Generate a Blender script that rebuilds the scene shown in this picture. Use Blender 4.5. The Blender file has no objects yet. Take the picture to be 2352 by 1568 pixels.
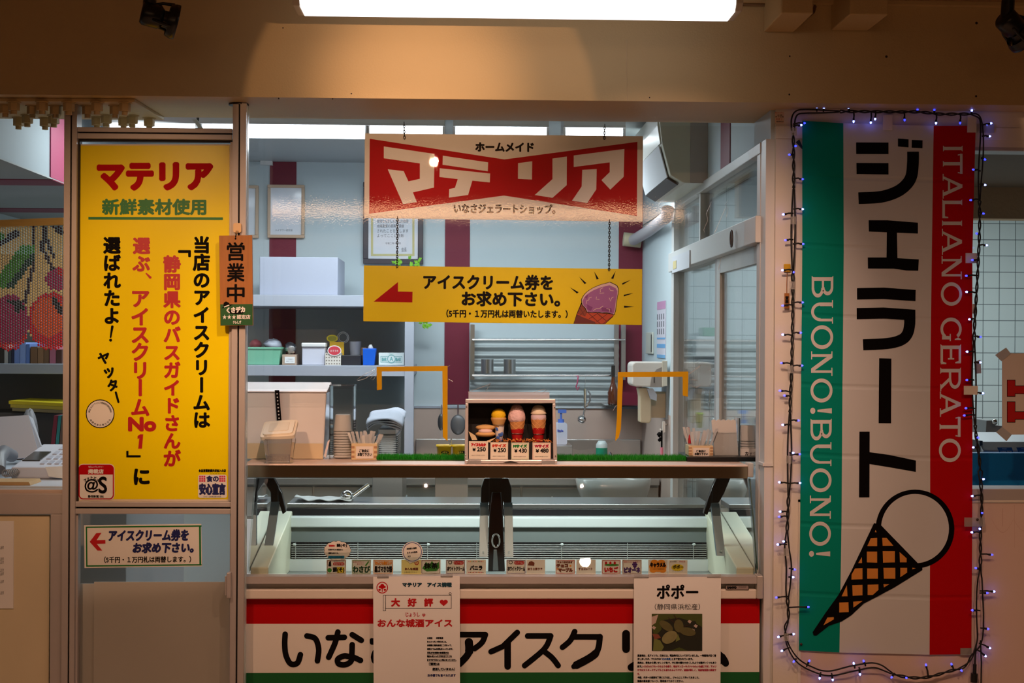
import bpy, math, random
from mathutils import Vector, Matrix
random.seed(7)
SC = bpy.context.scene
COL = SC.collection

# ------------------------------------------------------------------ camera, world, light, exposure
F, CX, CY = 3200.0, 1176.0, 784.0
CAM = Vector((0.0, -4.8, 1.6))
YAW, ROLL = math.radians(1.77), 0.0053
FW = Vector((math.sin(YAW), math.cos(YAW), 0))
R0 = Vector((math.cos(YAW), -math.sin(YAW), 0)); U0 = Vector((0, 0, 1))
RT = (R0 + ROLL*U0).normalized(); UP = (U0 - ROLL*R0).normalized()
cam = bpy.data.cameras.new('camera'); cam.sensor_width = 36; cam.lens = F/2352*36
cam.clip_start = 0.05
camo = bpy.data.objects.new('camera', cam); COL.objects.link(camo)
camo.matrix_world = Matrix(((RT.x, UP.x, -FW.x, CAM.x), (RT.y, UP.y, -FW.y, CAM.y), (RT.z, UP.z, -FW.z, CAM.z), (0, 0, 0, 1)))
SC.camera = camo
cam.dof.use_dof = True; cam.dof.focus_distance = 4.85; cam.dof.aperture_fstop = 13.0

w = bpy.data.worlds.new('world'); SC.world = w; w.use_nodes = True
bg = w.node_tree.nodes['Background']; bg.inputs[0].default_value = (1, .62, .4, 1); bg.inputs[1].default_value = .018
vs = SC.view_settings
vs.view_transform = 'Standard'; vs.look = 'None'; vs.exposure = 0.0; vs.gamma = 1.0; vs.use_curve_mapping = False
SC.cycles.transparent_max_bounces = 20
SC.cycles.max_bounces = 6; SC.cycles.diffuse_bounces = 3; SC.cycles.glossy_bounces = 3
SC.cycles.caustics_reflective = False; SC.cycles.caustics_refractive = False
SC.cycles.sample_clamp_indirect = 4.0

def ray(px, py):
    return FW + RT*((px-CX)/F) - UP*((py-CY)/F)
def P(px, py, Y):
    r = ray(px, py); t = (Y-CAM.y)/r.y
    return CAM + r*t
def PZ(px, py, z):
    r = ray(px, py); t = (z-CAM.z)/r.z
    return CAM + r*t
def PX(px, py, x):
    r = ray(px, py); t = (x-CAM.x)/r.x
    return CAM + r*t

WARM = (1.0, .55, .29); WARM2 = (1.0, .57, .36); COOL = (.86, .97, 1.0)
def lamp(name, kind, loc, energy, color, target=None, **kw):
    l = bpy.data.lights.new(name, kind); l.energy = energy; l.color = color
    for k, v in kw.items(): setattr(l, k, v)
    o = bpy.data.objects.new(name, l); COL.objects.link(o); o.location = loc
    if target is not None:
        d = Vector(target)-Vector(loc); o.rotation_euler = d.to_track_quat('-Z', 'Y').to_euler()
    return o
# spotlights of the arcade's lighting track, out of the frame above
s0 = PZ(960, 0, 2.62); s0 = Vector((P(960, 200, -.13).x, -1.35, 2.465))
lamp('track_spot', 'SPOT', s0, 13, WARM, (P(965, 252, -.13).x, -.13, 2.38), spot_size=math.radians(53), spot_blend=.12, shadow_soft_size=.004)
lamp('track_spot', 'SPOT', s0, 36, WARM, (P(965, 252, -.13).x, -.13, 2.43), spot_size=math.radians(40), spot_blend=1.0, shadow_soft_size=.004)
s1 = Vector((P(270, 300, 0).x, -2.0, 2.66))
lamp('track_spot', 'SPOT', s1, 48, WARM, P(330, 740, 0), spot_size=math.radians(39), spot_blend=.7, shadow_soft_size=.02)
for sx, ax in ((930, 900), (1480, 1490)):
    lamp('track_spot', 'SPOT', (P(sx, 300, 0).x, -1.55, 2.71), 88, (1, .60, .42), P(ax, 880, .25), spot_size=math.radians(52), spot_blend=.9, shadow_soft_size=.006)
lamp('track_spot', 'SPOT', s1, 62, WARM, P(340, 720, 0), spot_size=math.radians(27), spot_blend=1.0, shadow_soft_size=.02)
s2 = Vector((P(2560, 200, 0).x, -1.3, 2.6))
lamp('track_spot', 'SPOT', s2, 25, WARM, P(2640, 250, 0), spot_size=math.radians(40), spot_blend=.3, shadow_soft_size=.02)
# unseen downlights added as warm fill, then an arcade lamp behind the photographer
for lx, ly, e in ((-1.35, -2.1, 76), (.66, -2.2, 62), (1.75, -2.1, 54)):
    lamp('fill_downlight', 'SPOT', (lx, ly, 2.74), e, WARM2, (lx, ly+.25, 0), spot_size=math.radians(150), spot_blend=.75, shadow_soft_size=.03)
lamp('arcade_lamp', 'AREA', (.0, -6.5, 2.70), 9, WARM, (.0, 0, 1.2), shape='RECTANGLE', size=3.7, size_y=.05)
# fluorescent light of the shop room, the tiled room and the office
lamp('shop_light', 'AREA', (-.55, 2.3, 2.60), 25, COOL, (-.55, 2.3, 0), shape='RECTANGLE', size=1.3, size_y=.2)
lamp('shop_light', 'AREA', (.55, 2.2, 2.60), 17, COOL, (.55, 2.2, 0), shape='RECTANGLE', size=1.3, size_y=.2)
lamp('tiled_room_light', 'AREA', (2.3, 2.3, 2.55), 34, COOL, (2.3, 2.3, 0), shape='RECTANGLE', size=1.2, size_y=.3)
lamp('office_light', 'AREA', (-1.45, 1.4, 2.62), 9, COOL, (-1.6, 1.4, 0), shape='RECTANGLE', size=.6, size_y=.3)
lamp('showcase_lamp', 'AREA', (P(1150, 1100, .4).x, .47, 1.105), 5.0, (.92, 1, .98), (P(1150, 1100, .4).x, .54, .7), shape='RECTANGLE', size=1.45, size_y=.05)

# ------------------------------------------------------------------ materials
def lin(c):
    return tuple((v/255/12.92 if v/255 <= .04045 else ((v/255+.055)/1.055)**2.4) for v in c)
def M(name, c, rough=.5, metal=0.0, var=0.0, vscale=8.0, bump=0.0, bscale=60.0, emit=0.0, spec=.5, coord='Object', stretch=(1, 1, 1), trans=0.0, coat=0.0):
    m = bpy.data.materials.new(name); m.use_nodes = True
    nt = m.node_tree; b = nt.nodes['Principled BSDF']
    col = lin(c)+(1,)
    b.inputs['Base Color'].default_value = col
    b.inputs['Roughness'].default_value = rough; b.inputs['Metallic'].default_value = metal
    b.inputs['Specular IOR Level'].default_value = spec
    if coat: b.inputs['Coat Weight'].default_value = coat; b.inputs['Coat Roughness'].default_value = .08
    if trans: b.inputs['Transmission Weight'].default_value = trans
    if var or bump:
        tc = nt.nodes.new('ShaderNodeTexCoord'); mp = nt.nodes.new('ShaderNodeMapping')
        mp.inputs['Scale'].default_value = stretch
        nt.links.new(tc.outputs[coord], mp.inputs[0])
    if var:
        n = nt.nodes.new('ShaderNodeTexNoise'); n.inputs['Scale'].default_value = vscale; n.inputs['Detail'].default_value = 4
        nt.links.new(mp.outputs[0], n.inputs['Vector'])
        mx = nt.nodes.new('ShaderNodeMix'); mx.data_type = 'RGBA'
        mx.inputs[6].default_value = tuple(v*(1-var) for v in col[:3])+(1,)
        mx.inputs[7].default_value = tuple(min(1, v*(1+var)) for v in col[:3])+(1,)
        nt.links.new(n.outputs[0], mx.inputs[0]); nt.links.new(mx.outputs[2], b.inputs['Base Color'])
    if bump:
        n2 = nt.nodes.new('ShaderNodeTexNoise'); n2.inputs['Scale'].default_value = bscale; n2.inputs['Detail'].default_value = 3
        nt.links.new(mp.outputs[0], n2.inputs['Vector'])
        bp = nt.nodes.new('ShaderNodeBump'); bp.inputs['Strength'].default_value = bump; bp.inputs['Distance'].default_value = .01
        nt.links.new(n2.outputs[0], bp.inputs['Height']); nt.links.new(bp.outputs[0], b.inputs['Normal'])
    if emit:
        b.inputs['Emission Color'].default_value = col; b.inputs['Emission Strength'].default_value = emit
    return m
def clear(name, tint=(1, 1, 1), gloss=.06, rough=.02, haze=0.0, hazecol=(.8, .8, .8), bump=0.0, bscale=30.0, fres=True, stretch=None, fine=0.0):
    """thin clear sheet or pane: transparent, with a fresnel-weighted reflection and a little milkiness"""
    m = bpy.data.materials.new(name); m.use_nodes = True; nt = m.node_tree; nt.nodes.clear()
    out = nt.nodes.new('ShaderNodeOutputMaterial'); t = nt.nodes.new('ShaderNodeBsdfTransparent'); t.inputs[0].default_value = tint+(1,)
    g = nt.nodes.new('ShaderNodeBsdfGlossy'); g.inputs['Roughness'].default_value = rough; g.inputs['Color'].default_value = (1, 1, 1, 1)
    last = t
    if haze:
        d = nt.nodes.new('ShaderNodeBsdfDiffuse'); d.inputs[0].default_value = hazecol+(1,)
        mh = nt.nodes.new('ShaderNodeMixShader'); mh.inputs[0].default_value = haze
        nt.links.new(t.outputs[0], mh.inputs[1]); nt.links.new(d.outputs[0], mh.inputs[2]); last = mh
    mx = nt.nodes.new('ShaderNodeMixShader'); mx.inputs[0].default_value = gloss
    if fres:
        fr = nt.nodes.new('ShaderNodeFresnel'); fr.inputs[0].default_value = 1.45
        mu = nt.nodes.new('ShaderNodeMath'); mu.operation = 'MULTIPLY'; mu.inputs[1].default_value = gloss/.035
        nt.links.new(fr.outputs[0], mu.inputs[0]); nt.links.new(mu.outputs[0], mx.inputs[0])
    nt.links.new(last.outputs[0], mx.inputs[1]); nt.links.new(g.outputs[0], mx.inputs[2]); nt.links.new(mx.outputs[0], out.inputs[0])
    if bump:
        tc = nt.nodes.new('ShaderNodeTexCoord'); n = nt.nodes.new('ShaderNodeTexNoise'); n.inputs['Scale'].default_value = bscale; n.inputs['Detail'].default_value = 3
        bp = nt.nodes.new('ShaderNodeBump'); bp.inputs['Strength'].default_value = bump; bp.inputs['Distance'].default_value = .01
        mp = nt.nodes.new('ShaderNodeMapping'); mp.inputs['Scale'].default_value = stretch or (1, 1, 1)
        nt.links.new(tc.outputs['Object'], mp.inputs[0]); nt.links.new(mp.outputs[0], n.inputs['Vector']); nt.links.new(n.outputs[0], bp.inputs['Height']); nt.links.new(bp.outputs[0], g.inputs['Normal'])
        if fine:
            n2 = nt.nodes.new('ShaderNodeTexNoise'); n2.inputs['Scale'].default_value = 170; b2 = nt.nodes.new('ShaderNodeBump'); b2.inputs['Strength'].default_value = fine; b2.inputs['Distance'].default_value = .002
            nt.links.new(tc.outputs['Object'], n2.inputs['Vector']); nt.links.new(n2.outputs[0], b2.inputs['Height']); nt.links.new(bp.outputs[0], b2.inputs['Normal']); nt.links.new(b2.outputs[0], g.inputs['Normal'])
    return m
def tilemat(name, c, grout, pitch, axis=0, ox=0.0, oz=0.0):
    m = M(name, c, .25); nt = m.node_tree; b = nt.nodes['Principled BSDF']
    tc = nt.nodes.new('ShaderNodeTexCoord'); sp = nt.nodes.new('ShaderNodeSeparateXYZ'); cb = nt.nodes.new('ShaderNodeCombineXYZ')
    nt.links.new(tc.outputs['Object'], sp.inputs[0]); nt.links.new(sp.outputs[axis], cb.inputs[0]); nt.links.new(sp.outputs[2], cb.inputs[1])
    mp = nt.nodes.new('ShaderNodeMapping'); mp.inputs['Location'].default_value = (ox, oz, 0); nt.links.new(cb.outputs[0], mp.inputs[0])
    br = nt.nodes.new('ShaderNodeTexBrick'); br.offset = 0; br.squash = 1
    br.inputs['Scale'].default_value = 1; br.inputs['Brick Width'].default_value = pitch; br.inputs['Row Height'].default_value = pitch
    br.inputs['Mortar Size'].default_value = .0022; br.inputs['Color1'].default_value = lin(c)+(1,)
    br.inputs['Color2'].default_value = tuple(v*.96 for v in lin(c))+(1,); br.inputs['Mortar'].default_value = lin(grout)+(1,)
    nt.links.new(mp.outputs[0], br.inputs['Vector']); nt.links.new(br.outputs[0], b.inputs['Base Color'])
    return m

beam_m = M('painted_steel', (198, 172, 124), .55, var=.06, vscale=3, bump=.10, bscale=160)
wallf_m = M('cream_wall', (228, 222, 208), .5, var=.04, vscale=4, bump=.06, bscale=120)
cream_m = M('cream_board', (218, 206, 172), .6, var=.05, vscale=5)
alu_m = M('bronze_aluminium', (186, 180, 178), .42, metal=.15, var=.05, vscale=20)
alud_m = M('dark_slot', (30, 22, 18), .7)
shopwall_m = M('pale_blue_wall', (206, 220, 226), .7, var=.03, vscale=3)
maroon_m = M('maroon_stripe', (122, 22, 52), .6, var=.05, vscale=6)
pinks_m = M('maroon_stripe_lit', (150, 48, 84), .6)  # paler copy of the maroon, brightness of the lit bulkhead side put in
ceil_m = M('shop_ceiling', (176, 182, 184), .8, var=.03)
arc_m = M('arcade_ceiling', (150, 116, 74), .8, var=.05)
floor_m = M('floor_vinyl', (190, 176, 160), .6, var=.1)
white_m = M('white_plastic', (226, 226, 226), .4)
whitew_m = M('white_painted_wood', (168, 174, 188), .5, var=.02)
paper_m = M('paper', (236, 236, 234), .7, var=.015, vscale=6)
board_m = M('sign_white', (238, 236, 230), .5, spec=.25, bump=.03, bscale=40)
black_m = M('black_ink', (9, 5, 5), .75, spec=.12)
blackp_m = M('black_plastic', (10, 9, 9), .3)
rubber_m = M('black_cable', (9, 8, 9), .55)
red_m = M('sign_red', (186, 2, 14), .65, spec=.12)
redl_m = M('lettering_red', (190, 14, 24), .45)
dred_m = M('cherry_red', (196, 20, 28), .5)
green_m = M('sign_green', (0, 118, 48), .45)
dgreen_m = M('print_green', (0, 120, 46), .5)
navy_m = M('navy_ink', (18, 30, 96), .5)
gold_m = M('sign_yellow', (250, 230, 0), .28, spec=.3, bump=.02, bscale=50)
gold2_m = M('hanging_sign_yellow', (250, 226, 0), .3, bump=.03, bscale=40)
steel_m = M('stainless', (190, 188, 186), .28, metal=1, var=.04, vscale=30, stretch=(1, 1, 12))
steelb_m = M('brushed_steel', (176, 170, 164), .34, metal=1, bump=.02, bscale=200)
chrome_m = M('chrome', (225, 222, 220), .10, metal=1)
tape_m = M('amber_tape', (212, 162, 10), .3, var=.06, vscale=30)
wood_m = M('cedar_plank', (166, 104, 42), .5, var=.22, vscale=20, stretch=(6, 6, .5))
masu_m = M('masu_cypress', (228, 204, 160), .55, var=.12, vscale=18, stretch=(.6, 3, 4))
masud_m = M('masu_dovetail', (186, 140, 104), .6, var=.1)
glass_m = clear('pane_glass', (.985, .995, .99), gloss=.022, rough=.01)
glassc_m = clear('showcase_glass', (.93, .96, .95), gloss=.035, rough=.005)
vinyl_m = clear('vinyl_sheet', (.965, .97, .975), gloss=.03, rough=.010, haze=.004, bump=.12, bscale=1, stretch=(9, 1, .5), fine=.03)
acryl_m = clear('clear_acrylic', (.96, .97, .97), gloss=.05, rough=.03, haze=.008)
frost_m = clear('frosted_plastic', (.9, .88, .86), gloss=.05, rough=.2, haze=.45, hazecol=(.8, .78, .76))
ctape_m = clear('clear_tape', (.9, .9, .9), gloss=.06, rough=.15, haze=.28)

# ------------------------------------------------------------------ mesh builder
class MB:
    def __init__(s): s.v = []; s.f = []; s.mi = []; s.sm = []; s.mats = []
    def mid(s, m):
        if m not in s.mats: s.mats.append(m)
        return s.mats.index(m)
    def add(s, vs, fs, m, smooth=False):
        o = len(s.v); k = s.mid(m)
        s.v.extend(tuple(v) for v in vs)
        for f in fs: s.f.append(tuple(o+i for i in f)); s.mi.append(k); s.sm.append(smooth)
        return s
    def poly(s, pts, m): return s.add(pts, [tuple(range(len(pts)))], m)
    def prism(s, pts, d, m):
        n = len(pts); d = Vector(d); a = [Vector(p) for p in pts]; b = [p+d for p in a]
        fs = [tuple(range(n)), tuple(range(2*n-1, n-1, -1))]+[(i, i+n, (i+1) % n+n, (i+1) % n) for i in range(n)]
        return s.add(a+b, fs, m)
    def box(s, x0, x1, y0, y1, z0, z1, m):
        return s.prism([(x0, y0, z0), (x1, y0, z0), (x1, y0, z1), (x0, y0, z1)], (0, y1-y0, 0), m)
    def rbox(s, x0, x1, y0, y1, z0, z1, r, m, axis='y', n=4):
        pts = []
        if axis == 'y': a0, a1, b0, b1 = x0, x1, z0, z1
        elif axis == 'z': a0, a1, b0, b1 = x0, x1, y0, y1
        else: a0, a1, b0, b1 = y0, y1, z0, z1
        for (ca, cb, t0) in ((a1-r, b1-r, 0), (a0+r, b1-r, 90), (a0+r, b0+r, 180), (a1-r, b0+r, 270)):
            for i in range(n+1):
                t = math.radians(t0+90*i/n); pts.append((ca+r*math.cos(t), cb+r*math.sin(t)))
        if axis == 'y': return s.prism([(a, y0, b) for a, b in pts], (0, y1-y0, 0), m)
        if axis == 'z': return s.prism([(a, b, z0) for a, b in pts], (0, 0, z1-z0), m)
        return s.prism([(x0, a, b) for a, b in pts], (x1-x0, 0, 0), m)
    def cyl(s, p0, p1, r0, m, r1=None, n=16, caps=True):
        p0 = Vector(p0); p1 = Vector(p1); r1 = r0 if r1 is None else r1
        d = (p1-p0).normalized(); a = d.orthogonal().normalized(); b = d.cross(a)
        A = [p0+(a*math.cos(2*math.pi*i/n)+b*math.sin(2*math.pi*i/n))*r0 for i in range(n)]
        B = [p1+(a*math.cos(2*math.pi*i/n)+b*math.sin(2*math.pi*i/n))*r1 for i in range(n)]
        s.add(A+B, [(i, (i+1) % n, (i+1) % n+n, i+n) for i in range(n)], m, True)
        if caps: s.add(A, [tuple(range(n))], m); s.add(B, [tuple(range(n))], m)
        return s
    def lathe(s, c, prof, m, n=24, axis=(0, 0, 1)):
        c = Vector(c); d = Vector(axis).normalized(); a = d.orthogonal().normalized(); b = d.cross(a)
        vs = []; fs = []
        for r, h in prof:
            for i in range(n):
                t = 2*math.pi*i/n; vs.append(c+d*h+(a*math.cos(t)+b*math.sin(t))*max(r, 1e-5))
        for k in range(len(prof)-1):
            for i in range(n): fs.append((k*n+i, k*n+(i+1) % n, (k+1)*n+(i+1) % n, (k+1)*n+i))
        return s.add(vs, fs, m, True)
    def ball(s, c, rx, ry, rz, m, n=16, k=9, bump=0.0):
        vs = []; fs = []; c = Vector(c)
        for j in range(k+1):
            ph = math.pi*j/k
            for i in range(n):
                t = 2*math.pi*i/n; q = 1+(random.uniform(-bump, bump) if bump else 0)
                vs.append(c+Vector((rx*math.sin(ph)*math.cos(t)*q, ry*math.sin(ph)*math.sin(t)*q, rz*math.cos(ph)*q)))
        for j in range(k):
            for i in range(n): fs.append((j*n+i, j*n+(i+1) % n, (j+1)*n+(i+1) % n, (j+1)*n+i))
        return s.add(vs, fs, m, True)
    def tube(s, pts, r, m, n=8, closed=False):
        pts = [Vector(p) for p in pts]; N = len(pts); vs = []; fs = []; a = None
        for i, p in enumerate(pts):
            if closed: d = (pts[(i+1) % N]-pts[i-1]).normalized()
            else: d = (pts[min(i+1, N-1)]-pts[max(i-1, 0)]).normalized()
            if a is None: a = d.orthogonal().normalized()
            a = (a-d*a.dot(d)).normalized(); b = d.cross(a)
            for k in range(n):
                t = 2*math.pi*k/n; vs.append(p+(a*math.cos(t)+b*math.sin(t))*r)
        L = N if closed else N-1
        for i in range(L):
            j = (i+1) % N
            for k in range(n): fs.append((i*n+k, i*n+(k+1) % n, j*n+(k+1) % n, j*n+k))
        s.add(vs, fs, m, True)
        if not closed: s.add(vs[:n], [tuple(range(n))], m); s.add(vs[-n:], [tuple(range(n))], m)
        return s
    def build(s, name, parent=None, bevel=0.0, seg=2, **props):
        me = bpy.data.meshes.new(name); me.from_pydata(s.v, [], s.f)
        for m in s.mats: me.materials.append(m)
        me.polygons.foreach_set('material_index', s.mi); me.polygons.foreach_set('use_smooth', s.sm); me.update()
        o = bpy.data.objects.new(name, me); COL.objects.link(o)
        if parent is not None:
            o.parent = parent; o.matrix_parent_inverse = Matrix.Translation(-parent.location)
        if bevel:
            b = o.modifiers.new('edge', 'BEVEL'); b.width = bevel; b.segments = seg; b.limit_method = 'ANGLE'
        for k, v in props.items(): o[k] = v
        return o
def thing(name, label, cat, loc=(0, 0, 0), group=None):
    o = bpy.data.objects.new(name, None); COL.objects.link(o); o.location = loc
    o['label'] = label; o['category'] = cat
    if group: o['group'] = group
    o.empty_display_size = .05
    return o
def tag(o, label, cat, group=None):
    o['label'] = label; o['category'] = cat
    if group: o['group'] = group
    return o
def struct(o): o['kind'] = 'structure'; return o
def dup(root, delta, label=None, group=None):
    """copy a thing with its parts and sub-parts"""
    def cp(o, par):
        c = o.copy(); COL.objects.link(c)
        if par is not None: c.parent = par
        for ch in o.children: cp(ch, c)
        return c
    r = cp(root, None); r.location = Vector(root.location)+Vector(delta)
    if label: r['label'] = label
    if group: r['group'] = group
    return r
def pb(mb, x0, y0, x1, y1, Y0, Y1, m):
    """a box whose front face covers a picture rectangle at depth Y0 and which runs straight back to Y1"""
    xm, ym = (x0+x1)/2, (y0+y1)/2
    a = P(x0, ym, Y0).x; b = P(x1, ym, Y0).x; t = P(xm, y0, Y0).z; d = P(xm, y1, Y0).z
    return mb.box(a, b, Y0, Y1, d, t, m)
def pq(mb, pts, Y0, Y1, m):
    """an upright prism whose front outline is given in picture points at depth Y0"""
    return mb.prism([P(x, y, Y0) for x, y in pts], (0, Y1-Y0, 0), m)

# ------------------------------------------------------------------ printing on flat surfaces
class Flat:
    def __init__(s, mb, Y): s.mb = mb; s.Y = Y; s.n = 0
    def pt(s, x, y, k): return P(x, y, s.Y-.0006*k-.00002*(s.n % 24))
    def poly(s, pts, m, k=1):
        s.n += 1; s.mb.poly([s.pt(x, y, k) for x, y in pts], m)
    def rect(s, x0, y0, x1, y1, m, k=1): s.poly([(x0, y0), (x1, y0), (x1, y1), (x0, y1)], m, k)
    def rrect(s, x0, y0, x1, y1, r, m, k=1):
        pts = []
        for (ca, cb, t0) in ((x1-r, y1-r, 0), (x0+r, y1-r, 90), (x0+r, y0+r, 180), (x1-r, y0+r, 270)):
            for i in range(5):
                t = math.radians(t0+22.5*i); pts.append((ca+r*math.cos(t), cb+r*math.sin(t)))
        s.poly(pts, m, k)
    def frame(s, x0, y0, x1, y1, t, m, k=1):
        s.rect(x0, y0, x1, y0+t, m, k); s.rect(x0, y1-t, x1, y1, m, k); s.rect(x0, y0, x0+t, y1, m, k); s.rect(x1-t, y0, x1, y1, m, k)
    def disc(s, cx, cy, rx, ry, m, k=1, n=28): s.poly([(cx+rx*math.cos(2*math.pi*i/n), cy+ry*math.sin(2*math.pi*i/n)) for i in range(n)], m, k)
    def ring(s, cx, cy, r0, r1, m, k=1, a0=0, a1=360, n=40, ky=1.0):
        s.n += 1; n = max(4, int(n*abs(a1-a0)/360)); vs = []; fs = []
        for i in range(n+1):
            t = math.radians(a0+(a1-a0)*i/n)
            vs += [s.pt(cx+r0*math.cos(t), cy+r0*ky*math.sin(t), k), s.pt(cx+r1*math.cos(t), cy+r1*ky*math.sin(t), k)]
        for i in range(n): fs.append((2*i, 2*i+1, 2*i+3, 2*i+2))
        s.mb.add(vs, fs, m)
    def stroke(s, pts, wd, m, k=1, round=True):
        n = len(pts)
        L = []
        for i, (x, y) in enumerate(pts):
            x0, y0 = pts[max(i-1, 0)]; x1, y1 = pts[min(i+1, n-1)]
            dx, dy = x1-x0, y1-y0; q = math.hypot(dx, dy) or 1
            ww = wd[i] if isinstance(wd, (list, tuple)) else wd
            L.append(((x-dy/q*ww/2, y+dx/q*ww/2), (x+dy/q*ww/2, y-dx/q*ww/2)))
            if round and (i in (0, n-1)): s.disc(x, y, ww/2, ww/2, m, k, 16)
        s.n += 1
        for i in range(n-1): s.mb.poly([s.pt(*p, k) for p in (L[i][0], L[i][1], L[i+1][1], L[i+1][0])], m)
    def curve(s, pts, wd, m, k=1, round=True, n=8):
        out = []; N = len(pts)
        for i in range(N-1):
            p0 = pts[max(i-1, 0)]; p1 = pts[i]; p2 = pts[i+1]; p3 = pts[min(i+2, N-1)]
            for j in range(n):
                t = j/n
                out.append(tuple(.5*(2*p1[a]+(p2[a]-p0[a])*t+(2*p0[a]-5*p1[a]+4*p2[a]-p3[a])*t*t+(3*p1[a]-p0[a]-3*p2[a]+p3[a])*t**3) for a in (0, 1)))
        out.append(pts[-1]); s.stroke(out, wd, m, k, round)
    def text(s, t, x0, y0, x1, y1, m, k=2, bold=0.0, rot=0, tilt=0.0, slant=0.0):
        """fit the ink of t into a picture rectangle; rot=90 turns it to read downwards"""
        vs, fs = glyphs(t)
        u0 = min(v[0] for v in vs); u1 = max(v[0] for v in vs); w0 = min(v[1] for v in vs); w1 = max(v[1] for v in vs)
        ct, st = math.cos(math.radians(tilt)), math.sin(math.radians(tilt)); mx, my = (x0+x1)/2, (y0+y1)/2
        b = bold
        def put(ox, oy):
            q = []; s.n += 1
            for u, v in vs:
                a = (u-u0)/max(u1-u0, 1e-6); c = (v-w0)/max(w1-w0, 1e-6)
                if rot == 90: X = x0+b+c*(x1-x0-2*b); Y = y0+b+a*(y1-y0-2*b)
                else: X = x0+b+a*(x1-x0-2*b)+slant*(c-.5); Y = y1-b-c*(y1-y0-2*b)
                X, Y = mx+(X-mx)*ct-(Y-my)*st, my+(X-mx)*st+(Y-my)*ct
                q.append(s.pt(X+ox, Y+oy, k))
            s.mb.add(q, fs, m)
        put(0, 0)
        if b:
            n = 16 if b > 1.9 else 8
            for i in range(n): put(b*math.cos(2*math.pi*i/n), b*math.sin(2*math.pi*i/n))
    def vchar(s, ch, cx, cy, size, m, k=2, bold=0.0, turn=False, tilt=0.0, sx=1.0):
        vs, fs = glyphs(ch); ct, st = math.cos(math.radians(tilt)), math.sin(math.radians(tilt))
        n = 12 if bold > 1.6 else 8
        for i in range(n+1 if bold else 1):
            ox, oy = (0, 0) if i == 0 else (bold*math.cos(2*math.pi*i/n), bold*math.sin(2*math.pi*i/n))
            q = []; s.n += 1
            for u, v in vs:
                a, b = (u-.5)*size*sx, -(v-.38)*size
                if turn: a, b = -b, a
                a, b = a*ct-b*st, a*st+b*ct
                q.append(s.pt(cx+a+ox, cy+b+oy, k))
            s.mb.add(q, fs, m)
_g = {}
def glyphs(t):
    if t not in _g:
        c = bpy.data.curves.new('lettering', 'FONT'); c.body = t; c.size = 1; c.resolution_u = 4; c.fill_mode = 'FRONT'
        o = bpy.data.objects.new('lettering', c); me = bpy.data.meshes.new_from_object(o)
        _g[t] = ([(v.co.x, v.co.y) for v in me.vertices], [tuple(p.vertices) for p in me.polygons])
        bpy.data.objects.remove(o); bpy.data.curves.remove(c); bpy.data.meshes.remove(me)
    return _g[t]

# ================================================================== THE SETTING
def sbox(name, x0, x1, y0, y1, z0, z1, m, bevel=0):
    return struct(MB().box(x0, x1, y0, y1, z0, z1, m).build(name, bevel=bevel))
sbox('floor', -5, 5, -12, 5, -.05, 0, floor_m)
sbox('ceiling', -5, 5, -12, -.10, 2.752, 2.80, arc_m)
sbox('ceiling_shop', -2.6, 4.3, .28, 3.7, 2.67, 2.72, ceil_m)
mb = MB().box(-5, 5, -.13, .31, 2.41, 2.752, beam_m); dirt_m = M('dirt_speck', (40, 28, 20), .8)
for px, py, r in ((1813, 217, 2.2), (2243, 53, 3.2), (2242, 221, 2.6), (2036, 130, 3), (1814, 129, 2), (650, 64, 1.6), (807, 215, 1.8), (1492, 224, 1.6), (640, 226, 1.8), (764, 227, 1.6)):
    c = P(px, py, -.1305); mb.cyl(c, c+Vector((0, .002, 0)), r/690, dirt_m, n=10)
pts = [P(1440, 90, -.131), P(1439, 160, -.131), P(1441, 232, -.131)]; mb.tube(pts, .0008, M('hairline', (214, 190, 150), .6), n=5)
struct(mb.build('beam'))
# back wall with maroon uprights, marble dado, tiled end
XR = 1.046
struct(MB().box(-2.6, XR+.06, 3.6, 3.68, 0, 2.67, shopwall_m).build('wall_back'))
stripes = ((618, 679), (1021, 1078), (1420, 1476))
for i, (a, b) in enumerate(stripes):
    xa, xb = P(a, 784, 3.6).x, P(b, 784, 3.6).x
    struct(MB().box(xa, min(xb, XR), 3.594, 3.602, 1.22, 2.67, maroon_m).build('trim_%d' % (i+1)))
marble_m = M('marble_dado', (206, 184, 172), .35, var=.10, vscale=5)
zd = P(1200, 938, 3.58).z
struct(MB().box(P(930, 900, 3.58).x, XR, 3.582, 3.60, 0, zd, marble_m).box(P(930, 900, 3.58).x, XR, 3.576, 3.60, zd, zd+.012, whitew_m).build('wall_back_dado'))
tile_m = tilemat('white_tile', (206, 216, 216), (96, 104, 108), .0985, 0, .02, .03)
struct(MB().box(XR+.06, 4.3, 3.6, 3.68, 0, 2.67, tile_m).build('wall_back_tiled'))
sbox('wall_right', 4.3, 4.38, .1, 3.7, 0, 2.7, shopwall_m)
sbox('wall_left', -2.68, -2.6, -.1, 3.7, 0, 2.7, shopwall_m)
# bulkhead in the office corner with maroon bands
mb = MB(); bz = 2.3; bx1 = PX(0, 370, -1.82).x
mb.box(-2.6, -1.82, .35, 3.6, bz, 2.67, M('bulkhead_paint', (140, 148, 154), .7))
dull_m = M('bulkhead_underside', (150, 152, 152), .8)
mb.box(-2.6, -1.815, .35, 3.6, bz-.006, bz, dull_m)
for a, b in ((408, 421), (475, 484)):
    ya, yb = PZ(60, b, bz).y, PZ(60, a, bz).y
    ya, yb = sorted((ya, yb))
    mb.box(-2.6, -1.812, ya, yb, bz-.009, bz-.005, maroon_m)
ya, yb = sorted((PX(114, 350, -1.82).y, PX(147, 350, -1.82).y))
mb.box(-1.822, -1.814, ya, yb, bz, 2.67, pinks_m)
struct(mb.build('wall_left_bulkhead'))

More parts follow.
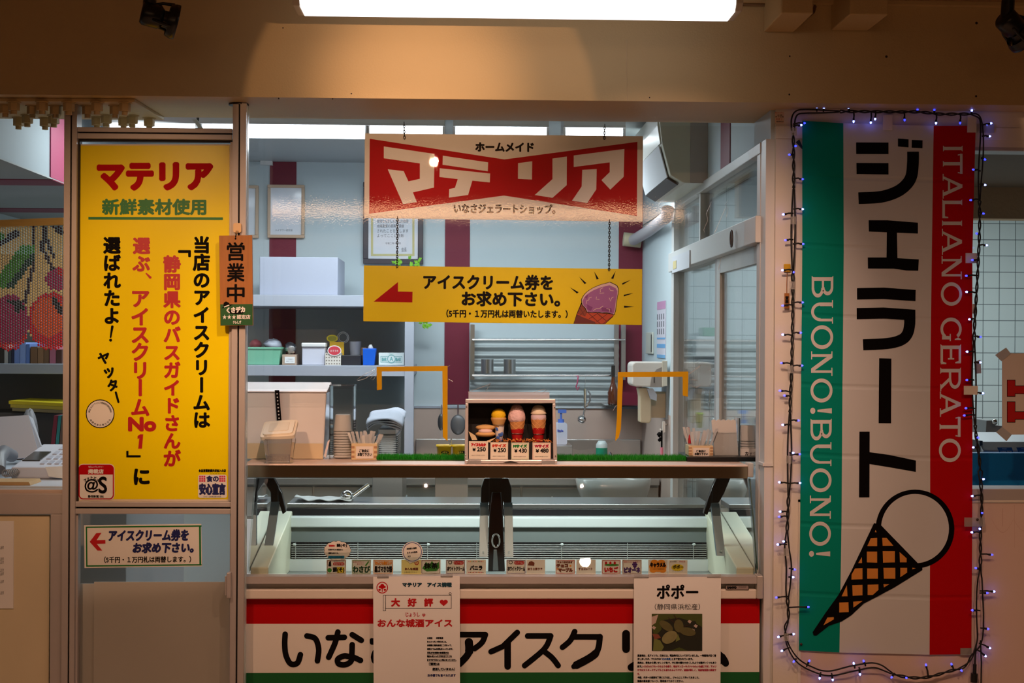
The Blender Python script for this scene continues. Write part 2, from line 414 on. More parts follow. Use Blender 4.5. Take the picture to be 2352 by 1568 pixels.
# ---- glazed partition on the side of the shop: solid wall above and behind, sliding doors below
mb = MB()
yl = PX(1550, 700, XR).y
mb.box(XR, XR+.05, .018, 3.6, 2.308, 2.67, shopwall_m)
mb.box(XR, XR+.05, yl, 3.6, 1.22, 2.30, shopwall_m)
mb.box(XR, XR+.05, yl, 3.6, 0, 1.22, marble_m)
ya, yb = PX(1678, 380, XR).y, PX(1657, 380, XR).y
mb.box(XR-.004, XR+.01, ya, yb, 2.30, 2.67, maroon_m)
struct(mb.build('wall_right_partition'))
fr_m = M('white_door_frame', (214, 214, 212), .45)
mb = MB()
mb.box(XR-.02, XR+.06, .10, yl, 2.27, 2.31, fr_m)          # head
mb.box(XR-.035, XR+.06, .10, yl, 1.955, 2.05, fr_m)         # transom
mb.box(XR-.0185, XR+.0585, .1005, .16, .08, 1.955, fr_m); mb.box(XR-.0185, XR+.0585, .1005, .16, 2.05, 2.27, fr_m)
mb.box(XR-.0185, XR+.0585, yl-.07, yl-.0005, .08, 1.955, fr_m); mb.box(XR-.0185, XR+.0585, yl-.07, yl-.0005, 2.05, 2.27, fr_m)
mb.box(XR-.012, XR+.05, PX(1612, 450, XR).y-.03, PX(1612, 450, XR).y, 2.05, 2.27, fr_m)
mb.box(XR-.02, XR+.06, .10, yl, 0, .08, fr_m)
d = struct(mb.build('door_1', bevel=.003))
mb = MB(); yd = PX(1648, 800, XR).y
mb.box(XR+.0, XR+.03, yd-.045, yd+.03, .081, 1.954, fr_m); mb.box(XR+.002, XR+.028, yd+.03, yd+.08, .081, 1.954, alu_m)
mb.box(XR+.0, XR+.03, .16, .20, .081, 1.954, fr_m); mb.box(XR+.001, XR+.029, .2, yd-.045, 1.89, 1.954, fr_m); mb.box(XR+.001, XR+.029, .2, yd-.045, .081, .25, fr_m)
mb.build('sliding_leaf', d)
mb = MB(); mb.box(XR+.01, XR+.016, .16, yl-.07, .08, 1.955, glass_m); mb.box(XR+.01, XR+.016, .16, yl-.07, 2.05, 2.27, glass_m); mb.build('pane', d)
# ---- front wall, pillar and the neighbouring shop window on the banner side
mb = MB()
xa, xb = P(1780, 700, 0).x, P(1900, 700, 0).x
zt, zb = P(2290, 338, 0).z, P(2290, 1122, 0).z
mb.box(xa, xb, 0, .10, 0, 2.41, wallf_m)
mb.box(xb, 4.3, 0, .10, zt, 2.41, wallf_m)
mb.box(xb, 3.2, 0, .10, 0, zb-.05, wallf_m)
struct(mb.build('wall_front'))
za, zc = P(1820, 318, 0).z, P(1820, 323, 0).z
struct(MB().box(xa-.001, 3.2, -.004, .02, za, zc+.05, wallf_m).build('wall_front_header'))
mb = MB(); mb.box(xa-.03, xa+.004, .02, .12, 0, 2.309, fr_m); mb.box(xa-.036, xa+.006, .014, .1, P(1766, 1066, .02).z-.006, P(1766, 1066, .02).z+.004, fr_m)
struct(mb.build('trim_4'))
mb = MB(); mb.box(xb, 3.2, -.007, .12, zb-.05, zb, alu_m); mb.box(xb, 3.2, .001, .1, zt-.012, zt+.002, alu_m); mb.box(xb, xb+.04, .002, .1, zb, zt, alu_m)
wf = struct(mb.build('window_2', bevel=.003))
MB().box(xb+.04, 3.2, .03, .036, zb, zt, glass_m).build('pane', wf)
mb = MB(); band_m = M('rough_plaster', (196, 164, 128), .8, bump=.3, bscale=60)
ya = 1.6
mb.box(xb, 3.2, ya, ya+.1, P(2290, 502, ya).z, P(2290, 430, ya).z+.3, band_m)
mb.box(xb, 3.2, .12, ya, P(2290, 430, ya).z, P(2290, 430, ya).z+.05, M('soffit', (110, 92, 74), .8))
struct(mb.build('wall_right_soffit'))

# ---- splice plate with bolts under the beam
mb = MB(); z0 = 2.398
A = [PZ(-60, 232, z0), PZ(309, 234, z0), PZ(377, 276, z0), PZ(-60, 272, z0)]
mb.prism(A, (0, 0, .012), beam_m)
pl = struct(mb.build('beam_splice_plate', bevel=.002))
def bolt(px, py, par):
    c = PZ(px, py, z0); m = MB(); r = .0195
    m.cyl(c, c-Vector((0, 0, .003)), .024, beam_m, n=20)
    hx = [c+Vector((r*math.cos(math.pi/3*i+.3), r*math.sin(math.pi/3*i+.3), -.003)) for i in range(6)]
    m.prism(hx, (0, 0, -.027), beam_m); m.cyl(c-Vector((0, 0, .03)), c-Vector((0, 0, .042)), .011, beam_m, n=12)
    return m.build('bolt', par, bevel=.0015)
for px, py in ((32, 234), (97, 234), (158, 235), (223, 235), (287, 236), (13, 241), (75, 243), (202, 243), (265, 243), (128, 243),
               (43, 270), (63, 264), (104, 271), (124, 265), (223, 269), (244, 264), (284, 270), (304, 265), (343, 271)):
    bolt(px, py, pl)
# ---- aluminium shopfront frame: posts, rails, bottom panel
def post(x0, x1, slot0, slot1, ytop, name):
    mb = MB(); Y0, Y1 = -.03, .03
    mb.box(P(x0, 780, Y0).x, P(slot0, 780, Y0).x, Y0, Y1, 0, 2.41, alu_m)
    mb.box(P(slot1, 780, Y0).x, P(x1, 780, Y0).x, Y0, Y1, 0, 2.41, alu_m)
    mb.box(P(slot0, 780, Y0).x, P(slot1, 780, Y0).x, Y0+.014, Y1, 0, 2.41, alud_m)
    return struct(mb.build(name))
p1 = post(145, 174, 159, 163, 260, 'window_1_post')
p2 = post(532, 563, 545, 549, 245, 'window_1_post.001')
c = Vector((P(548, 300, 0).x, 0, 2.41))
MB().cyl(c-Vector((0, 0, .007)), c-Vector((0, 0, .001)), .034, M('pole_collar', (60, 52, 48), .4, metal=.6), n=28).build('collar', p2)
mb = MB(); mb.box(P(563, 780, 0).x, P(567, 780, 0).x, -.01, .02, 0, 2.40, M('glass_edge', (205, 225, 230), .15)); struct(mb.build('trim_5'))
def rail(x0, x1, ya, yb, yc, yd, name):
    mb = MB()
    pb(mb, x0, ya, x1, yb, -.022, .025, alu_m); pb(mb, x0, yc, x1, yd, -.022, .025, alu_m); pb(mb, x0, yb, x1, yc, -.010, .02, alud_m)
    return struct(mb.build(name, bevel=.0015))
rail(172, 533, 293, 304, 307, 319, 'window_1_rail')
rail(171, 531, 1152, 1164, 1168, 1180, 'window_1_rail.001')
mb = MB(); pb(mb, 172, 320, 533, 325, -.004, .02, alud_m); pb(mb, 172, 320, 181, 1150, -.012, .02, alud_m); pb(mb, 527, 326, 533, 1150, -.012, .02, alu_m)
pb(mb, 172, 1181, 178, 1700, -.012, .02, alu_m); pb(mb, 527, 1181, 532, 1700, -.012, .02, alu_m)
struct(mb.build('window_1_beads'))
struct(MB().box(P(178, 1400, .004).x, P(527, 1400, .004).x, .004, .010, 0, P(350, 1181, .004).z, glass_m).build('window_1_pane'))
# paper screens behind the lower pane
mb = MB(); pb(mb, 178, 1340, 528, 1800, .05, .053, M('backing_sheet', (236, 230, 220), .7, var=.06, vscale=3)); pb(mb, 215, 1336, 527, 1800, .040, .043, M('backing_sheet_light', (242, 236, 226), .6, var=.04, vscale=3))
tag(mb.build('screen_sheet'), 'tan paper screen behind the lower pane under the ticket notice', 'screen')
mb = MB(); pb(mb, 520, 1315, 530, 1374, -.05, -.012, alu_m); pb(mb, 516, 1322, 522, 1368, -.045, -.03, alu_m)
tag(mb.build('door_latch', bevel=.003), 'small bronze latch on the post beside the showcase front', 'latch')
# window and dado at the office side
mb = MB(); pb(mb, -200, 1133, 146, 1180, -.02, .03, alu_m); pb(mb, 114, 1181, 147, 1800, -.0196, .02, alu_m)
pb(mb, -200, 1124, 146, 1133, -.012, .03, M('sill_light', (196, 180, 168), .4))
struct(mb.build('window_3', bevel=.002))
struct(MB().box(P(-200, 1400, 0).x, P(114, 1400, 0).x, -.006, .02, 0, P(60, 1183, 0).z, cream_m).build('wall_left_dado'))
w3 = struct(MB().box(P(-200, 700, .005).x, P(146, 700, .005).x, .005, .011, P(60, 1130, 0).z, 2.40, glass_m).build('window_3_pane'))
mb = MB(); pb(mb, -60, 1196, 31, 1397, -.010, -.007, paper_m); fl = Flat(mb, -.0102)
for y in (1257, 1283, 1291, 1309, 1317, 1335, 1361):
    fl.text('お知らせいたします', -20, y-4, 9, y+4, black_m, 1)
tag(mb.build('notice'), 'white paper notice taped on the cream panel below the office window', 'notice')

# ---- conduit boxes and cable at the top of the beam, overhead light
mb = MB(); Y = -.30
def cz(px, py, Y0): return P(px, py, Y0)
a = P(1800, 31, -.36); 
mb = MB(); mb.box(P(1795, 20, -.40).x, P(1868, 20, -.40).x, -.40, -.131, P(1830, 31, -.40).z, 2.752, beam_m)
struct(mb.build('beam_bracket', bevel=.004))
mb = MB(); mb.box(P(1952, 20, -.36).x, P(2040, 20, -.36).x, -.36, -.131, P(1990, 34, -.36).z, 2.752, beam_m)
struct(mb.build('beam_bracket.001', bevel=.004))
mb = MB(); mb.box(P(1690, 10, -.2).x, 3, -.16, -.131, P(1900, 8, -.16).z, 2.752, beam_m); struct(mb.build('trim_6'))
pts = [P(1680, 9, -.145), P(1775, 12, -.145), P(1786, 20, -.15), P(1795, 33, -.17), P(1830, 38, -.19), P(1860, 34, -.18), P(1868, 28, -.16), P(1872, 15, -.145)]
tag(MB().tube(pts, .006, M('painted_cable', (120, 92, 60), .6)).build('conduit_cable'), 'thin painted cable looped under a box at the top of the beam', 'cable')

lt = thing('ceiling_light', 'long white glowing fluorescent light hanging in front of the beam', 'light', (P(1190, 20, -.5).x, -.5, 2.70))
glow_m = M('tube_diffuser', (255, 250, 252), .4, emit=1.7)
ya, yb = -.62, -.46
xa, xb = P(702, 40, yb).x, P(1668, 40, yb).x
zb_ = P(1190, 43, yb-.02).z
mb = MB(); prof = [(ya, zb_+.09), (ya, zb_+.02), (ya+.02, zb_), (yb-.02, zb_), (yb, zb_+.02), (yb, zb_+.09)]
mb.prism([(xa, y, z) for y, z in prof], (xb-xa, 0, 0), glow_m); mb.build('diffuser', lt)
for x0, x1 in ((xa-.022, xa), (xb, xb+.022)):
    MB().prism([(x0, y+(.004 if y > -.54 else -.004), z+(.002)) for y, z in prof], (x1-x0, 0, 0), M('end_cap', (205, 196, 178), .5)).build('end_cap', lt, bevel=.003)
MB().box(xa-.03, xb+.03, ya-.01, yb+.01, zb_+.09, 2.752, M('light_body', (200, 195, 185), .5)).build('housing', lt)

def track_lamp(px, label, tilt, pyoff=0):
    Y = -.55; c = P(px, 38+pyoff, Y)
    t = thing('track_spotlight', label, 'spotlight', c, None)
    d = Vector((math.cos(math.radians(tilt))*.93, .30, -math.sin(math.radians(tilt)))).normalized()
    MB().cyl(c+Vector((-.012, 0, .02)), (c.x-.004, c.y, 2.752), .020, blackp_m, n=16).build('stem', t)
    MB().lathe(c-d*.036, [(0, 0), (.030, 0), (.036, .008), (.036, .055), (.026, .066), (.0, .066)], blackp_m, axis=d).build('lamp_body', t)
    MB().lathe(c+d*.024, [(.024, 0), (.026, .018), (.040, .036), (.038, .037), (.023, .018)], M('reflector_grey', (52, 48, 44), .35, metal=.6), axis=d).build('reflector', t)
    MB().lathe(c+d*.030, [(.048, .014), (.053, .03), (.053, .042), (.048, .042), (.045, .03), (.048, .014)], blackp_m, axis=d).build('hood', t)
    a = d.orthogonal().normalized(); b = d.cross(a)
    for i in range(3):
        m = MB(); q = a*math.cos(2.1*i+.8)+b*math.sin(2.1*i+.8); m.tube([c+d*.0+q*.034, c+d*.02+q*.044, c+d*.055+q*.050], .005, blackp_m); m.build('hood_arm', t)
track_lamp(352, 'black track spotlight above the yellow board', 12, -2)
track_lamp(2322, 'black track spotlight above the banner end of the beam', 35, 18)

# ================================================================== FRONT SIGNS
# ---- tall yellow board
t = thing('shop_board', 'tall yellow board with red and black vertical Japanese lettering in the aluminium frame', 'sign', P(354, 1150, 0))
mb = MB(); pq(mb, [(181, 331), (529, 331), (527, 1150), (179, 1150)], .0, .005, M('board_edge', (236, 222, 196), .4)); fl = Flat(mb, .0)
fl.poly([(184, 334), (527, 334), (524, 1146), (181, 1146)], gold_m, 1)
mb.build('panel', t)
mb = MB(); fl = Flat(mb, .0)
fl.text('マテリア', 222, 372, 490, 438, red_m, 2, bold=4.5)
fl.text('新鮮素材使用', 234, 456, 474, 494, dgreen_m, 2, bold=1.6)
fl.poly([(203, 498), (512, 499), (512, 505), (203, 504)], dgreen_m, 2)
def col(s, cx, ys, size, m, bold=1.8, turn=(), sx=1.0, dx={}):
    for i, ch in enumerate(s):
        fl.vchar(ch, cx+dx.get(i, 0), ys[i], size, m, 2, bold, turn=(ch in 'ー「」（）'), sx=sx)
col('当店のアイスクリームは', 463, [562+40.2*i for i in range(11)], 40, black_m)
col('「', 418, [570], 40, black_m)
col('静岡県のバスガイドさんが', 395, [606+40.6*i for i in range(12)], 40, redl_m, dx={})
col('選ぶ', 325, [564, 605], 40, redl_m); fl.stroke([(336, 628), (345, 637)], [3, 6], redl_m, 2)
col('アイスクリーム', 322, [685, 727, 768, 808, 850, 890, 935], 45, redl_m)
fl.text('No', 294, 957, 359, 991, redl_m, 2, bold=2.6); fl.poly([(316, 1001), (322, 997), (329, 997), (326, 1030), (317.5, 1030), (320, 1006), (316, 1008)], redl_m, 2)
fl.poly([(290, 1035), (295, 1035), (295, 1045), (323, 1045), (323, 1050), (290, 1050)], black_m, 2)
col('に', 325, [1094], 42, black_m, 2.2)
col('選ばれたよ', 257, [563+40.5*i for i in range(5)], 40, black_m)
fl.stroke([(258, 750), (254, 774)], [6, 4], black_m, 2); fl.disc(254, 781, 3.4, 3.4, black_m, 2)
for ch, cx, cy, s in (('ヤ', 239, 822, 30), ('ッ', 250, 852, 32), ('タ', 259, 884, 28)): fl.vchar(ch, cx, cy, s, black_m, 2, 1.5, tilt=-14)
fl.stroke([(266, 901), (272, 923)], 5, black_m, 2)
mb.build('lettering', t)
# stickers on the yellow board
mb = MB(); k = .0
def sticker(mb, cx, cy, rx, ry, mats, Y=-.002):
    fl = Flat(mb, Y)
mb = MB(); fl = Flat(mb, -.0012)
fl.disc(230, 950, 33, 33, black_m, 1); fl.disc(230, 950, 31, 31, paper_m, 2)
for i, ch in enumerate('新型コロナウイルス感染症対策実施店'):
    a = math.radians(-168+156*i/16); fl.vchar(ch, 230+25.5*math.cos(a), 950+25.5*math.sin(a), 5.2, black_m, 3, tilt=math.degrees(a)+90)
for i, ch in enumerate('静岡県食品衛生協会'):
    a = math.radians(145-112*i/8); fl.vchar(ch, 230+26*math.cos(a), 950+26*math.sin(a), 5, black_m, 3, tilt=math.degrees(a)-90)
tag(mb.build('round_sticker'), 'round white sticker with dark rim and ring of tiny lettering on yellow board', 'sticker')
mb = MB(); fl = Flat(mb, -.0012)
fl.rrect(179, 1065, 263, 1148, 11, paper_m, 1); fl.rrect(180.5, 1066.5, 261.5, 1146.5, 10, red_m, 2); fl.rrect(183, 1090, 259, 1144, 8, paper_m, 3); fl.rect(183, 1089.5, 259, 1100, paper_m, 3)
fl.text('地元no.1グルメサイト', 203, 1069.5, 238, 1074, paper_m, 4); fl.text('掲載店', 202, 1077, 238, 1087.5, paper_m, 4, bold=.5)
for i, ch in enumerate('アットエス'):
    a = math.radians(-140+100*i/4); fl.vchar(ch, 210+19*math.cos(a), 1115+19*math.sin(a), 7.5, black_m, 4, .4, tilt=(i-2)*14)
fl.text('@', 194, 1099.5, 226, 1131, black_m, 4, bold=.7); fl.text('S', 226, 1094, 246, 1133, black_m, 5, bold=1.2)
fl.text('静岡新聞 SBS', 202, 1136.5, 238, 1143, black_m, 4, bold=.2)
tag(mb.build('listing_sticker'), 'square white and red sticker with a large at-sign and letter S', 'sticker')
mb = MB(); fl = Flat(mb, -.0012)
fl.rrect(453, 1074, 524, 1144, 6, gold_m, 1)
fl.text('食品営業賠償共済加入の店', 456, 1077, 519, 1084, black_m, 2, bold=.4); fl.text('2021年7月1日まで有効', 482, 1086.5, 518, 1089, black_m, 2)
fl.rrect(455, 1090, 521, 1143, 5, paper_m, 2)
pk = M('sticker_pink', (214, 50, 90), .5)
for x0 in (457.5, 503.5):
    for i in range(3):
        for j in range(3): fl.rect(x0+i*5, 1092+j*5, x0+i*5+4, 1096+j*5, pk, 3)
fl.text('食の', 473.5, 1091.5, 502.5, 1106.5, navy_m, 3, bold=.8); fl.text('安心宣言', 457, 1109, 518.5, 1136.5, navy_m, 3, bold=1.5)
fl.text('（公社）日本食品衛生協会', 467, 1138.3, 508, 1142, black_m, 3)
tag(mb.build('food_safety_sticker'), 'small square sticker with bold navy kanji and pink checker corners', 'sticker')

# ---- notice behind the lower pane
mb = MB(); pq(mb, [(193, 1206), (462, 1203), (464, 1300), (194, 1304)], -.0035, -.0005, board_m); fl = Flat(mb, -.0036)
def q(x, y): return (x, y+2-(x-193)*.011)
for pts in ([(197, 1207), (463, 1207), (463, 1210), (197, 1210)], [(198, 1296), (463, 1296), (463, 1299), (198, 1299)], [(197, 1207), (200, 1207), (201, 1299), (198, 1299)], [(457, 1207), (461, 1207), (462, 1299), (458, 1299)]):
    fl.poly([q(*p) for p in pts], dgreen_m, 1)
fl.poly([(206, 1244), (221, 1224), (233, 1223), (222, 1240), (242, 1239.5), (242, 1248), (222, 1248.5), (235, 1264), (224, 1264)], dred_m, 1)
fl.text('アイスクリーム券を', 249, 1215, 434, 1243, navy_m, 1, bold=1.4, tilt=-.4, slant=3)
fl.text('お求め下さい。', 305, 1245, 446, 1270, navy_m, 1, bold=1.4, tilt=-.4, slant=3)
fl.text('（5千円・１万円札は両替します。）', 239, 1277, 439, 1292, black_m, 1, bold=.4, tilt=-.4)
tag(mb.build('ticket_notice'), 'white notice with green border, red arrow and navy lettering behind lower glass', 'notice')
# ---- wooden open sign on its hook
t = thing('open_sign', 'small hanging wooden plaque with black kanji and green lower label', 'sign', P(543, 748, -.05))
mb = MB(); pq(mb, [(503, 541), (579, 540), (581, 747), (506, 748)], -.052, -.040, wood_m); mb.build('plaque', t, bevel=.001)
mb = MB(); fl = Flat(mb, -.0521)
fl.poly([(506, 698.5), (580, 698), (580.5, 746), (506.5, 747)], M('label_green', (0, 84, 30), .5), 1)
fl.disc(541, 548, 2.2, 2.2, black_m, 1)
for ch, y0, y1 in (('営', 556, 599), ('業', 604, 647), ('中', 652, 694)): fl.text(ch, 521, y0, 562, y1, black_m, 1, bold=1.0)
fl.poly([(509, 708), (513, 704), (531, 699), (535, 699), (530, 702), (514, 707)], black_m, 2); fl.poly([(513, 704), (514, 695), (519, 692), (526, 695), (528, 700)], black_m, 2)
fl.poly([(514, 704), (526, 699.5), (527, 701.5), (515, 706)], paper_m, 3)
fl.disc(543, 716, 20, 5, black_m, 2); fl.text('くさデカ', 520, 704, 563, 718.5, paper_m, 3, bold=1.0, tilt=-3)
fl.text('★★★', 511, 722, 542, 733, paper_m, 3); fl.text('認定店', 544, 722.5, 575, 732.5, paper_m, 3, bold=.3)
fl.text('テレしず', 535, 736, 554, 744, paper_m, 3, bold=.3)
mb.build('lettering', t)
mb = MB(); mb.rbox(P(536, 520, -.04).x, P(554, 520, -.04).x, -.042, -.031, P(545, 534, -.04).z, P(545, 512, -.04).z, .006, M('hook_beige', (232, 196, 146), .5)); 
c = P(545, 534, -.05); mb.tube([c+Vector((0, .008, .004)), c+Vector((0, -.008, -.002)), c+Vector((0, -.010, .006))], .0035, M('hook_beige2', (226, 188, 140), .5))
mb.tube([P(543, 535, -.05), P(541, 545, -.054)], .0018, black_m)
tag(mb.build('adhesive_hook'), 'beige adhesive hook on the aluminium post holding the wooden plaque', 'hook')

# ---- red sign and yellow sign hanging on chains behind the vinyl
SY = .335
t = thing('hanging_shop_sign', 'red and white hanging sign with angular katakana in a bow-tie shape', 'sign', P(1157, 508, SY))
mb = MB(); pq(mb, [(838, 306), (1477, 312.5), (1475.5, 509), (836.5, 500.5)], SY, SY+.005, board_m); mb.build('panel', t)
mb = MB(); fl = Flat(mb, SY)
A = lambda L: [(500+x/4.238, 230+y/4.238) for x, y in L]
B = lambda L: [(1000+x/4.238, 230+y/4.238) for x, y in L]
bt = [(849.2, 318.5), (1158.6, 366), (1464, 325.6), (1463, 496), (1157.6, 449), (848, 490.7)]
fl.poly([bt[0], bt[1], bt[4], bt[5]], red_m, 1); fl.poly([bt[1], bt[2], bt[3], bt[4]], red_m, 1); mb.build('bow_tie', t)
for f, G in ((A, ([(1617, 450), (2110, 523), (2105, 850), (1900, 897), (1938, 990), (1805, 1012), (1655, 672), (1810, 690), (1857, 790), (1968, 765), (1968, 615), (1617, 565)],)),
             (B, ([(72, 540), (513, 605), (510, 692), (70, 628)], [(42, 662), (533, 713), (530, 800), (360, 783), (318, 922), (132, 948), (135, 865), (190, 853), (218, 768), (40, 747)])),
             (B, ([(805, 613), (943, 594), (940, 772), (804, 765)], [(1140, 568), (1280, 548), (1278, 827), (1140, 950), (968, 922), (1140, 768)])),
             (B, ([(1347, 538), (1840, 475), (1833, 745), (1703, 870), (1617, 778), (1697, 700), (1697, 605), (1347, 650)], [(1430, 678), (1570, 670), (1566, 868), (1478, 1000), (1330, 978), (1424, 840)]))):
    mb = MB(); fl = Flat(mb, SY)
    for L in G: fl.poly(f(L), board_m, 2)
    mb.build('letter', t)
mb = MB(); fl = Flat(mb, SY); fl.text('ホームメイド', 1091.5, 327, 1226.5, 348.7, black_m, 1, bold=1.3, tilt=.4); mb.build('lettering', t)
mb = MB(); fl = Flat(mb, SY); fl.text('いなさジェラートショップ。', 1042, 468, 1276, 491, black_m, 1, bold=1.1, tilt=.5); mb.build('lettering', t)
t = thing('ticket_sign', 'yellow hanging sign with red arrow, black lettering and purple ice cream cone', 'sign', P(1155, 745, SY))
mb = MB(); pq(mb, [(836, 609.5), (1475, 618), (1474, 746), (834.5, 737.5)], SY, SY+.005, gold2_m); mb.build('panel', t)
mb = MB(); fl = Flat(mb, SY)
C6 = lambda L: [(550+x/4.704, 580+y/4.704) for x, y in L]
D6 = lambda L: [(1000+x/4.704, 580+y/4.704) for x, y in L]
fl.poly(C6([(1450, 530), (1713, 317), (1713, 420), (1870, 423), (1868, 537)]), red_m, 1); mb.build('arrow', t)
mb = MB(); fl = Flat(mb, SY)
fl.text('アイスクリーム券を', 972, 630, 1270.5, 666, black_m, 1, bold=1.5, tilt=.4)
mb.build('lettering', t); mb = MB(); fl = Flat(mb, SY)
fl.text('お求め下さい。', 1060, 669, 1287, 704, black_m, 1, bold=1.6, tilt=.4)
mb.build('lettering', t); mb = MB(); fl = Flat(mb, SY)
fl.text('（5千円・１万円札は両替いたします。）', 1025, 711, 1304, 730, black_m, 1, bold=.7, tilt=.35)
mb.build('lettering', t)
mb = MB(); fl = Flat(mb, SY)
cone_m = M('print_cone', (206, 76, 30), .5); cdk = M('print_cone_dark', (112, 30, 24), .5); pur = M('print_purple', (172, 104, 176), .5); pur2 = M('print_purple_dark', (140, 60, 140), .5); pkw = M('print_pink', (238, 208, 206), .5)
fl.poly(D6([(1578, 535), (1640, 640), (1930, 660), (1920, 692), (1833, 772), (1492, 768), (1528, 655)]), black_m, 1)
fl.poly(D6([(1583, 550), (1640, 645), (1926, 664), (1915, 690), (1830, 769), (1740, 768), (1530, 668)]), cone_m, 2)
fl.poly(D6([(1583, 550), (1640, 645), (1620, 690), (1535, 660)]), M('print_cone_mid', (150, 60, 30), .5), 3)
fl.poly(D6([(1528, 672), (1725, 748), (1732, 769), (1497, 767)]), cdk, 3)
for a, b in (((1770, 645), (1660, 715)), ((1860, 660), (1740, 750)), ((1920, 685), (1810, 770)), ((1650, 650), (1780, 765)), ((1740, 645), (1850, 740)), ((1560, 590), (1610, 680)), ((1620, 620), (1560, 680))): fl.stroke(D6([a, b]), 1.3, cdk, 4)
sc = [(1580, 510), (1600, 470), (1625, 438), (1660, 410), (1705, 382), (1750, 362), (1795, 345), (1845, 333), (1885, 322), (1920, 338), (1958, 358), (1975, 392), (1972, 440), (1960, 500), (1952, 560), (1945, 620), (1930, 668), (1890, 655), (1850, 645), (1800, 650), (1750, 640), (1690, 645), (1640, 640), (1625, 600), (1590, 565)]
cx_, cy_ = 1780, 500
fl.poly(D6([(cx_+(x-cx_)*1.035, cy_+(y-cy_)*1.035) for x, y in sc]), black_m, 5); fl.poly(D6(sc), pkw, 6); fl.poly(D6([(cx_+(x-cx_)*.95, cy_+12+(y-cy_)*.90) for x, y in sc]), pur, 7)
for L in ([(1640, 560), (1700, 590), (1680, 630), (1640, 610)], [(1790, 590), (1900, 600), (1910, 640), (1800, 630)], [(1610, 480), (1650, 450), (1640, 500)]): fl.poly(D6(L), pur2, 8)
for L in ([(1630, 550), (1632, 520), (1660, 510), (1660, 490), (1685, 482)], [(1810, 380), (1780, 395), (1785, 420), (1775, 440), (1820, 435)], [(1742, 478), (1735, 502), (1770, 505)], [(1880, 385), (1890, 408), (1922, 412)], [(1880, 490), (1892, 525), (1905, 490), (1922, 480)], [(1705, 625), (1740, 605), (1775, 602), (1810, 578)], [(1850, 605), (1885, 612), (1880, 635)]): fl.stroke(D6(L), 1.4, pkw, 9)
for L in ([(1452, 373), (1548, 427), (1530, 442)], [(1553, 260), (1632, 328), (1612, 340)], [(1715, 203), (1767, 283), (1742, 290)], [(1948, 198), (1922, 285), (1898, 278)], [(2115, 293), (2018, 330), (2022, 348)], [(2142, 435), (2035, 455), (2038, 473)], [(2150, 585), (2038, 573), (2040, 595)]): fl.poly(D6(L), black_m, 1)
mb.build('cone_picture', t)
def chain(p0, p1, label, n):
    mb = MB(); p0 = Vector(p0); p1 = Vector(p1); d = (p1-p0)/n
    for i in range(n):
        c = p0+d*(i+.5); L = d.length*.72; pts = []
        ax = Vector((1, 0, 0)) if i % 2 else Vector((0, 1, 0))
        for k in range(10):
            t = 2*math.pi*k/10; pts.append(c+d.normalized()*L*math.cos(t)+ax*.0032*math.sin(t))
        mb.tube(pts, .0015, M_chain, n=5, closed=True)
    return tag(mb.build('chain'), label, 'chain', 'chains of the hanging signs')
M_chain = M('chain_steel', (52, 46, 42), .35, metal=.8)
chain(P(928, 281, SY-.01), P(929, 318, SY-.004), 'short chain from the beam to the hook-side end of the red sign, over the arrow', 6)
chain(P(1389, 286, SY-.01), P(1388, 319, SY-.004), 'short chain from the beam to the red sign end near the air conditioner', 6)
chain(P(913, 497, SY-.003), P(912, 613, SY-.003), 'long chain linking red and yellow signs above the red arrow', 22)
chain(P(1400, 505, SY-.003), P(1399, 621, SY-.003), 'long chain linking red and yellow signs above the purple cone', 22)
# ---- clear vinyl sheet with two taped hatches
VY = .30
t = thing('vinyl_sheet', 'clear hanging vinyl sheet with two amber-taped serving openings', 'sheet', P(1170, 283, VY))
out = [(567, 279), (1779, 291), (1762, 914), (1585, 914), (1582, 908), (1568, 908), (1569, 865), (1431, 864), (1426, 985), (1420, 1006), (1409, 1013), (1375, 1028), (1330, 1034), (1281, 1020),
       (1281, 905), (1240, 899), (1150, 902), (1068, 900), (1068, 1018), (1045, 1024), (1028, 1013), (1016, 1003), (1017, 852), (876, 852), (877, 894), (866, 896), (820, 893), (567, 893)]
mb = MB(); mb.prism([P(x, y, VY) for x, y in out], (0, .001, 0), vinyl_m); mb.build('film', t)
mb = MB(); fl = Flat(mb, VY-.001)
def tape(L): pq(mb, L, VY-.0016, VY-.0008, tape_m)
tape([(865, 842), (1028, 840), (1028, 852), (865, 853)]); tape([(865, 853), (877, 853), (877, 894), (866, 896)]); tape([(1016, 852), (1028, 852), (1028, 1000), (1028, 1013), (1017, 1003)])
mb.build('tape_edging', t); mb = MB(); tape([(1419, 854), (1581, 853), (1581, 865), (1419, 866)]); tape([(1568, 865), (1581, 865), (1580, 911), (1568, 908)]); tape([(1419, 866), (1431, 865), (1426, 985), (1421, 1004), (1413, 1013), (1417, 960)])
mb.build('tape_edging', t)
mb = MB(); pb(mb, 1076, 900, 1262, 917, VY-.004, VY-.002, clear('vinyl_hem', (.95, .95, .97), gloss=.05, rough=.1, haze=.45, hazecol=(.8, .8, .86))); mb.build('folded_hem', t)
whl = clear('vinyl_fold_glint', (1, 1, 1), gloss=.25, rough=.12, haze=.5, hazecol=(.9, .86, .84))  # pale hazy folds: squiggly highlights on the vinyl put into their colour
random.seed(3)
def crease_glint(L, r=.0009):
    mb = MB(); mb.tube([P(x, y, VY-.004) for x, y in L], r, whl, n=5); mb.build('crease_glint', t)
crease_glint([(862, 848), (840, 858), (819, 872), (822, 874), (840, 869), (860, 853)]); crease_glint([(865, 852), (850, 870), (857, 872), (867, 858)], .0007)
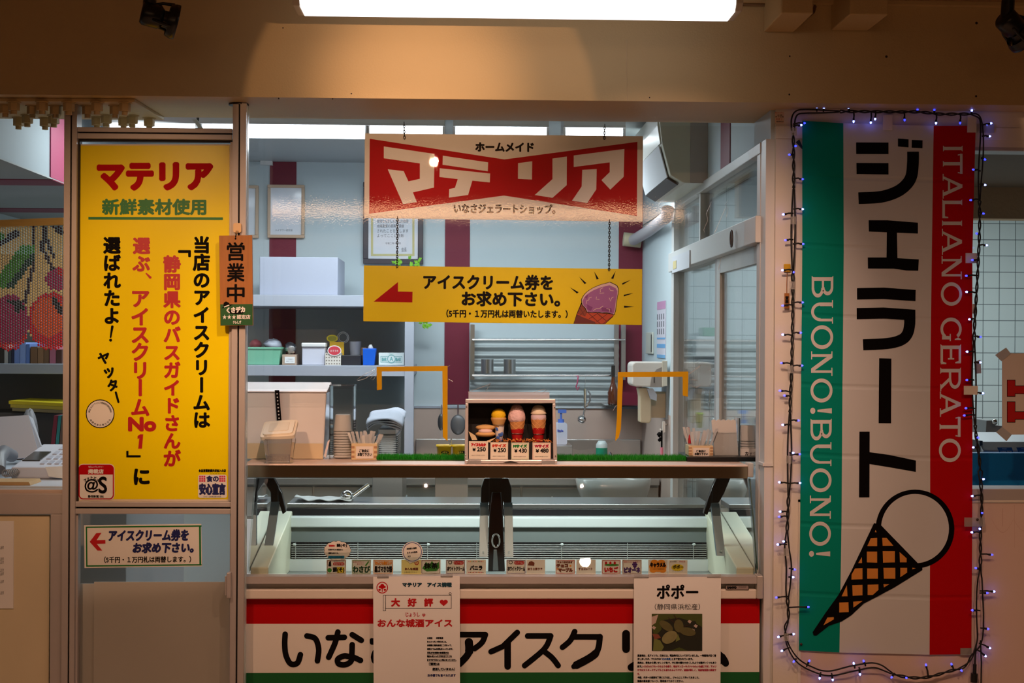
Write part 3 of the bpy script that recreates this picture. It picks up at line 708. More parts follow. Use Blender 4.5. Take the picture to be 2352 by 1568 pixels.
crease_glint([(1582, 858), (1600, 844), (1610, 838), (1606, 843), (1582, 860)]); crease_glint([(1582, 872), (1602, 873), (1590, 870)], .0007); crease_glint([(1583, 884), (1600, 890), (1612, 882), (1600, 888)]); crease_glint([(1625, 850), (1633, 847), (1630, 852)], .0007)
crease_glint([(1666, 478), (1650, 515), (1644, 530), (1640, 535)]); crease_glint([(1634, 465), (1622, 490), (1626, 505), (1616, 528), (1619, 533)]); crease_glint([(1672, 460), (1666, 470), (1672, 482), (1668, 500)], .0008)
crease_glint([(1075, 900), (1120, 884), (1127, 880), (1116, 898)], .0008); crease_glint([(1225, 901), (1250, 893), (1256, 895), (1245, 903)], .0008)
crease_glint([(1028, 842), (1034, 838)], .0007); crease_glint([(1030, 870), (1040, 876)], .0007); crease_glint([(1408, 943), (1416, 930)], .0009); crease_glint([(1657, 590), (1650, 620)], .0008)

# ================================================================== GELATO SHOWCASE
CY0 = .05
X0, X1 = P(563, 1400, CY0).x, P(1744, 1400, CY0).x
T = thing('gelato_showcase', 'long glass-fronted gelato showcase with red, white and green striped front', 'showcase', ((X0+X1)/2, .4, 0))
zS = P(1150, 1320, CY0).z                        # sill under the glass
zr0, zr1 = P(1150, 1374, CY0).z, P(1150, 1431, CY0).z
zg = P(1150, 1543, CY0).z
case_w = M('case_white', (230, 228, 222), .45); red_band = M('band_red', (186, 0, 6), .6, spec=.15); green_band = M('band_green', (0, 96, 40), .45)
mb = MB(); mb.box(X0, X1, CY0, .78, .06, .69, case_w); mb.box(X0, X1, CY0, .09, .69, zS-.01, case_w); mb.box(X0, X1, .74, .78, .69, .86, case_w)
mb.build('body', T)
mb = MB(); mb.box(X0, X1, CY0-.005, CY0, zg, zr1, M('band_white', (234, 230, 222), .4)); mb.build('white_band', T)
mb = MB(); mb.box(X0, X1, CY0-.005, CY0, zr1, zr0, red_band); mb.build('red_band', T)
mb = MB(); mb.box(X0, X1, CY0-.005, CY0, .18, zg, green_band); mb.build('green_band', T)
mb = MB(); mb.box(X0+.02, X1-.02, CY0+.03, CY0+.06, 0, .18, blackp_m); mb.build('kickplate', T)
# lettering painted along the front
mb = MB(); fl = Flat(mb, CY0-.0055); K = black_m
fl.curve([(655, 1456), (654, 1480), (657, 1505), (668, 1524), (683, 1522), (690, 1503)], [13]*41, K); fl.curve([(705, 1460), (724, 1466), (732, 1490), (729, 1517)], 13, K)
fl.stroke([(754, 1464), (791, 1463)], 13, K); fl.curve([(776, 1451), (770, 1475), (755, 1509)], 13, K); fl.stroke([(809, 1457), (830, 1470)], 13, K)
fl.curve([(809, 1480), (808, 1505), (806, 1518), (793, 1526), (778, 1524), (776, 1513), (790, 1506), (800, 1507)], 13, K); fl.curve([(800, 1507), (812, 1509), (828, 1516)], 13, K)
fl.text('さ', 849, 1450, 920, 1532, K, 1, bold=4); fl.text('の', 935, 1460, 1008, 1530, K, 1, bold=4)
fl.stroke([(1040, 1457), (1115, 1457)], 13, K); fl.curve([(1115, 1457), (1107, 1475), (1090, 1489)], 13, K, n=6); fl.curve([(1077, 1474), (1076, 1500), (1052, 1527)], [19]*8+[16]*8+[13], K)
fl.stroke([(1128, 1496), (1155, 1484), (1188, 1452)], 13, K); fl.stroke([(1166, 1476), (1166, 1530)], 15, K)
fl.stroke([(1212, 1460), (1265, 1460)], 13, K); fl.curve([(1265, 1460), (1250, 1490), (1205, 1528)], 13, K); fl.curve([(1248, 1494), (1268, 1510), (1282, 1528)], 13, K)
fl.curve([(1320, 1450), (1310, 1470), (1292, 1486)], 13, K); fl.stroke([(1318, 1462), (1378, 1462)], 13, K); fl.curve([(1378, 1462), (1368, 1500), (1318, 1530)], [14]*8+[18]*8+[12], K)
fl.stroke([(1438, 1455), (1438, 1490)], 18, K); fl.curve([(1490, 1450), (1490, 1490), (1470, 1518), (1450, 1532)], 17, K)
fl.stroke([(1535, 1490), (1580, 1490)], 15, K); fl.curve([(1636, 1452), (1622, 1490), (1608, 1524), (1654, 1518)], 14, K); fl.curve([(1644, 1496), (1658, 1508), (1667, 1523)], [15]*8+[17]*8+[15], K)
mb.build('lettering', T)
# bumper, steel trim, end cap, name plate
mb = MB(); mb.box(X0, P(1738, 1360, .02).x, .018, CY0, zr0+.004, zS-.045, M('bumper_cream', (226, 216, 204), .45)); mb.build('bumper', T, bevel=.004)
tr_m = M('trim_satin', (200, 194, 192), .32, metal=.35, bump=.02, bscale=200)
mb = MB(); z1 = P(1150, 1324, .015).z; z2 = P(1150, 1340, .015).z; mb.box(X0, P(1738, 1330, .015).x, .014, CY0+.02, z2, z1, tr_m); mb.box(X0, P(1738, 1330, .03).x, .03, CY0+.02, z1, zS, tr_m); mb.build('steel_trim', T, bevel=.002)
mb = MB(); pb(mb, 1739, 1322, 1753, 1375, .008, .06, M('cap_grey', (196, 192, 186), .4, metal=.3)); mb.build('end_cap', T, bevel=.003)
mb = MB(); pb(mb, 1667, 1344, 1720, 1354.5, .0165, .018, M('plate_silver', (176, 160, 156), .35, metal=.4)); fl = Flat(mb, .0164)
fl.frame(1667, 1344, 1720, 1354.5, .8, black_m, 1); fl.text('SANYO', 1670, 1346, 1692, 1352, black_m, 1, bold=.8); fl.text('ICE SHOWCASE', 1697, 1346.5, 1714, 1349, black_m, 1)
mb.build('name_plate', T)
# steel deck with fascia
zD, zF = 1.158, 1.110
DY0, DY1 = .20, .60
xd1 = P(1718, 1063, DY0).x
mb = MB(); mb.box(X0-.035, xd1, DY0, DY1, zD-.006, zD, M('deck_steel', (232, 208, 194), .5, metal=.1)); mb.build('deck', T, bevel=.002)
mb = MB(); mb.box(X0-.018, xd1, DY0+.004, DY0+.022, zF, zD-.007, M('fascia_steel', (205, 180, 145), .2, metal=1)); mb.box(X0, xd1, DY0+.02, DY1, zF, zF+.004, white_m); mb.build('fascia', T)
mb = MB(); pb(mb, 1718, 1063, 1731, 1096, DY0-.004, DY0+.05, M('corner_cap', (206, 204, 200), .4, metal=.3)); mb.build('corner_cap', T, bevel=.003)
# glass
g0, g1 = (.060, zS+.004), (.205, zF)
th = .006
def glassq(name, prof, x0, x1):
    mb = MB(); mb.prism([(x0, y, z) for y, z in prof], (x1-x0, 0, 0), glassc_m); return mb.build(name, T)
glassq('front_glass', [g0, (g0[0]+th, g0[1]), (g1[0]+th, g1[1]), g1], X0+.012, X1-.012)
wl, wh = .846, .925
for nm, xx in (('side_glass', X0+.004), ('side_glass', X1-.012)):
    glassq(nm, [(.064, zS+.004), (.74, wh), (.74, zF), (.215, zF)], xx, xx+.007)
mb = MB()
for xx in (X1-.013,):
    mb.prism([(xx+.006, .056, zS+.004), (xx+.010, .056, zS+.004), (xx+.010, .200, zF), (xx+.006, .200, zF)], (0, .006, 0), M('glass_edge_green', (8, 60, 52), .2))
mb.build('glass_edge', T)
# lining: side walls, floor, back slope, lip
liner = M('liner_cream', (214, 214, 190), .45, var=.05, vscale=6); linw = M('liner_white', (222, 228, 226), .4); ling = M('liner_grey', (118, 126, 124), .45, metal=.1, var=.08, vscale=6)
for xa, xb in ((X0+.012, X0+.075), (X1-.075, X1-.012)):
    mb = MB(); mb.prism([(xa, .085, .70), (xa, .74, .70), (xa, .74, wh), (xa, .085, zS+.02)], (xb-xa, 0, 0), liner); mb.build('side_lining', T, bevel=.004)
mb = MB(); mb.box(X0+.07, X1-.07, .09, .74, .695, .70, ling); mb.build('lining_floor', T)
zl0, zl1 = P(1150, 1211, .70).z, P(1150, 1187, .70).z
xl0, xl1 = P(640, 1200, .70).x, P(1631, 1200, .70).x
mb = MB(); mb.rbox(X0+.075, X1-.075, .69, .76, zl0, zl1, .006, linw, 'x'); mb.build('back_lip', T)
mb = MB(); mb.prism([(X0+.075, .715, zl0), (X0+.075, .70, .800), (X0+.075, .74, .800), (X0+.075, .74, zl0)], (X1-X0-.15, 0, 0), ling); mb.build('back_slope', T)
ze0, ze1 = P(1150, 1281, .68).z, P(1150, 1248, .68).z
mb = MB(); mb.box(X0+.075, X1-.075, .70, .73, ze0, ze1+.003, M('coil_dark', (22, 22, 24), .6)); fin = M('coil_fin', (9, 9, 10), .6)
n = 130
for i in range(n):
    xx = X0+.08+(X1-X0-.16)*i/n; mb.box(xx, xx+.002, .694, .70, ze0, ze1, fin)
mb.build('evaporator', T)
mb = MB(); wire = M('grille_wire', (190, 192, 190), .3, metal=.6)
for i in range(7):
    z = ze1-.004-(ze1-ze0-.006)*i/6; mb.cyl((X0+.08, .675, z), (X1-.08, .675, z), .0021, wire, n=6)
for px in (679, 822, 982, 1095, 1290, 1441, 1593):
    x = P(px, 1265, .675).x; mb.cyl((x, .673, ze0-.003), (x, .673, ze1+.004), .0016, wire, n=6)
mb.build('grille', T)
for px in (676, 984, 1291, 1594): MB().ball(P(px, 1250, .672), .0075, .006, .005, linw, n=10, k=6).build('grille_clip', T)
mb = MB(); mb.box(X0+.075, X1-.075, .66, .70, .70, ze0-.004, linw); mb.build('lower_lip', T)
# gasket and rear steel ledge
mb = MB(); zq0, zq1 = P(1150, 1180, .76).z, P(1150, 1168, .76).z; mb.box(X0+.05, X1-.05, .745, .77, zq0-.012, zq1, M('gasket', (14, 14, 20), .4)); mb.build('gasket', T)
zL = zq1+.018
mb = MB(); mb.box(X0+.05, X1-.05, .77, 1.02, zL-.02, zL, steel_m); mb.box(X0+.05, X1-.05, .765, .77, zq1, zL, steel_m); mb.build('rear_ledge', T, bevel=.002)
# arms, hinges, divider, handle
arm_m = M('arm_aluminium', (118, 136, 146), .35, metal=.35)
for (a, b) in (((632, 1152), (613, 1280)), ((1112, 1154), (1110, 1278)), ((1167, 1154), (1169, 1278)), ((1642, 1156), (1656, 1276))):
    p0 = P(a[0], a[1], .40); p1 = P(b[0], b[1], .30); mb = MB(); wv = Vector((.0155, 0, 0)); dv = Vector((0, .02, 0))
    mb.add([p0-wv, p0+wv, p1+wv, p1-wv, p0-wv+dv, p0+wv+dv, p1+wv+dv, p1-wv+dv], [(0, 1, 2, 3), (4, 5, 6, 7), (0, 1, 5, 4), (2, 3, 7, 6), (1, 2, 6, 5), (0, 3, 7, 4)], arm_m)
    mb.cyl(p1+Vector((0, -.003, .018)), p1+Vector((0, .002, .018)), .003, chrome_m, n=10)
    mb.build('support_arm', T, bevel=.002)
def hinge(L, Y, nm='hinge_bracket'):
    mb = MB()
    for q in L: pq(mb, q, Y, Y+.03, blackp_m)
    return mb.build(nm, T, bevel=.003)
hinge([[(600, 1098), (629, 1098), (640, 1117), (640, 1153), (622, 1153), (621, 1130)], [(639, 1118), (647, 1132), (657, 1175), (649, 1181), (639, 1150)]], .40)
hinge([[(1646, 1098), (1678, 1098), (1664, 1132), (1651, 1155), (1634, 1155), (1635, 1120)], [(1636, 1120), (1636, 1152), (1625, 1183), (1616, 1179), (1627, 1144)]], .40)
hinge([[(1104, 1154), (1122, 1154), (1134, 1140), (1134, 1098), (1112, 1098), (1105, 1120)]], .40)
hinge([[(1175, 1154), (1158, 1154), (1146, 1140), (1146, 1098), (1168, 1098), (1175, 1120)]], .40)
mb = MB(); pq(mb, [(1124, 1098), (1155, 1098), (1158, 1312), (1121, 1312)], .345, .36, blackp_m); mb.build('divider_panel', T)
mb = MB(); pq(mb, [(1122, 1312), (1160, 1312), (1157, 1240), (1155, 1180), (1151, 1130), (1130, 1130), (1124, 1180), (1122, 1240)], .30, .34, M('divider_black', (20, 12, 12), .12)); mb.build('divider_post', T, bevel=.003)
mb = MB(); c = P(1139, 1241, .29); pts = [c+Vector((.0135*math.cos(2*math.pi*i/24), -.004, .024*math.sin(2*math.pi*i/24))) for i in range(24)]
mb.tube(pts, .0034, chrome_m, closed=True); mb.build('latch_ring', T)
mb = MB(); pq(mb, [(1134, 1262), (1141, 1262), (1145, 1310), (1132, 1310)], .285, .30, arm_m); mb.build('latch_strap', T, bevel=.002)

# ---- flavour cards standing behind the front glass
cardA = M('card_paper', (236, 232, 222), .55); cardY = M('card_yellow', (244, 232, 150), .55); cbr = M('card_brown', (120, 60, 40), .5); cor = M('card_orange', (240, 150, 40), .5); cye = M('card_lemon', (232, 206, 40), .5); cgr = M('card_leaf', (60, 140, 50), .5); cpur = M('card_purple', (70, 30, 110), .5); cpk = M('card_rose', (200, 60, 80), .5)
YC = .092
def card(x0, y0, x1, y1, label, draw, base=cardA, edge=None):
    mb = MB(); pb(mb, x0, y0, x1, y1, YC, YC+.0015, base); fl = Flat(mb, YC)
    if edge: fl.frame(x0+1.5, y0+1.5, x1-1.5, y1-1.5, .9, edge, 1)
    draw(fl); return tag(mb.build('flavour_card'), label, 'price card', 'flavour cards behind the showcase glass')
def d1(f): f.rect(774, 1302, 791, 1315, cye, 1); f.disc(757, 1309, 5, 5, cgr, 1); f.poly([(754, 1300), (761, 1300), (760, 1287), (756, 1290)], black_m, 1); f.rrect(765, 1291, 791, 1298, 3, redl_m, 1); f.text('古代のチーズ', 766, 1286, 790, 1290, black_m, 2); f.text('店長おすすめ', 767, 1292, 789, 1297, cardA, 2); f.text('蘇(そ)', 764, 1302, 791, 1315, black_m, 2, bold=.5)
card(750, 1285, 795, 1318, 'flavour card with tall black hat, red strip and kanji under the cloud card', d1, edge=cbr)
def d2(f): f.poly([(838, 1298), (846, 1288), (848, 1290), (841, 1300)], cgr, 1); f.text('お寿司が恋しい', 811, 1288, 836, 1292, redl_m, 2); f.text('あなたに', 820, 1293, 836, 1297, redl_m, 2); f.text('わさび', 810, 1299, 850, 1315, M('print_deep_green', (0, 62, 30), .6), 2, bold=.9)
card(808, 1285, 852, 1318, 'flavour card with dark green wasabi lettering', d2, edge=cgr)
def d3(f): f.text('なんとも香ばしい', 861, 1288, 900, 1297, cor, 2, bold=.5); f.text('黒ゴマきな粉', 860, 1299, 901, 1314, black_m, 2, bold=.5)
card(857, 1285, 903, 1318, 'flavour card with orange line over heavy black sesame lettering', d3, edge=cor)
def d4(f): f.ring(957, 1292, 3.5, 5, redl_m, 1); f.text('水', 954, 1289, 960, 1295, redl_m, 2); f.text('おんな城酒', 930, 1303, 960, 1309, cbr, 2, bold=.3); f.text('お米麹と豆乳で作りました', 928, 1312, 958, 1315, black_m, 2)
card(922, 1285, 967, 1318, 'pale yellow flavour card with small red stamp under the round speech card', d4, cardY)
def d5(f): f.poly([(970, 1305), (978, 1290), (986, 1296), (992, 1288), (999, 1296), (1008, 1290), (1009, 1304), (1002, 1311), (980, 1312)], cgr, 1); f.text('抹茶', 974, 1292, 1006, 1306, black_m, 2, bold=.6); f.text('こだわり', 990, 1307, 1006, 1311, dgreen_m, 2)
card(967, 1285, 1012, 1318, 'flavour card with green tea kanji printed on a leaf', d5, edge=cbr)
def d6f(x): 
    def d(f): f.ring(x+10, 1291, 3, 4.4, black_m, 1); f.rrect(x+18, 1288, x+41, 1296, 3.5, redl_m, 1); f.text('ピュアーNo.1', x+20, 1289.5, x+39, 1294.5, cardA, 2); f.text('ホワイトクリーム', x+3, 1300, x+43, 1311, black_m, 2, bold=.45)
    return d
card(1024, 1285, 1069, 1318, 'white cream flavour card with red pill beside the vanilla card', d6f(1024), edge=cpur)
def d7(f):
    for i in range(10): f.disc(1077+i*3.6, 1289, 1.1, 1.5, [cpk, cor, cgr, cbr][i % 4], 1, 10); f.disc(1077+i*3.6, 1314, 1.1, 1.5, [cpk, cbr, cor, cpk][i % 4], 1, 10)
    f.text('バニラ', 1079, 1298, 1108, 1309, black_m, 2, bold=.7)
card(1071, 1285, 1116, 1318, 'vanilla flavour card with rows of tiny coloured ice creams', d7)
card(1163, 1285, 1208, 1318, 'white cream flavour card with red pill beside the brown tea latte card', d6f(1163), edge=cpur)
def d9(f): f.poly([(1212, 1298), (1215, 1290), (1221, 1288), (1228, 1292), (1227, 1299)], cbr, 1); f.text('ほうじ茶ラテ', 1212, 1303, 1246, 1309, cbr, 2, bold=.3)
card(1209, 1285, 1252, 1318, 'roasted tea latte flavour card with small brown picture', d9)
def d10(f): f.text('チョコまぜまぜ', 1280, 1288, 1315, 1293, cbr, 2, bold=.4); f.text('チョコ', 1278, 1294, 1305, 1303, cbr, 2, bold=1.0); f.text('マーブル', 1282, 1303.5, 1316, 1313.5, cbr, 2, bold=1.0); f.disc(1310, 1299, 2, 2, cor, 1); f.disc(1281, 1306, 2, 2, cor, 1)
card(1276, 1285, 1321, 1318, 'chocolate marble flavour card with two lines of brown lettering', d10, edge=cpk)
def d11(f): f.text('チョコレート', 1329, 1303, 1361, 1309, cbr, 2, bold=.3)
card(1324, 1285, 1368, 1318, 'plain cream flavour card with one thin brown chocolate line', d11)
def d12(f):
    f.disc(1405, 1297, 17, 2.6, cgr, 1)
    for i in range(3): f.disc(1392+i*10, 1292.5, 2.8, 3.4, redl_m, 2, 12)
    f.text('いちご', 1388, 1301, 1420, 1314, redl_m, 2, bold=1.0)
card(1382, 1285, 1426, 1318, 'strawberry flavour card with three red berries on green', d12, edge=redl_m)
def d13(f):
    for i, (a, b) in enumerate(((1456, 1292), (1460, 1292), (1454, 1296), (1458, 1296), (1462, 1296), (1456, 1300), (1460, 1300), (1458, 1304))): f.disc(a, b, 2.3, 2.3, cpur, 1, 10)
    f.text('濃厚のおいしさ香り', 1433, 1288, 1470, 1292, cpk, 2); f.text('ピオーネ', 1433, 1302, 1471, 1315, cpur, 2, bold=1.0)
card(1429, 1285, 1474, 1318, 'grape flavour card with purple bunch and purple lettering', d13, edge=cbr)
def d14(f):
    f.disc(1511, 1301, 20, 12, cor, 1); f.disc(1503, 1292, 9, 7, cor, 1); f.disc(1519, 1292, 9, 7, cor, 1); f.disc(1500, 1309, 8, 6, cor, 1); f.disc(1522, 1309, 8, 6, cor, 1)
    f.text('キャラメル', 1493, 1291, 1530, 1303, black_m, 2, bold=.9); f.text('イタリア産原料の', 1499, 1305, 1525, 1308, black_m, 2)
card(1489, 1285, 1534, 1318, 'caramel flavour card with black lettering on an orange cloud', d14)
def d15(f): f.disc(1556, 1303, 14, 8, cye, 1); f.text('幻の果実', 1539, 1287, 1554, 1291, black_m, 2); f.text('浜松産', 1560, 1287, 1574, 1291, redl_m, 2); f.text('ポポー', 1545, 1297, 1570, 1306, black_m, 2, bold=.4); f.text('ジャム入り', 1544, 1309, 1568, 1312, black_m, 2)
card(1535, 1286, 1579, 1319, 'pawpaw flavour card with a yellow-green blob behind the lettering', d15)
mb = MB(); fl = Flat(mb, YC+.006); L = []
for i in range(13):
    a = 2*math.pi*i/13; fl.disc(775+22*math.cos(a), 1264+14*math.sin(a), 9.6, 9.0, black_m, 1, 18); fl.disc(775+22*math.cos(a), 1264+14*math.sin(a), 8.9, 8.3, cardA, 2, 18)
fl.disc(775, 1264, 24, 16, cardA, 3); fl.rect(754, 1276, 791, 1282, M('strip_blue', (0, 120, 160), .5), 4)
fl.text('期間限定', 755, 1251, 769, 1255, redl_m, 4, bold=.3); fl.text('蘇(そ)', 773, 1248, 797, 1257, black_m, 4, bold=.4); fl.text('牧場牛乳を煮詰めた', 754, 1260, 788, 1264, black_m, 4, bold=.2); fl.text('濃厚な味です。', 754, 1268, 778, 1272, black_m, 4, bold=.2); fl.text('クリームチーズ風', 758, 1277, 787, 1281, black_m, 5)
mb.prism([P(x, y, YC+.006) for x, y in ((753, 1262), (797, 1262), (793, 1288), (757, 1288))], (0, .0012, 0), cardA)
tag(mb.build('cloud_card'), 'cloud-shaped white card with blue strip standing behind the showcase glass', 'card')
mb = MB(); fl = Flat(mb, YC-.002)
fl.disc(947, 1267, 24, 24, cardA, 1); fl.ring(947, 1267, 20.5, 21.8, M('bubble_blue', (40, 80, 160), .5), 2); fl.poly([(938, 1287), (952, 1288), (941, 1294)], cardA, 1)
for t, x0, x1, y0 in (('お米酒と椎茸', 934, 957, 1257), ('とうふの豆乳', 935, 959, 1266), ('入り', 936, 943, 1275)): fl.text(t, x0, y0, x1, y0+4, black_m, 3, bold=.25, tilt=-5)
mb.prism([P(947+22*math.cos(i*math.pi/10), 1267+22*math.sin(i*math.pi/10), YC-.0025) for i in range(20)], (0, .0012, 0), cardA)
tag(mb.build('speech_card'), 'round speech-bubble card with blue outline behind the showcase glass', 'card')

# ---- posters taped on the showcase front
mb = MB(); PY = .010
pq(mb, [(857, 1324), (1056, 1322), (1057, 1720), (859, 1720)], PY, PY+.0012, paper_m); fl = Flat(mb, PY)
fl.ring(878, 1349, 11.3, 13.3, red_m, 1)
for a, b, r in ((878, 1344, 4.4), (873.5, 1347.5, 3.6), (882.5, 1347.5, 3.6), (878, 1349, 4), (872, 1354, 3), (884, 1354, 3)): fl.disc(a, b, r, r*.8, red_m, 1, 14)
fl.stroke([(878, 1350), (878, 1358)], 2, red_m, 1)
pd = M('print_teal', (10, 62, 78), .5)
fl.text('マテリア　アイス情報', 924, 1337, 1038, 1348, pd, 1, bold=.9)
fl.frame(885, 1366, 1037, 1397, .9, black_m, 1); fl.frame(880, 1366, 886, 1403, .9, black_m, 1); fl.ring(1034, 1363, 2, 3, black_m, 1)
for ch, x in (('大', 898), ('好', 936), ('評', 974)): fl.text(ch, x, 1373, x+21, 1393, redl_m, 1, bold=1.2)
fl.disc(1015, 1381.5, 5, 4.6, redl_m, 1); fl.disc(1023.5, 1381.5, 5, 4.6, redl_m, 1); fl.poly([(1010.6, 1384), (1028, 1384), (1019, 1391.5)], redl_m, 1)
fl.text('じょうし', 932, 1406, 964, 1416, redl_m, 1, bold=.3); fl.text('ゅ', 970, 1408, 977, 1416, redl_m, 1, bold=.3)
fl.text('おんな城酒アイス', 867, 1421, 1039, 1440, redl_m, 1, bold=.9)
body = [('女城主　　井伊直虎', 981, 1018, 1465, 0), ('をイメージして作りました。', 981, 1026, 1473.5, 0), ('お米麹と地元食材にこだわって、', 981, 1038, 1481.5, 0), ('椎茸とうふの豆乳が入っています。', 981, 1041, 1490, 0), ('豆乳がお米麹の食感豊かな', 981, 1031, 1498.5, 1),
        ('味わいをいっそう引き立ててくれ', 981, 1038, 1506.5, 1), ('まろやかでおいしい味になっています。', 981, 1048, 1515, 1), ('（酒粕は', 985, 1010, 1524, 1), ('使用していません）', 993, 1045, 1536, 1)]
for t, a, b, y, u in body:
    h = 5 if y < 1520 else 6.5
    fl.text(t, a, y-h/2, b, y+h/2, black_m, 1, bold=.35)
    if u: fl.rect(a, y+h/2+.9, b, y+h/2+1.5, black_m, 1)
fl.text('お子様でも食べられます', 982, 1547, 1047, 1554, navy_m, 1, bold=.35)
tag(mb.build('poster'), 'white poster with red lettering and scroll banner taped over the showcase lettering', 'poster')
mb = MB(); pq(mb, [(1456, 1326), (1656, 1324), (1654, 1720), (1455, 1720)], PY, PY+.0012, paper_m); fl = Flat(mb, PY)
fl.text('ポポー', 1508, 1342, 1604, 1375, black_m, 1, bold=1.2); fl.text('（静岡県浜松産）', 1504, 1386, 1608, 1400, black_m, 1)
leafd = M('photo_leaf_dark', (26, 30, 16), .6); leafm = M('photo_leaf', (66, 78, 22), .6); leafl = M('photo_leaf_light', (110, 120, 60), .6); fru = M('photo_fruit', (132, 128, 84), .6, var=.2, vscale=60); fru2 = M('photo_fruit_dark', (92, 88, 48), .6, var=.2, vscale=60); phw = M('photo_white', (190, 170, 160), .6); brn = M('photo_brown', (60, 36, 24), .6)
fl.rect(1497, 1409, 1613, 1494.5, leafd, 1)
fl.poly([(1497, 1409), (1613, 1409), (1613, 1425), (1585, 1426), (1560, 1418), (1520, 1424), (1497, 1440)], leafm, 2); fl.poly([(1497, 1416), (1512, 1411), (1506, 1430), (1497, 1440)], phw, 3); fl.poly([(1590, 1409), (1613, 1409), (1613, 1440), (1600, 1432)], leafm, 3)
fl.poly([(1497, 1436), (1515, 1424), (1520, 1445), (1503, 1462)], leafm, 3); fl.poly([(1500, 1494), (1502, 1465), (1516, 1470), (1525, 1485), (1520, 1494)], leafl, 2); fl.poly([(1540, 1494), (1560, 1486), (1580, 1494)], leafm, 2); fl.poly([(1498, 1455), (1512, 1456), (1518, 1464), (1504, 1468)], M('photo_red', (130, 70, 50), .6), 3)
for a, b in ((1583, 1427), (1597, 1437), (1590, 1447), (1501, 1441)): fl.poly([(a-4, b), (a, b-4), (a+6, b-1), (a+2, b+5)], phw, 3)
def ell(cx, cy, rx, ry, ang, m, k):
    c, s_ = math.cos(math.radians(ang)), math.sin(math.radians(ang)); fl.poly([(cx+rx*math.cos(t)*c-ry*math.sin(t)*s_, cy+rx*math.cos(t)*s_+ry*math.sin(t)*c) for t in [2*math.pi*i/26 for i in range(26)]], m, k)
ell(1530, 1437, 18, 9, 35, fru2, 4); ell(1579, 1450, 19, 9.5, 12, fru2, 4); ell(1559, 1437, 11, 15, -8, fru2, 5); ell(1538, 1463, 19, 13, -32, fru, 6); fl.stroke([(1535, 1418), (1550, 1430)], 1.6, brn, 5); fl.stroke([(1556, 1422), (1548, 1412)], 1.8, brn, 6); fl.stroke([(1585, 1434), (1572, 1438)], 1.3, brn, 6); fl.poly([(1557, 1455), (1562, 1468), (1552, 1474), (1553, 1462)], leafl, 3)
rdp = M('print_maroon', (170, 30, 60), .5)
for t, x0, x1, y, m in (('原産地は、北アメリカ。日本には、明治時代に入ってきていました。一時栽培が広く普', 1464, 1645, 1505, black_m), ('及しましたが、すたれ今は', 1464, 1518, 1513, black_m), ('「幻の果実」', 1519, 1542, 1513, M('print_blue', (30, 90, 170), .5)), ('とまで言われています。', 1543, 1592, 1513, black_m),
                        ('果肉は、黄色から薄いオレンジ色で、中に柿の種を大きくしたような種がいくつもあり', 1464, 1645, 1521.5, black_m), ('ます。', 1464, 1475, 1530, black_m), ('トロピカルフルーツのような香り、味はマンゴーやバナナみたいな感じです。アメリ', 1476, 1645, 1530, rdp),
                        ('カではカスタードアップルとも言われるようです。流通が難しく、地産地消型の果実で', 1464, 1645, 1538.5, rdp), ('す。', 1464, 1469, 1547.5, rdp), ('今回、ポポーの果実を丁寧にとり出し、ジャムにして作ってみました。', 1464, 1606, 1555.5, black_m), ('魅惑の新食感フルーツ、是非食べてみてください。', 1464, 1570, 1563.5, black_m)):
    fl.text(t, x0, y-2.8, x1, y+2.8, m, 1, bold=.3)
tag(mb.build('poster'), 'white poster with a photo of green pawpaw fruit taped on the showcase', 'poster')
for i, (x0, y0, x1, y1) in enumerate(((866, 1319, 893, 1327), (1012, 1317, 1040, 1325), (1456, 1319, 1490, 1327), (1624, 1318, 1656, 1326))):
    mb = MB(); pb(mb, x0, y0, x1, y1, .0085, .0095, ctape_m)
    tag(mb.build('tape_strip'), ['clear tape at the emblem corner of the red-lettered poster', 'clear tape at the corner above the scroll banner of the poster', 'clear tape on the pawpaw poster corner over the letter side', 'clear tape on the pawpaw poster corner next to the name plate'][i], 'tape')
# scoop resting on a cloth on the rear ledge
t = thing('ice_cream_scoop', 'steel ice cream scoop lying on a white cloth behind the glass', 'scoop', P(800, 1145, .86))
mb = MB(); p0 = P(806, 1143, .86); p1 = P(846, 1113, .90); mb.cyl(p0, p1, .0085, chrome_m, n=14); mb.build('handle', t, bevel=.001)
mb = MB(); c = P(797, 1143, .86)+Vector((0, 0, .008)); mb.lathe(c, [(.027, -.006), (.026, .006), (.020, .016), (.010, .022), (0, .024)], chrome_m, n=18, axis=(0, -.5, 1)); mb.build('bowl', t)
mb = MB(); a, b = P(677, 1148, .84).x, P(808, 1148, .84).x
vs_ = []; fs_ = []
for i in range(21):
    for j in range(5):
        x = a+(b-a)*i/20; vs_.append((x, .82+.03*j, zL+.007+(.010*max(0, 1-i/5)+.004*math.sin(i*.9+j))*(1 if j < 4 else .4)))
for i in range(20):
    for j in range(4): fs_.append((i*5+j, i*5+j+1, i*5+j+6, i*5+j+5))
mb.add(vs_, fs_, white_m, True); o = mb.build('cloth'); so = o.modifiers.new('thick', 'SOLIDIFY'); so.thickness = .003
tag(o, 'folded white cloth under the steel scoop on the rear ledge', 'cloth')

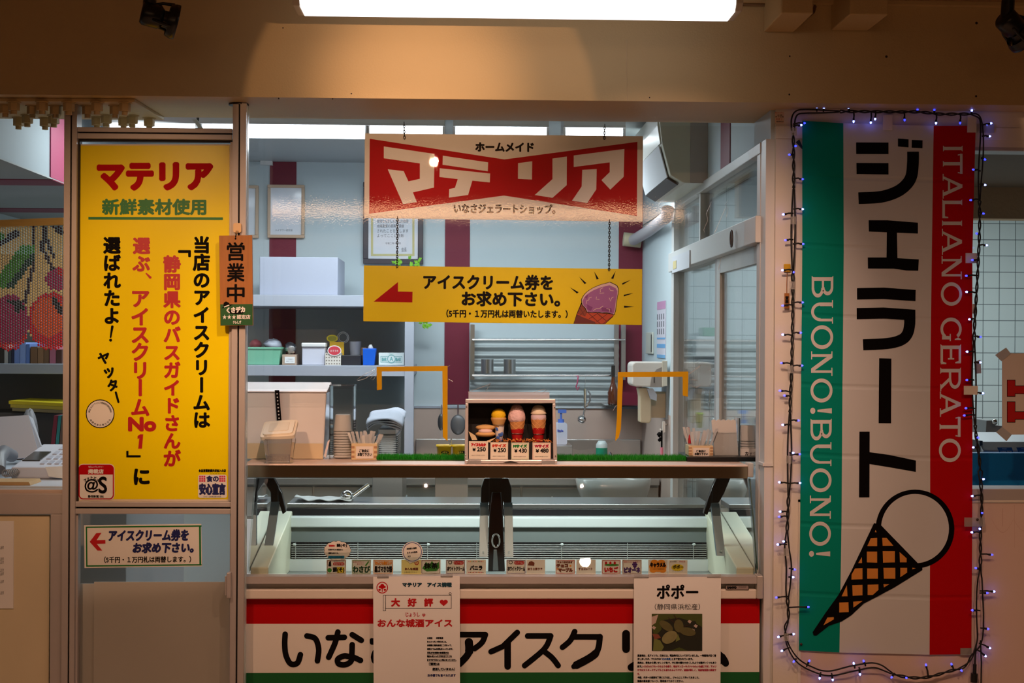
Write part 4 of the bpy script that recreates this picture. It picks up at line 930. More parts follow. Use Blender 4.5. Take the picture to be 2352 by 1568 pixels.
# ================================================================== THINGS ON THE COUNTER
# ---- artificial grass mats
gmat = M('turf', (24, 150, 28), .6, var=.35, vscale=90); gback = M('turf_back', (24, 90, 28), .8)
def turf(px0, px1, label, yb=.36, ye=.50):
    x0, x1 = P(px0, 1055, yb).x, P(px1, 1055, yb).x; mb = MB(); mb.box(x0, x1, yb, ye, zD+.0006, zD+.004, gback)
    n = int((x1-x0)*15000)
    for i in range(n):
        x = random.uniform(x0, x1); y = random.uniform(yb, ye) if random.random() < .55 else random.uniform(yb, yb+.02); h = random.uniform(.012, .021)*(1 if y-yb < .05 else .9); a = random.uniform(0, 6.28); dx, dy = .0011*math.cos(a), .0011*math.sin(a); lx, ly = random.gauss(0, .004), random.gauss(-.001, .004)
        mb.add([(x-dx, y-dy, zD+.003), (x+dx, y+dy, zD+.003), (x+lx, y+ly, zD+.003+h)], [(0, 1, 2)], gmat)
    o = mb.build('turf_mat'); o['kind'] = 'stuff'
    return tag(o, label, 'grass mat', 'artificial grass mats on the counter')
turf(866, 1090, 'strip of artificial grass between the wooden straw box and the price display')
turf(1262, 1584, 'strip of artificial grass between the price display and the black mat')
mb = MB(); x0, x1 = P(1578, 1055, .34).x, P(1754, 1055, .34).x; mb.box(x0, x1, .34, .56, zD+.001, P(1660, 1049, .34).z, blackp_m)
bm_z = P(1660, 1049, .34).z
tag(mb.build('black_mat', bevel=.002), 'black tray mat under the paper bags and cups at the counter end', 'mat')
# ---- large white plastic tub, sprinkle jar, cups in a clear box
t = thing('storage_tub', 'large cloudy white plastic tub with sloping lid on the counter', 'tub', (P(650, 1055, .45).x, .50, zD))
tubm = clear('tub_plastic', (.95, .95, .96), gloss=.05, rough=.12, haze=.86, hazecol=(.95, .94, .96)); lidm = M('tub_lid', (236, 226, 228), .4)
xa, xb = P(480, 1000, .40).x, P(742, 1000, .40).x; zt = P(650, 901, .40).z; zt2 = P(650, 877, .56).z
mb = MB(); mb.prism([(xa, .41, zD+.001), (xb, .41, zD+.001), (xb+.012, .40, zt), (xa, .40, zt)], (0, .18, 0), tubm); mb.build('body', t, bevel=.006)
mb = MB(); mb.prism([(xa, .395, zt), (xa, .395, zt+.004), (xa, .56, zt2), (xa, .585, zt2-.01), (xa, .585, zt)], (xb-xa+.014, 0, 0), lidm); mb.build('lid', t, bevel=.004)
mb = MB(); zz = P(650, 1018, .398).z; mb.prism([(xa, .402, zD+.002), (xb, .402, zD+.002), (xb, .3985, zz), (xa, .3985, zz)], (0, .004, 0), M('tub_base_yellow', (226, 208, 172), .4)); mb.build('base_band', t)
mb = MB(); pq(mb, [(631, 896), (641, 896), (647, 976), (637, 976)], .388, .392, black_m)
for i in range(9): c = P(636.5+i*.65, 904+i*8, .388); mb.cyl(c+Vector((0, -.0015, 0)), c, .0027, white_m, n=10)
mb.build('strap', t)
mb = MB(); pq(mb, [(744, 1046), (748, 1051), (758, 1008), (752, 1014)], .385, .389, lidm); mb.build('flap', t)
t = thing('sprinkle_jar', 'clear square jar with a tilted cream lid and dark speckled sprinkles inside', 'jar', (P(637, 1066, .22).x, .25, zD))
def fr(name, b0, b1, m, mb):  # square frustum between two rings (cx, cy, hx, hy, z)
    vs_ = []
    for cx, cy, hx, hy, z in (b0, b1):
        for sx, sy in ((-1, -1), (1, -1), (1, 1), (-1, 1)): vs_.append((cx+sx*hx, cy+sy*hy, z))
    mb.add(vs_, [(0, 1, 2, 3), (4, 5, 6, 7), (0, 1, 5, 4), (1, 2, 6, 5), (2, 3, 7, 6), (3, 0, 4, 7)], m)
jx = P(638, 1040, .23).x; zj = P(637, 1000, .23).z
mb = MB(); fr('', (jx, .27, .041, .042, zD+.001), (jx, .27, .054, .055, zj), clear('jar_plastic', (.97, .95, .93), gloss=.05, rough=.06, haze=.22, hazecol=(.9, .88, .86)), mb); mb.build('body', t, bevel=.008)
mb = MB(); fr('', (jx, .27, .037, .038, zD+.004), (jx, .27, .041, .042, P(637, 1046, .24).z), M('sprinkles', (170, 156, 144), .6, var=.8, vscale=260), mb); mb.build('sprinkles', t, bevel=.006)
mb = MB(); mb.rbox(-.062, .062, -.062, .062, -.005, .008, .012, M('jar_lid', (240, 228, 206), .4), 'z'); mb.rbox(-.054, .054, -.052, .052, .008, .014, .014, M('jar_lid2', (242, 232, 212), .4), 'z'); mb.rbox(-.036, .036, -.032, .032, .014, .0155, .006, M('jar_lid3', (232, 220, 198), .4), 'z')
R_ = Matrix.Rotation(math.radians(24), 4, 'X') @ Matrix.Rotation(math.radians(-4), 4, 'Y')
mb.v = [tuple(R_ @ Vector(v)+Vector((jx, .272, zj+.016))) for v in mb.v]; mb.build('lid', t, bevel=.002)
def cup(mb, x, y, z, r0, r1, h, m):   # upside-down paper cup, mouth at z
    mb.lathe((x, y, z), [(r1+.0007, .001), (r1+.003, 0), (r1+.004, .003), (r1+.001, .005), (r0, h-.002), (r0-.002, h), (r0-.004, h-.002), (0, h-.003)], m, n=30)
cupm = M('paper_cup', (242, 240, 238), .6)
cx_ = P(784.5, 1030, .41).x
for i in range(11):
    mb = MB(); cup(mb, cx_, .46, zD+.004+i*.0098,   .0285, .0325, .062 if i == 10 else .06, cupm)
    top = i == 10
    tag(mb.build('paper_cup'), 'topmost upside-down paper cup of the tall nested stack in the clear box' if top else 'paper cup in the tall upside-down nested stack inside the clear box', 'cup', None if top else 'cups stacked upside down in the clear box')
t = thing('cup_box', 'tall clear acrylic box holding the tall stack of paper cups', 'box', (cx_, .46, zD))
xa, xb = P(757, 1000, .41).x, P(812, 1000, .41).x; zt = P(785, 885, .41).z
mb = MB()
for a in ((xa, xa+.003, .41, .51), (xb-.003, xb, .41, .51), (xa, xb, .41, .413), (xa, xb, .507, .51)): mb.box(a[0], a[1], a[2], a[3], zD+.001, zt, acryl_m)
mb.box(xa, xb, .41, .51, zt-.003, zt, acryl_m); mb.build('walls', t)
mb = MB()
for x in (xa, xb):
    for y in (.41, .51): mb.cyl((x, y, zD+.001), (x, y, zt), .0022, acryl_m, n=6)
for y in (.41, .51): mb.cyl((xa, y, zt), (xb, y, zt), .0022, acryl_m, n=6)
for x in (xa, xb): mb.cyl((x, .41, zt), (x, .51, zt), .0022, acryl_m, n=6)
mb.build('edges', t)
# ---- wooden measure boxes with wrapped spoons
spm = clear('spoon_wrap', (.95, .95, .95), gloss=.12, rough=.12, haze=.5, hazecol=(1, 1, 1))
def masu(px0, px1, py0, py1, Y, z, label, side, seed, where):
    x0, x1 = P(px0, py1, Y).x, P(px1, py1, Y).x; zt = P(px0, py0, Y).z; dp = .085; cx = (x0+x1)/2
    t = thing('masu_box', label, 'box', (cx, Y+dp/2, z)); w = .008
    mb = MB(); mb.box(x0, x1, Y, Y+w, z+.001, zt, masu_m); mb.box(x0, x1, Y+dp-w, Y+dp, z+.001, zt, masu_m); mb.box(x0, x0+w, Y+w, Y+dp-w, z+.001, zt, masu_m); mb.box(x1-w, x1, Y+w, Y+dp-w, z+.001, zt, masu_m); mb.box(x0+w, x1-w, Y+w, Y+dp-w, z+.001, z+.006, masu_m); mb.build('box_walls', t, bevel=.001)
    mb = MB(); h = (zt-z)/7
    for a in (x0, x1-.011):
        mb = MB()
        for k in range(3): mb.box(a-.0004, a+.0114, Y-.0006, Y+.004, z+h*(.9+2*k), z+h*(1.9+2*k), masud_m)
        mb.build('dovetail', t)
    mb = MB(); w_, hh = px1-px0, py1-py0
    pb(mb, px0+w_*.18, py0+hh*.17, px0+w_*.84, py1-hh*.13, Y-.0022, Y-.0008, M('label_cream', (240, 230, 220), .6)); fl = Flat(mb, Y-.0022)
    fl.text('ご自由に', px0+w_*.30, py0+hh*.33, px0+w_*.70, py0+hh*.52, black_m, 1, bold=.35); fl.text('お取り下さい', px0+w_*.24, py0+hh*.54, px0+w_*.79, py0+hh*.74, black_m, 1, bold=.35); mb.build('paper_label', t)
    random.seed(seed)
    for i in range(16):
        bx = cx+random.uniform(-.032, .030); by = Y+random.uniform(.02, .065); L = random.uniform(.075, .098); lx = random.uniform(-.028, .03)*.9+(bx-cx)*.3
        p0 = Vector((bx, by, z+.010)); p1 = p0+Vector((lx, random.uniform(-.01, .012), L)); s_ = Vector((.0042, .0008, 0))
        mb = MB(); mb.prism([p0-s_, p0+s_, p1+s_*1.2, p1-s_*1.2], (0, .0016, 0), spm)
        tag(mb.build('wrapped_spoon'), 'thin spoon in clear wrapping standing in the wooden box '+where, 'spoon', 'wrapped spoons in the wooden box '+where)
masu(807, 866, 1018, 1058, .37, zD, 'wooden measure box with paper label beside the tall cup stack', 1, 5, 'beside the tall cup stack')
masu(1582, 1638, 1023, 1053, .38, bm_z, 'wooden measure box with paper label on the black mat', -1, 9, 'on the black mat')
mb = MB(); mb.cyl(P(1584, 1018, .42), P(1582, 980, .425), .006, M('red_wrap', (190, 16, 30), .4), r1=.001, n=10); tag(mb.build('red_wrapped_pick'), 'pointed red wrapped pick sticking out of the wooden box on the black mat', 'pick')
# ---- paper bags and cups at the counter end
t = thing('paper_bag_stack', 'stack of white scallop-topped paper cone sleeves standing in a clear holder', 'sleeves', (P(1663, 1050, .42).x, .43, bm_z))
top = []
for i in range(26):
    x = 1633+56*i/25; top.append((x, 966-3.2*abs(math.sin(math.pi*i/25*5))))
for k in range(5):
    mb = MB(); Yk = .42+.006*k; pq(mb, [(1642-k*.8, 1049), (1696, 1049)]+[(x+1, y) for x, y in top[::-1]], Yk, Yk+.004, paper_m); mb.build('sleeve', t)
mb = MB(); pb(mb, 1634, 992, 1702, 1049, .41, .413, acryl_m); pb(mb, 1634, 965, 1702, 1049, .46, .463, acryl_m); mb.build('holder', t)
cx2 = P(1722, 1020, .42).x
for i in range(4):
    mb = MB(); cup(mb, cx2, .47, bm_z+.022+i*.0095, .0275, .0315, .06, cupm)
    tag(mb.build('paper_cup'), 'topmost paper cup of the short stack behind the handwritten card' if i == 3 else 'paper cup in the short nested stack behind the handwritten card', 'cup', None if i == 3 else 'short stack of cups at the counter end')
mb = MB(); xa, xb = P(1698, 1000, .42).x, P(1746, 1000, .42).x
for a in ((xa, xa+.003, .42, .52), (xb-.003, xb, .42, .52), (xa, xb, .42, .423), (xa, xb, .517, .52)): mb.box(a[0], a[1], a[2], a[3], bm_z+.001, P(1720, 960, .42).z, acryl_m)
mb.box(xa+.004, xb-.004, .424, .51, bm_z+.001, bm_z+.02, acryl_m)
tag(mb.build('acrylic_box'), 'clear acrylic box around the short cup stack at the counter end', 'box')
mb = MB(); pb(mb, 1700, 1030, 1745, 1049, .4155, .4165, paper_m); fl = Flat(mb, .4155)
for ch, x0, y0, x1, y1 in (('カ', 1711, 1037, 1719, 1045), ('ッ', 1722, 1039, 1728, 1045), ('プ', 1731, 1036, 1741, 1044)): fl.text(ch, x0, y0, x1, y1, black_m, 1, bold=.4, tilt=-4)
tag(mb.build('cup_card'), 'small handwritten card on the clear cup box at the counter end', 'card')

# ---- price display with sample ice creams
Yp = .215
t = thing('price_display', 'chrome-framed display box of sample ice creams with four price cards', 'display', (P(1173, 1066, Yp).x, .26, zD))
frs = M('frame_silver', (222, 214, 212), .22, metal=.3); fL = [(1067, 1064), (1280, 1064), (1276, 916), (1069, 916)]
mb = MB()
pq(mb, [(1069, 916), (1276, 916), (1276, 926), (1069, 926)], Yp, Yp+.02, frs); pq(mb, [(1067, 1056), (1280, 1056), (1280, 1064.5), (1067, 1064.5)], Yp, Yp+.02, frs)
pq(mb, [(1069, 926), (1076, 926), (1075, 1056), (1067, 1056)], Yp, Yp+.02, frs); pq(mb, [(1269, 926), (1276, 926), (1280, 1056), (1271, 1056)], Yp, Yp+.02, frs); mb.build('frame', t, bevel=.003)
mb = MB(); dk = M('display_black', (16, 10, 10), .6)
xa, xb = P(1073, 1000, Yp).x, P(1273, 1000, Yp).x; za, zb2 = P(1170, 1061, Yp).z, P(1170, 921, Yp).z
mb.box(xa, xb, .325, .33, za, zb2, dk); mb.box(xa, xa+.004, Yp+.02, .325, za, zb2, dk); mb.box(xb-.004, xb, Yp+.02, .325, za, zb2, dk); mb.box(xa, xb, Yp+.02, .325, zb2-.004, zb2, dk); mb.box(xa, xb, Yp+.02, .325, zD+.0015, za+.004, dk); mb.build('case', t)
mb = MB()
for x, y in ((1071.5, 934), (1069.5, 1045), (1069.5, 1053), (1274, 936), (1276, 1047)): mb.ball(P(x, y, Yp-.001), .003, .003, .003, chrome_m, n=10, k=6)
mb.build('screw', t)
mb = MB(); pq(mb, [(1155, 1062), (1172, 1058), (1190, 1062)], Yp-.004, Yp, chrome_m); mb.build('catch', t)
Ys = .275; zf = P(1170, 1014, Ys).z
waf = M('waffle', (206, 144, 84), .6, var=.25, vscale=90); wafb = M('wafer', (222, 176, 110), .6, var=.1); rds = M('sleeve_red', (176, 18, 22), .5)
def hatch(px, L, par):
    m = M('waffle_ridge', (224, 168, 104), .6) if 'waffle_ridge' not in bpy.data.materials else bpy.data.materials['waffle_ridge']; mb = MB()
    (w0, y0), (w1, y1) = L
    for s in (1, -1):
        for k in range(7):
            pts = []
            for i in range(9):
                u = i/8; a = s*u*2.0+2*math.pi*k/7; r = pxr(w0+(w1-w0)*u)+.0002; q = P(px, y0+(y1-y0)*u, Ys); pts.append((q.x+r*math.cos(a), Ys+r*math.sin(a), q.z))
            mb.tube(pts, .0007, m, n=5)
    mb.build('waffle_ridges', par)
def sample(name, label, px, py0):
    return thing(name, label, 'ice cream', P(px, 1020, Ys))
def ringy(px, py, r, par):
    mb = MB(); c = P(px, py, Ys); mb.tube([c+Vector((r*math.cos(2*math.pi*i/24), r*math.sin(2*math.pi*i/24), 0)) for i in range(24)], .0014, chrome_m, closed=True); mb.tube([c+Vector((0, r, 0)), Vector((c.x, .3235, c.z))], .0014, chrome_m); mb.build('holder_ring', par)
def pxr(w): return w/2/3200*(Ys+4.8)
def lathe_px(mb, px, L, m, n=24):
    z0 = P(px, L[0][1], Ys).z; x = P(px, L[0][1], Ys).x
    mb.lathe((x, Ys, 0), [(pxr(w), P(px, y, Ys).z) for w, y in L], m, n=n)
s_ = sample('monaka_sample', 'sample wafer sandwich with pink ice cream lying beside the small cone', 1112, 1000)
c = P(1115, 990, Ys-.02)
for dz, sc_ in ((.013, 1), (-.010, 1.02)):
    mb = MB(); mb.ball(c+Vector((0, -.004 if dz < 0 else .006, dz)), .036*sc_, .026, .011, wafb, n=22, k=10); mb.build('wafer', s_)
mb = MB(); mb.ball(c+Vector((0, -.004, .0)), .026, .024, .011, M('ice_pink_pale', (236, 206, 200), .6), n=20, k=10, bump=.02); mb.build('ice_cream', s_)
s2_ = mb = MB(); pq(mb, [(1076, 990), (1092, 1000), (1096, 1010), (1084, 1010)], Ys-.03, Ys-.028, masu_m); mb.build('paper_wrap', s_); mb = MB(); pq(mb, [(1118, 1012), (1140, 1004), (1124, 1016)], Ys-.048, Ys-.046, masu_m); mb.build('paper_wrap', s_)
s_ = sample('small_cone_sample', 'sample small cone with yellow scoop and blue-patterned paper sleeve', 1145, 0)
mb = MB(); c = P(1145, 953, Ys); mb.ball(c, pxr(33), pxr(33), pxr(32), M('ice_mango', (244, 200, 20), .7, bump=.3, bscale=180), n=26, k=14, bump=.01); mb.build('scoop', s_)
mb = MB(); lathe_px(mb, 1145, [(33, 958), (36, 961), (34, 963), (28, 972), (24, 976), (22, 980)], wafb); mb.build('cake_cone', s_)
slb = M('sleeve_white', (226, 222, 218), .6); mb = MB(); lathe_px(mb, 1147, [(23, 977), (21, 990), (16, 1005), (12, 1013)], slb)
for a, b, rx, ry in ((1143, 984, 5, 4), (1150, 996, 6, 4), (1144, 1004, 4, 3), (1150, 1010, 4, 3)): mb.lathe(P(a, b, Ys-pxr(20)), [(0, .001), (pxr(2*rx), -.001)], M('wave_blue', (40, 90, 170), .5), n=12, axis=(0, -1, .2))
mb.build('paper_sleeve', s_); ringy(1146, 975, pxr(30), s_)
s_ = sample('double_cone_sample', 'sample waffle cone with tall pink swirl in the middle of the display', 1188, 0)
mb = MB(); lathe_px(mb, 1187, [(2, 927), (15, 928), (24, 933), (31, 941), (37, 949), (40, 957), (40, 962), (36, 967), (20, 974)], M('ice_rose', (232, 196, 196), .7, var=.2, vscale=40, bump=.5, bscale=90)); mb.build('ice_cream', s_)
mb = MB(); lathe_px(mb, 1188, [(36, 962), (35, 966), (30, 985), (29, 987)], waf); mb.build('waffle_cone', s_)
mb = MB(); lathe_px(mb, 1188, [(30.5, 983), (29, 990), (25, 1002), (22, 1014)], rds); mb.build('paper_sleeve', s_); hatch(1188, ((36, 962), (30, 985)), s_); ringy(1189, 995, pxr(30), s_)
s_ = sample('triple_cone_sample', 'sample waffle cone with cream scoop over mauve, at the end of the row', 1237, 0)
mb = MB(); c = P(1237, 946, Ys); mb.ball(c, pxr(33), pxr(33), pxr(36), M('ice_cream_white', (238, 226, 200), .7), n=26, k=14); lathe_px(mb, 1237, [(33, 945), (37, 949), (34, 951), (28, 952)], M('ice_cream_white2', (236, 222, 196), .7)); mb.build('top_scoop', s_)
mb = MB(); lathe_px(mb, 1237, [(28, 950), (35, 954), (35, 962), (30, 970)], M('ice_mauve', (216, 196, 206), .7)); mb.build('lower_scoop', s_)
mb = MB(); lathe_px(mb, 1237, [(35, 960), (34, 965), (29, 984), (28, 987)], waf); mb.build('waffle_cone', s_)
mb = MB(); lathe_px(mb, 1237, [(30, 982), (28, 990), (24, 1003), (21, 1014)], rds); mb.build('paper_sleeve', s_); hatch(1237, ((35, 960), (29, 985)), s_); ringy(1237, 996, pxr(29), s_)
mb = MB(); random.seed(11); shm = M('paper_shred', (206, 124, 50), .7)
for i in range(160):
    a = P(random.uniform(1132, 1266), random.uniform(1009, 1015), random.uniform(.24, .25)); d = Vector((random.uniform(-.012, .012), random.uniform(-.006, .006), random.uniform(-.004, .008))); w_ = Vector((.0012, 0, .0009))
    mb.add([a-w_, a+w_, a+d+w_, a+d-w_], [(0, 1, 2, 3)], shm)
o = tag(mb.build('paper_shred'), 'orange shredded paper packing around the sample cones', 'packing'); o['kind'] = 'stuff'
mb = MB(); mb.box(xa+.004, xb-.004, .236, .32, za+.002, P(1237, 1014, Ys).z-.001, dk); mb.build('plinth', t)
for x0, x1, y0, nm, col_, pr, lab, ed in ((1077, 1121, 1013, 'アイスもなか', dred_m, '¥250', 'price card under the wafer sandwich sample', cardA), (1126, 1167, 1015, 'Sサイズ', M('print_vermilion', (206, 60, 30), .5), '¥250', 'price card with vermilion size name under the small cone', cbr), (1174, 1215, 1016, 'Mサイズ', dgreen_m, '¥430', 'price card with green size name under the pink cone', cgr), (1223, 1265, 1016, 'Wサイズ', M('print_crimson', (176, 16, 60), .5), '¥480', 'price card with crimson size name under the cream-topped cone', cpk)):
    mb = MB(); pb(mb, x0, y0, x1, 1055, .226, .2275, M('price_paper', (238, 228, 208), .5)); fl = Flat(mb, .226); w_ = x1-x0
    fl.frame(x0+1, y0+1, x1-1, 1054, .5, ed, 1)
    fl.text(nm, x0+w_*.11, y0+4, x0+w_*.90, y0+12, col_, 1, bold=.8); fl.text('¥', x0+w_*.18, y0+15, x0+w_*.36, y0+23, black_m, 1, bold=.5); fl.text(pr[1:], x0+w_*.42, y0+13.5, x0+w_*.88, y0+23.5, black_m, 1, bold=.5)
    fl.text('お好みのアイスをお選びいただけます', x0+w_*.14, y0+31, x0+w_*.84, y0+33.5, black_m, 1)
    tag(mb.build('price_card'), lab, 'price card', 'price cards in the sample display')
for x0, x1 in ((1074, 1105), (1244, 1275)):
    mb = MB(); pb(mb, x0, 1053, x1, 1072, Yp-.003, Yp-.002, ctape_m); tag(mb.build('tape_strip'), 'clear tape holding the display foot under the '+('wafer sandwich' if x0 < 1100 else 'cream-topped cone')+' price card', 'tape')

# ================================================================== INSIDE THE SHOP
# ---- fluorescent fixtures on the shop ceiling
tube_m = M('shop_tube', (236, 246, 255), .4, emit=7.0)
for i, (a, b, lab) in enumerate(((250, 446, 'above the yellow board, ending at the strut'), (462, 838, 'long one at the post side'), (848, 1016, 'over the katakana sign start'), (1046, 1256, 'over the middle of the red sign'), (1300, 1432, 'beside the air conditioner'))):
    Y = 1.75; x0, x1 = P(a, 292, Y).x, P(b, 292, Y).x; zt = P(800, 279, Y).z; z0 = P(800, 309, Y).z
    t = thing('fluorescent_light', 'white fluorescent fixture on the shop ceiling, '+lab, 'light', ((x0+x1)/2, Y, 2.66), 'fluorescent lights on the shop ceiling')
    MB().box(x0-.01, x1+.01, Y, Y+.22, z0+.045, 2.668, white_m).build('body', t)
    mb = MB(); mb.cyl((x0, Y+.05, z0+.025), (x1, Y+.05, z0+.025), .022, tube_m, n=14); mb.cyl((x0, Y+.16, z0+.025), (x1, Y+.16, z0+.025), .022, tube_m, n=14); mb.build('tube', t)
    mb = MB(); mb.box(x0-.012, x0+.0, Y+.02, Y+.2, z0, z0+.05, white_m); mb.box(x1, x1+.012, Y+.02, Y+.2, z0, z0+.05, white_m); mb.build('socket', t)
mb = MB(); pq(mb, [(441, 274), (452, 274), (466, 296), (458, 296)], .9, .93, fr_m); tag(mb.build('ceiling_strut'), 'slanting white strut seen above the yellow board against the light', 'strut')
mb = MB(); pb(mb, 598, 318, 625, 378, 3.55, 3.6, white_m); pb(mb, 560, 350, 598, 362, 3.55, 3.6, white_m); tag(mb.build('wall_duct'), 'white duct boxed out high on the back wall near the post', 'duct')

# ---- framed certificates on the back wall
lw = M('frame_pale_wood', (206, 176, 150), .5); dw = M('frame_dark', (62, 56, 66), .4); certp = M('certificate_paper', (226, 230, 240), .3, coat=.6)
def framed(x0, y0, x1, y1, fm, tw, label, draw=None, tilt=0):
    t = thing('framed_certificate', label, 'certificate', P((x0+x1)/2, y1, 3.56)); Y = 3.565
    mb = MB(); pb(mb, x0, y0, x1, y0+tw, Y, 3.594, fm); pb(mb, x0, y1-tw, x1, y1, Y, 3.594, fm); pb(mb, x0, y0+tw, x0+tw, y1-tw, Y, 3.594, fm); pb(mb, x1-tw, y0+tw, x1, y1-tw, Y, 3.594, fm); mb.build('frame', t, bevel=.003)
    mb = MB(); pb(mb, x0+tw, y0+tw, x1-tw, y1-tw, Y+.01, 3.59, certp); fl = Flat(mb, Y+.0095)
    if draw: draw(fl)
    mb.build('certificate', t)
greyi = M('faint_ink', (120, 120, 130), .6); goldi = M('gold_border', (206, 196, 140), .5)
framed(530, 425, 593, 546, lw, 7, 'pale wooden certificate frame half hidden by the post')
framed(614, 424, 699, 546, lw, 7, 'pale wooden certificate frame hanging over the maroon upright', lambda f: f.text('ハイサワー認定証', 632, 526, 672, 531, greyi, 1))
def cert(f):
    f.frame(852, 440, 952, 588, 5, goldi, 1)
    for i, y in enumerate((470, 490, 508, 519, 530, 541)): f.text(['表彰状', '貴店は地元の', '食材を活かした商品の開発', '地域産業の振興に貢献', 'されたことを表します', 'よってここに表彰'][i], 866, y-4, 938-i % 2*10, y+4, greyi, 2)
    f.text('令和二年十一月', 885, 556, 920, 561, greyi, 2); f.text('会長', 922, 568, 934, 578, greyi, 2)
framed(834, 418, 972, 606, dw, 12, 'dark framed award certificate behind the hanging chain', cert)
# ---- wall shelves with an upright, and what stands on them
t = thing('shelf_unit', 'white wall shelving with two thick boards and an upright post', 'shelf', (P(750, 840, 2.85).x, 3.2, .9))
Ysf = 2.85
for y0, y1, xr in ((677, 703, 952), (839, 863, 946)):
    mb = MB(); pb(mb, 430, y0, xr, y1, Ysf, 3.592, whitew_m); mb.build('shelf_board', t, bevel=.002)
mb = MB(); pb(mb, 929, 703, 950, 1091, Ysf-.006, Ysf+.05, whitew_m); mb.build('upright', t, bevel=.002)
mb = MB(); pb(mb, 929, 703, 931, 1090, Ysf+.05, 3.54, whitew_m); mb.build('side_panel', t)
def zpx(y, Y=Ysf): return P(750, y, Y).z
zs1, zs2 = zpx(677), zpx(839)
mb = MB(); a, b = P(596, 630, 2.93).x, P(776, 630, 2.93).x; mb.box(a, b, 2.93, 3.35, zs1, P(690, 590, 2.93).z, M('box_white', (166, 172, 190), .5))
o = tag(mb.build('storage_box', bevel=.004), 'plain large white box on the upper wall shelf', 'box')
def onshelf(x0, x1, y0, Y, depth, m, name, label, cat, bev=.003):
    mb = MB(); mb.box(P(x0, 800, Y).x, P(x1, 800, Y).x, Y, Y+depth, zs2, P(700, y0, Y).z, m); return tag(mb.build(name, bevel=bev), label, cat)
t = thing('green_basket', 'mint green plastic basket with crumpled bag on the lower wall shelf', 'basket', (P(605, 830, 2.95).x, 3.05, zs2))
mb = MB(); a, b = P(560, 820, 2.93).x, P(645, 820, 2.93).x; zt = P(600, 797, 2.93).z
bas = M('mint_plastic', (120, 186, 156), .45); mb.prism([(a+.012, 2.93, zs2), (b-.012, 2.93, zs2), (b, 2.93, zt), (a, 2.93, zt)], (0, .25, 0), bas); mb.box(a-.004, b+.004, 2.925, 3.185, zt-.012, zt, bas); mb.build('body', t, bevel=.003)
mb = MB(); mb.ball((P(625, 790, 2.98).x, 3.02, zt+.01), .05, .06, .035, whitew_m, n=12, k=7, bump=.18); mb.build('plastic_bag', t)
mb = MB(); mb.ball((P(582, 788, 3.0).x, 3.08, zt+.012), .035, .05, .03, M('red_packet', (196, 90, 100), .5), n=12, k=7, bump=.08); mb.build('red_packet', t)
t = thing('small_tan_box', 'small tan box with white tag between basket and white tub', 'box', (P(664, 830, 2.95).x, 3.0, zs2))
mb = MB(); mb.box(P(648, 820, 2.95).x, P(681, 820, 2.95).x, 2.95, 3.10, zs2, P(660, 814, 2.95).z, M('tan_card', (186, 160, 140), .6)); mb.build('body', t, bevel=.002)
mb = MB(); mb.box(P(654, 820, 2.947).x, P(677, 820, 2.947).x, 2.947, 2.95, P(660, 834, 2.947).z, P(660, 819, 2.947).z, paper_m); fl = Flat(mb, 2.9465); fl.text('ご自由に', 658, 823, 674, 826, greyi, 1); fl.text('お取り下さい', 657, 828, 675, 831, greyi, 1); mb.build('tag', t)
mb = MB(); mb.ball((P(667, 805, 3.02).x, 3.03, P(660, 800, 3.02).z), .034, .034, .034, clear('bag_film', (.95, .95, .95), gloss=.1, rough=.2, haze=.3), n=12, k=7, bump=.2); tag(mb.build('plastic_bag'), 'crumpled clear bag standing on the small tan box', 'bag')
onshelf(694, 746, 797, 2.95, .2, M('tub_lilac', (206, 208, 222), .4), 'white_tub', 'white plastic tub with lid on the lower shelf', 'tub')
mb = MB(); mb.box(P(692, 800, 2.94).x, P(748, 800, 2.94).x, 2.94, 3.16, P(700, 797, 2.95).z+.001, P(700, 787, 2.95).z, white_m); tag(mb.build('tub_lid', bevel=.006), 'flat white lid closing the plastic tub on the lower shelf', 'lid')
t = thing('perforated_basket', 'small white perforated basket with a round red label on the lower shelf', 'basket', (P(765, 830, 2.93).x, 3.0, zs2))
mb = MB(); a, b = P(747, 820, 2.93).x, P(783, 820, 2.93).x; zt = P(760, 810, 2.93).z
pbk = M('basket_white', (218, 212, 202), .5); hol = M('basket_hole', (120, 110, 100), .7); mb.box(a, b, 2.93, 3.05, zs2, zt, pbk)
for i in range(6):
    for j in range(4): x = a+(b-a)*(i+.5)/6; z = zs2+(zt-zs2)*(j+.5)/4; mb.box(x-.003, x+.003, 2.9292, 2.93, z-.0035, z+.0035, hol)
mb.build('body', t)
mb = MB(); fl = Flat(mb, 2.926); fl.disc(768, 805, 16, 12, paper_m, 1); fl.disc(768, 805, 14, 10, M('label_coral', (206, 60, 76), .5), 2); fl.text('おすすめ', 759, 803, 777, 808, paper_m, 3); mb.prism([P(768+15*math.cos(k*.5236), 805+11*math.sin(k*.5236), 2.926) for k in range(12)], (0, .002, 0), paper_m); mb.build('round_label', t)
mb = MB(); fl = Flat(mb, 3.02); mb.prism([P(763+13*math.cos(k*.4189), 777+8.5*math.sin(k*.4189), 3.02) for k in range(15)], (0, .003, 0), M('fan_yellow', (206, 186, 40), .5)); fl.disc(763, 777, 10, 6, M('fan_olive', (140, 136, 40), .5), 2); pb(mb, 757, 785, 790, 838, 3.021, 3.023, M('fan_gold', (222, 176, 40), .5))
tag(mb.build('yellow_sign'), 'yellow oval paper sign sticking up behind the perforated basket', 'sign')
mb = MB(); c = P(788, 775, 3.06)
for r in (.032, .024): mb.tube([c+Vector((r*math.cos(k*.314), 0, r*math.sin(k*.314)-.0)) for k in range(20)], .0016, white_m, closed=True)
mb.cyl(c-Vector((0, 0, .03)), (c.x, c.y, zs2), .003, white_m); tag(mb.build('wire_whisk'), 'round wire loop tool standing behind the yellow paper sign', 'utensil')
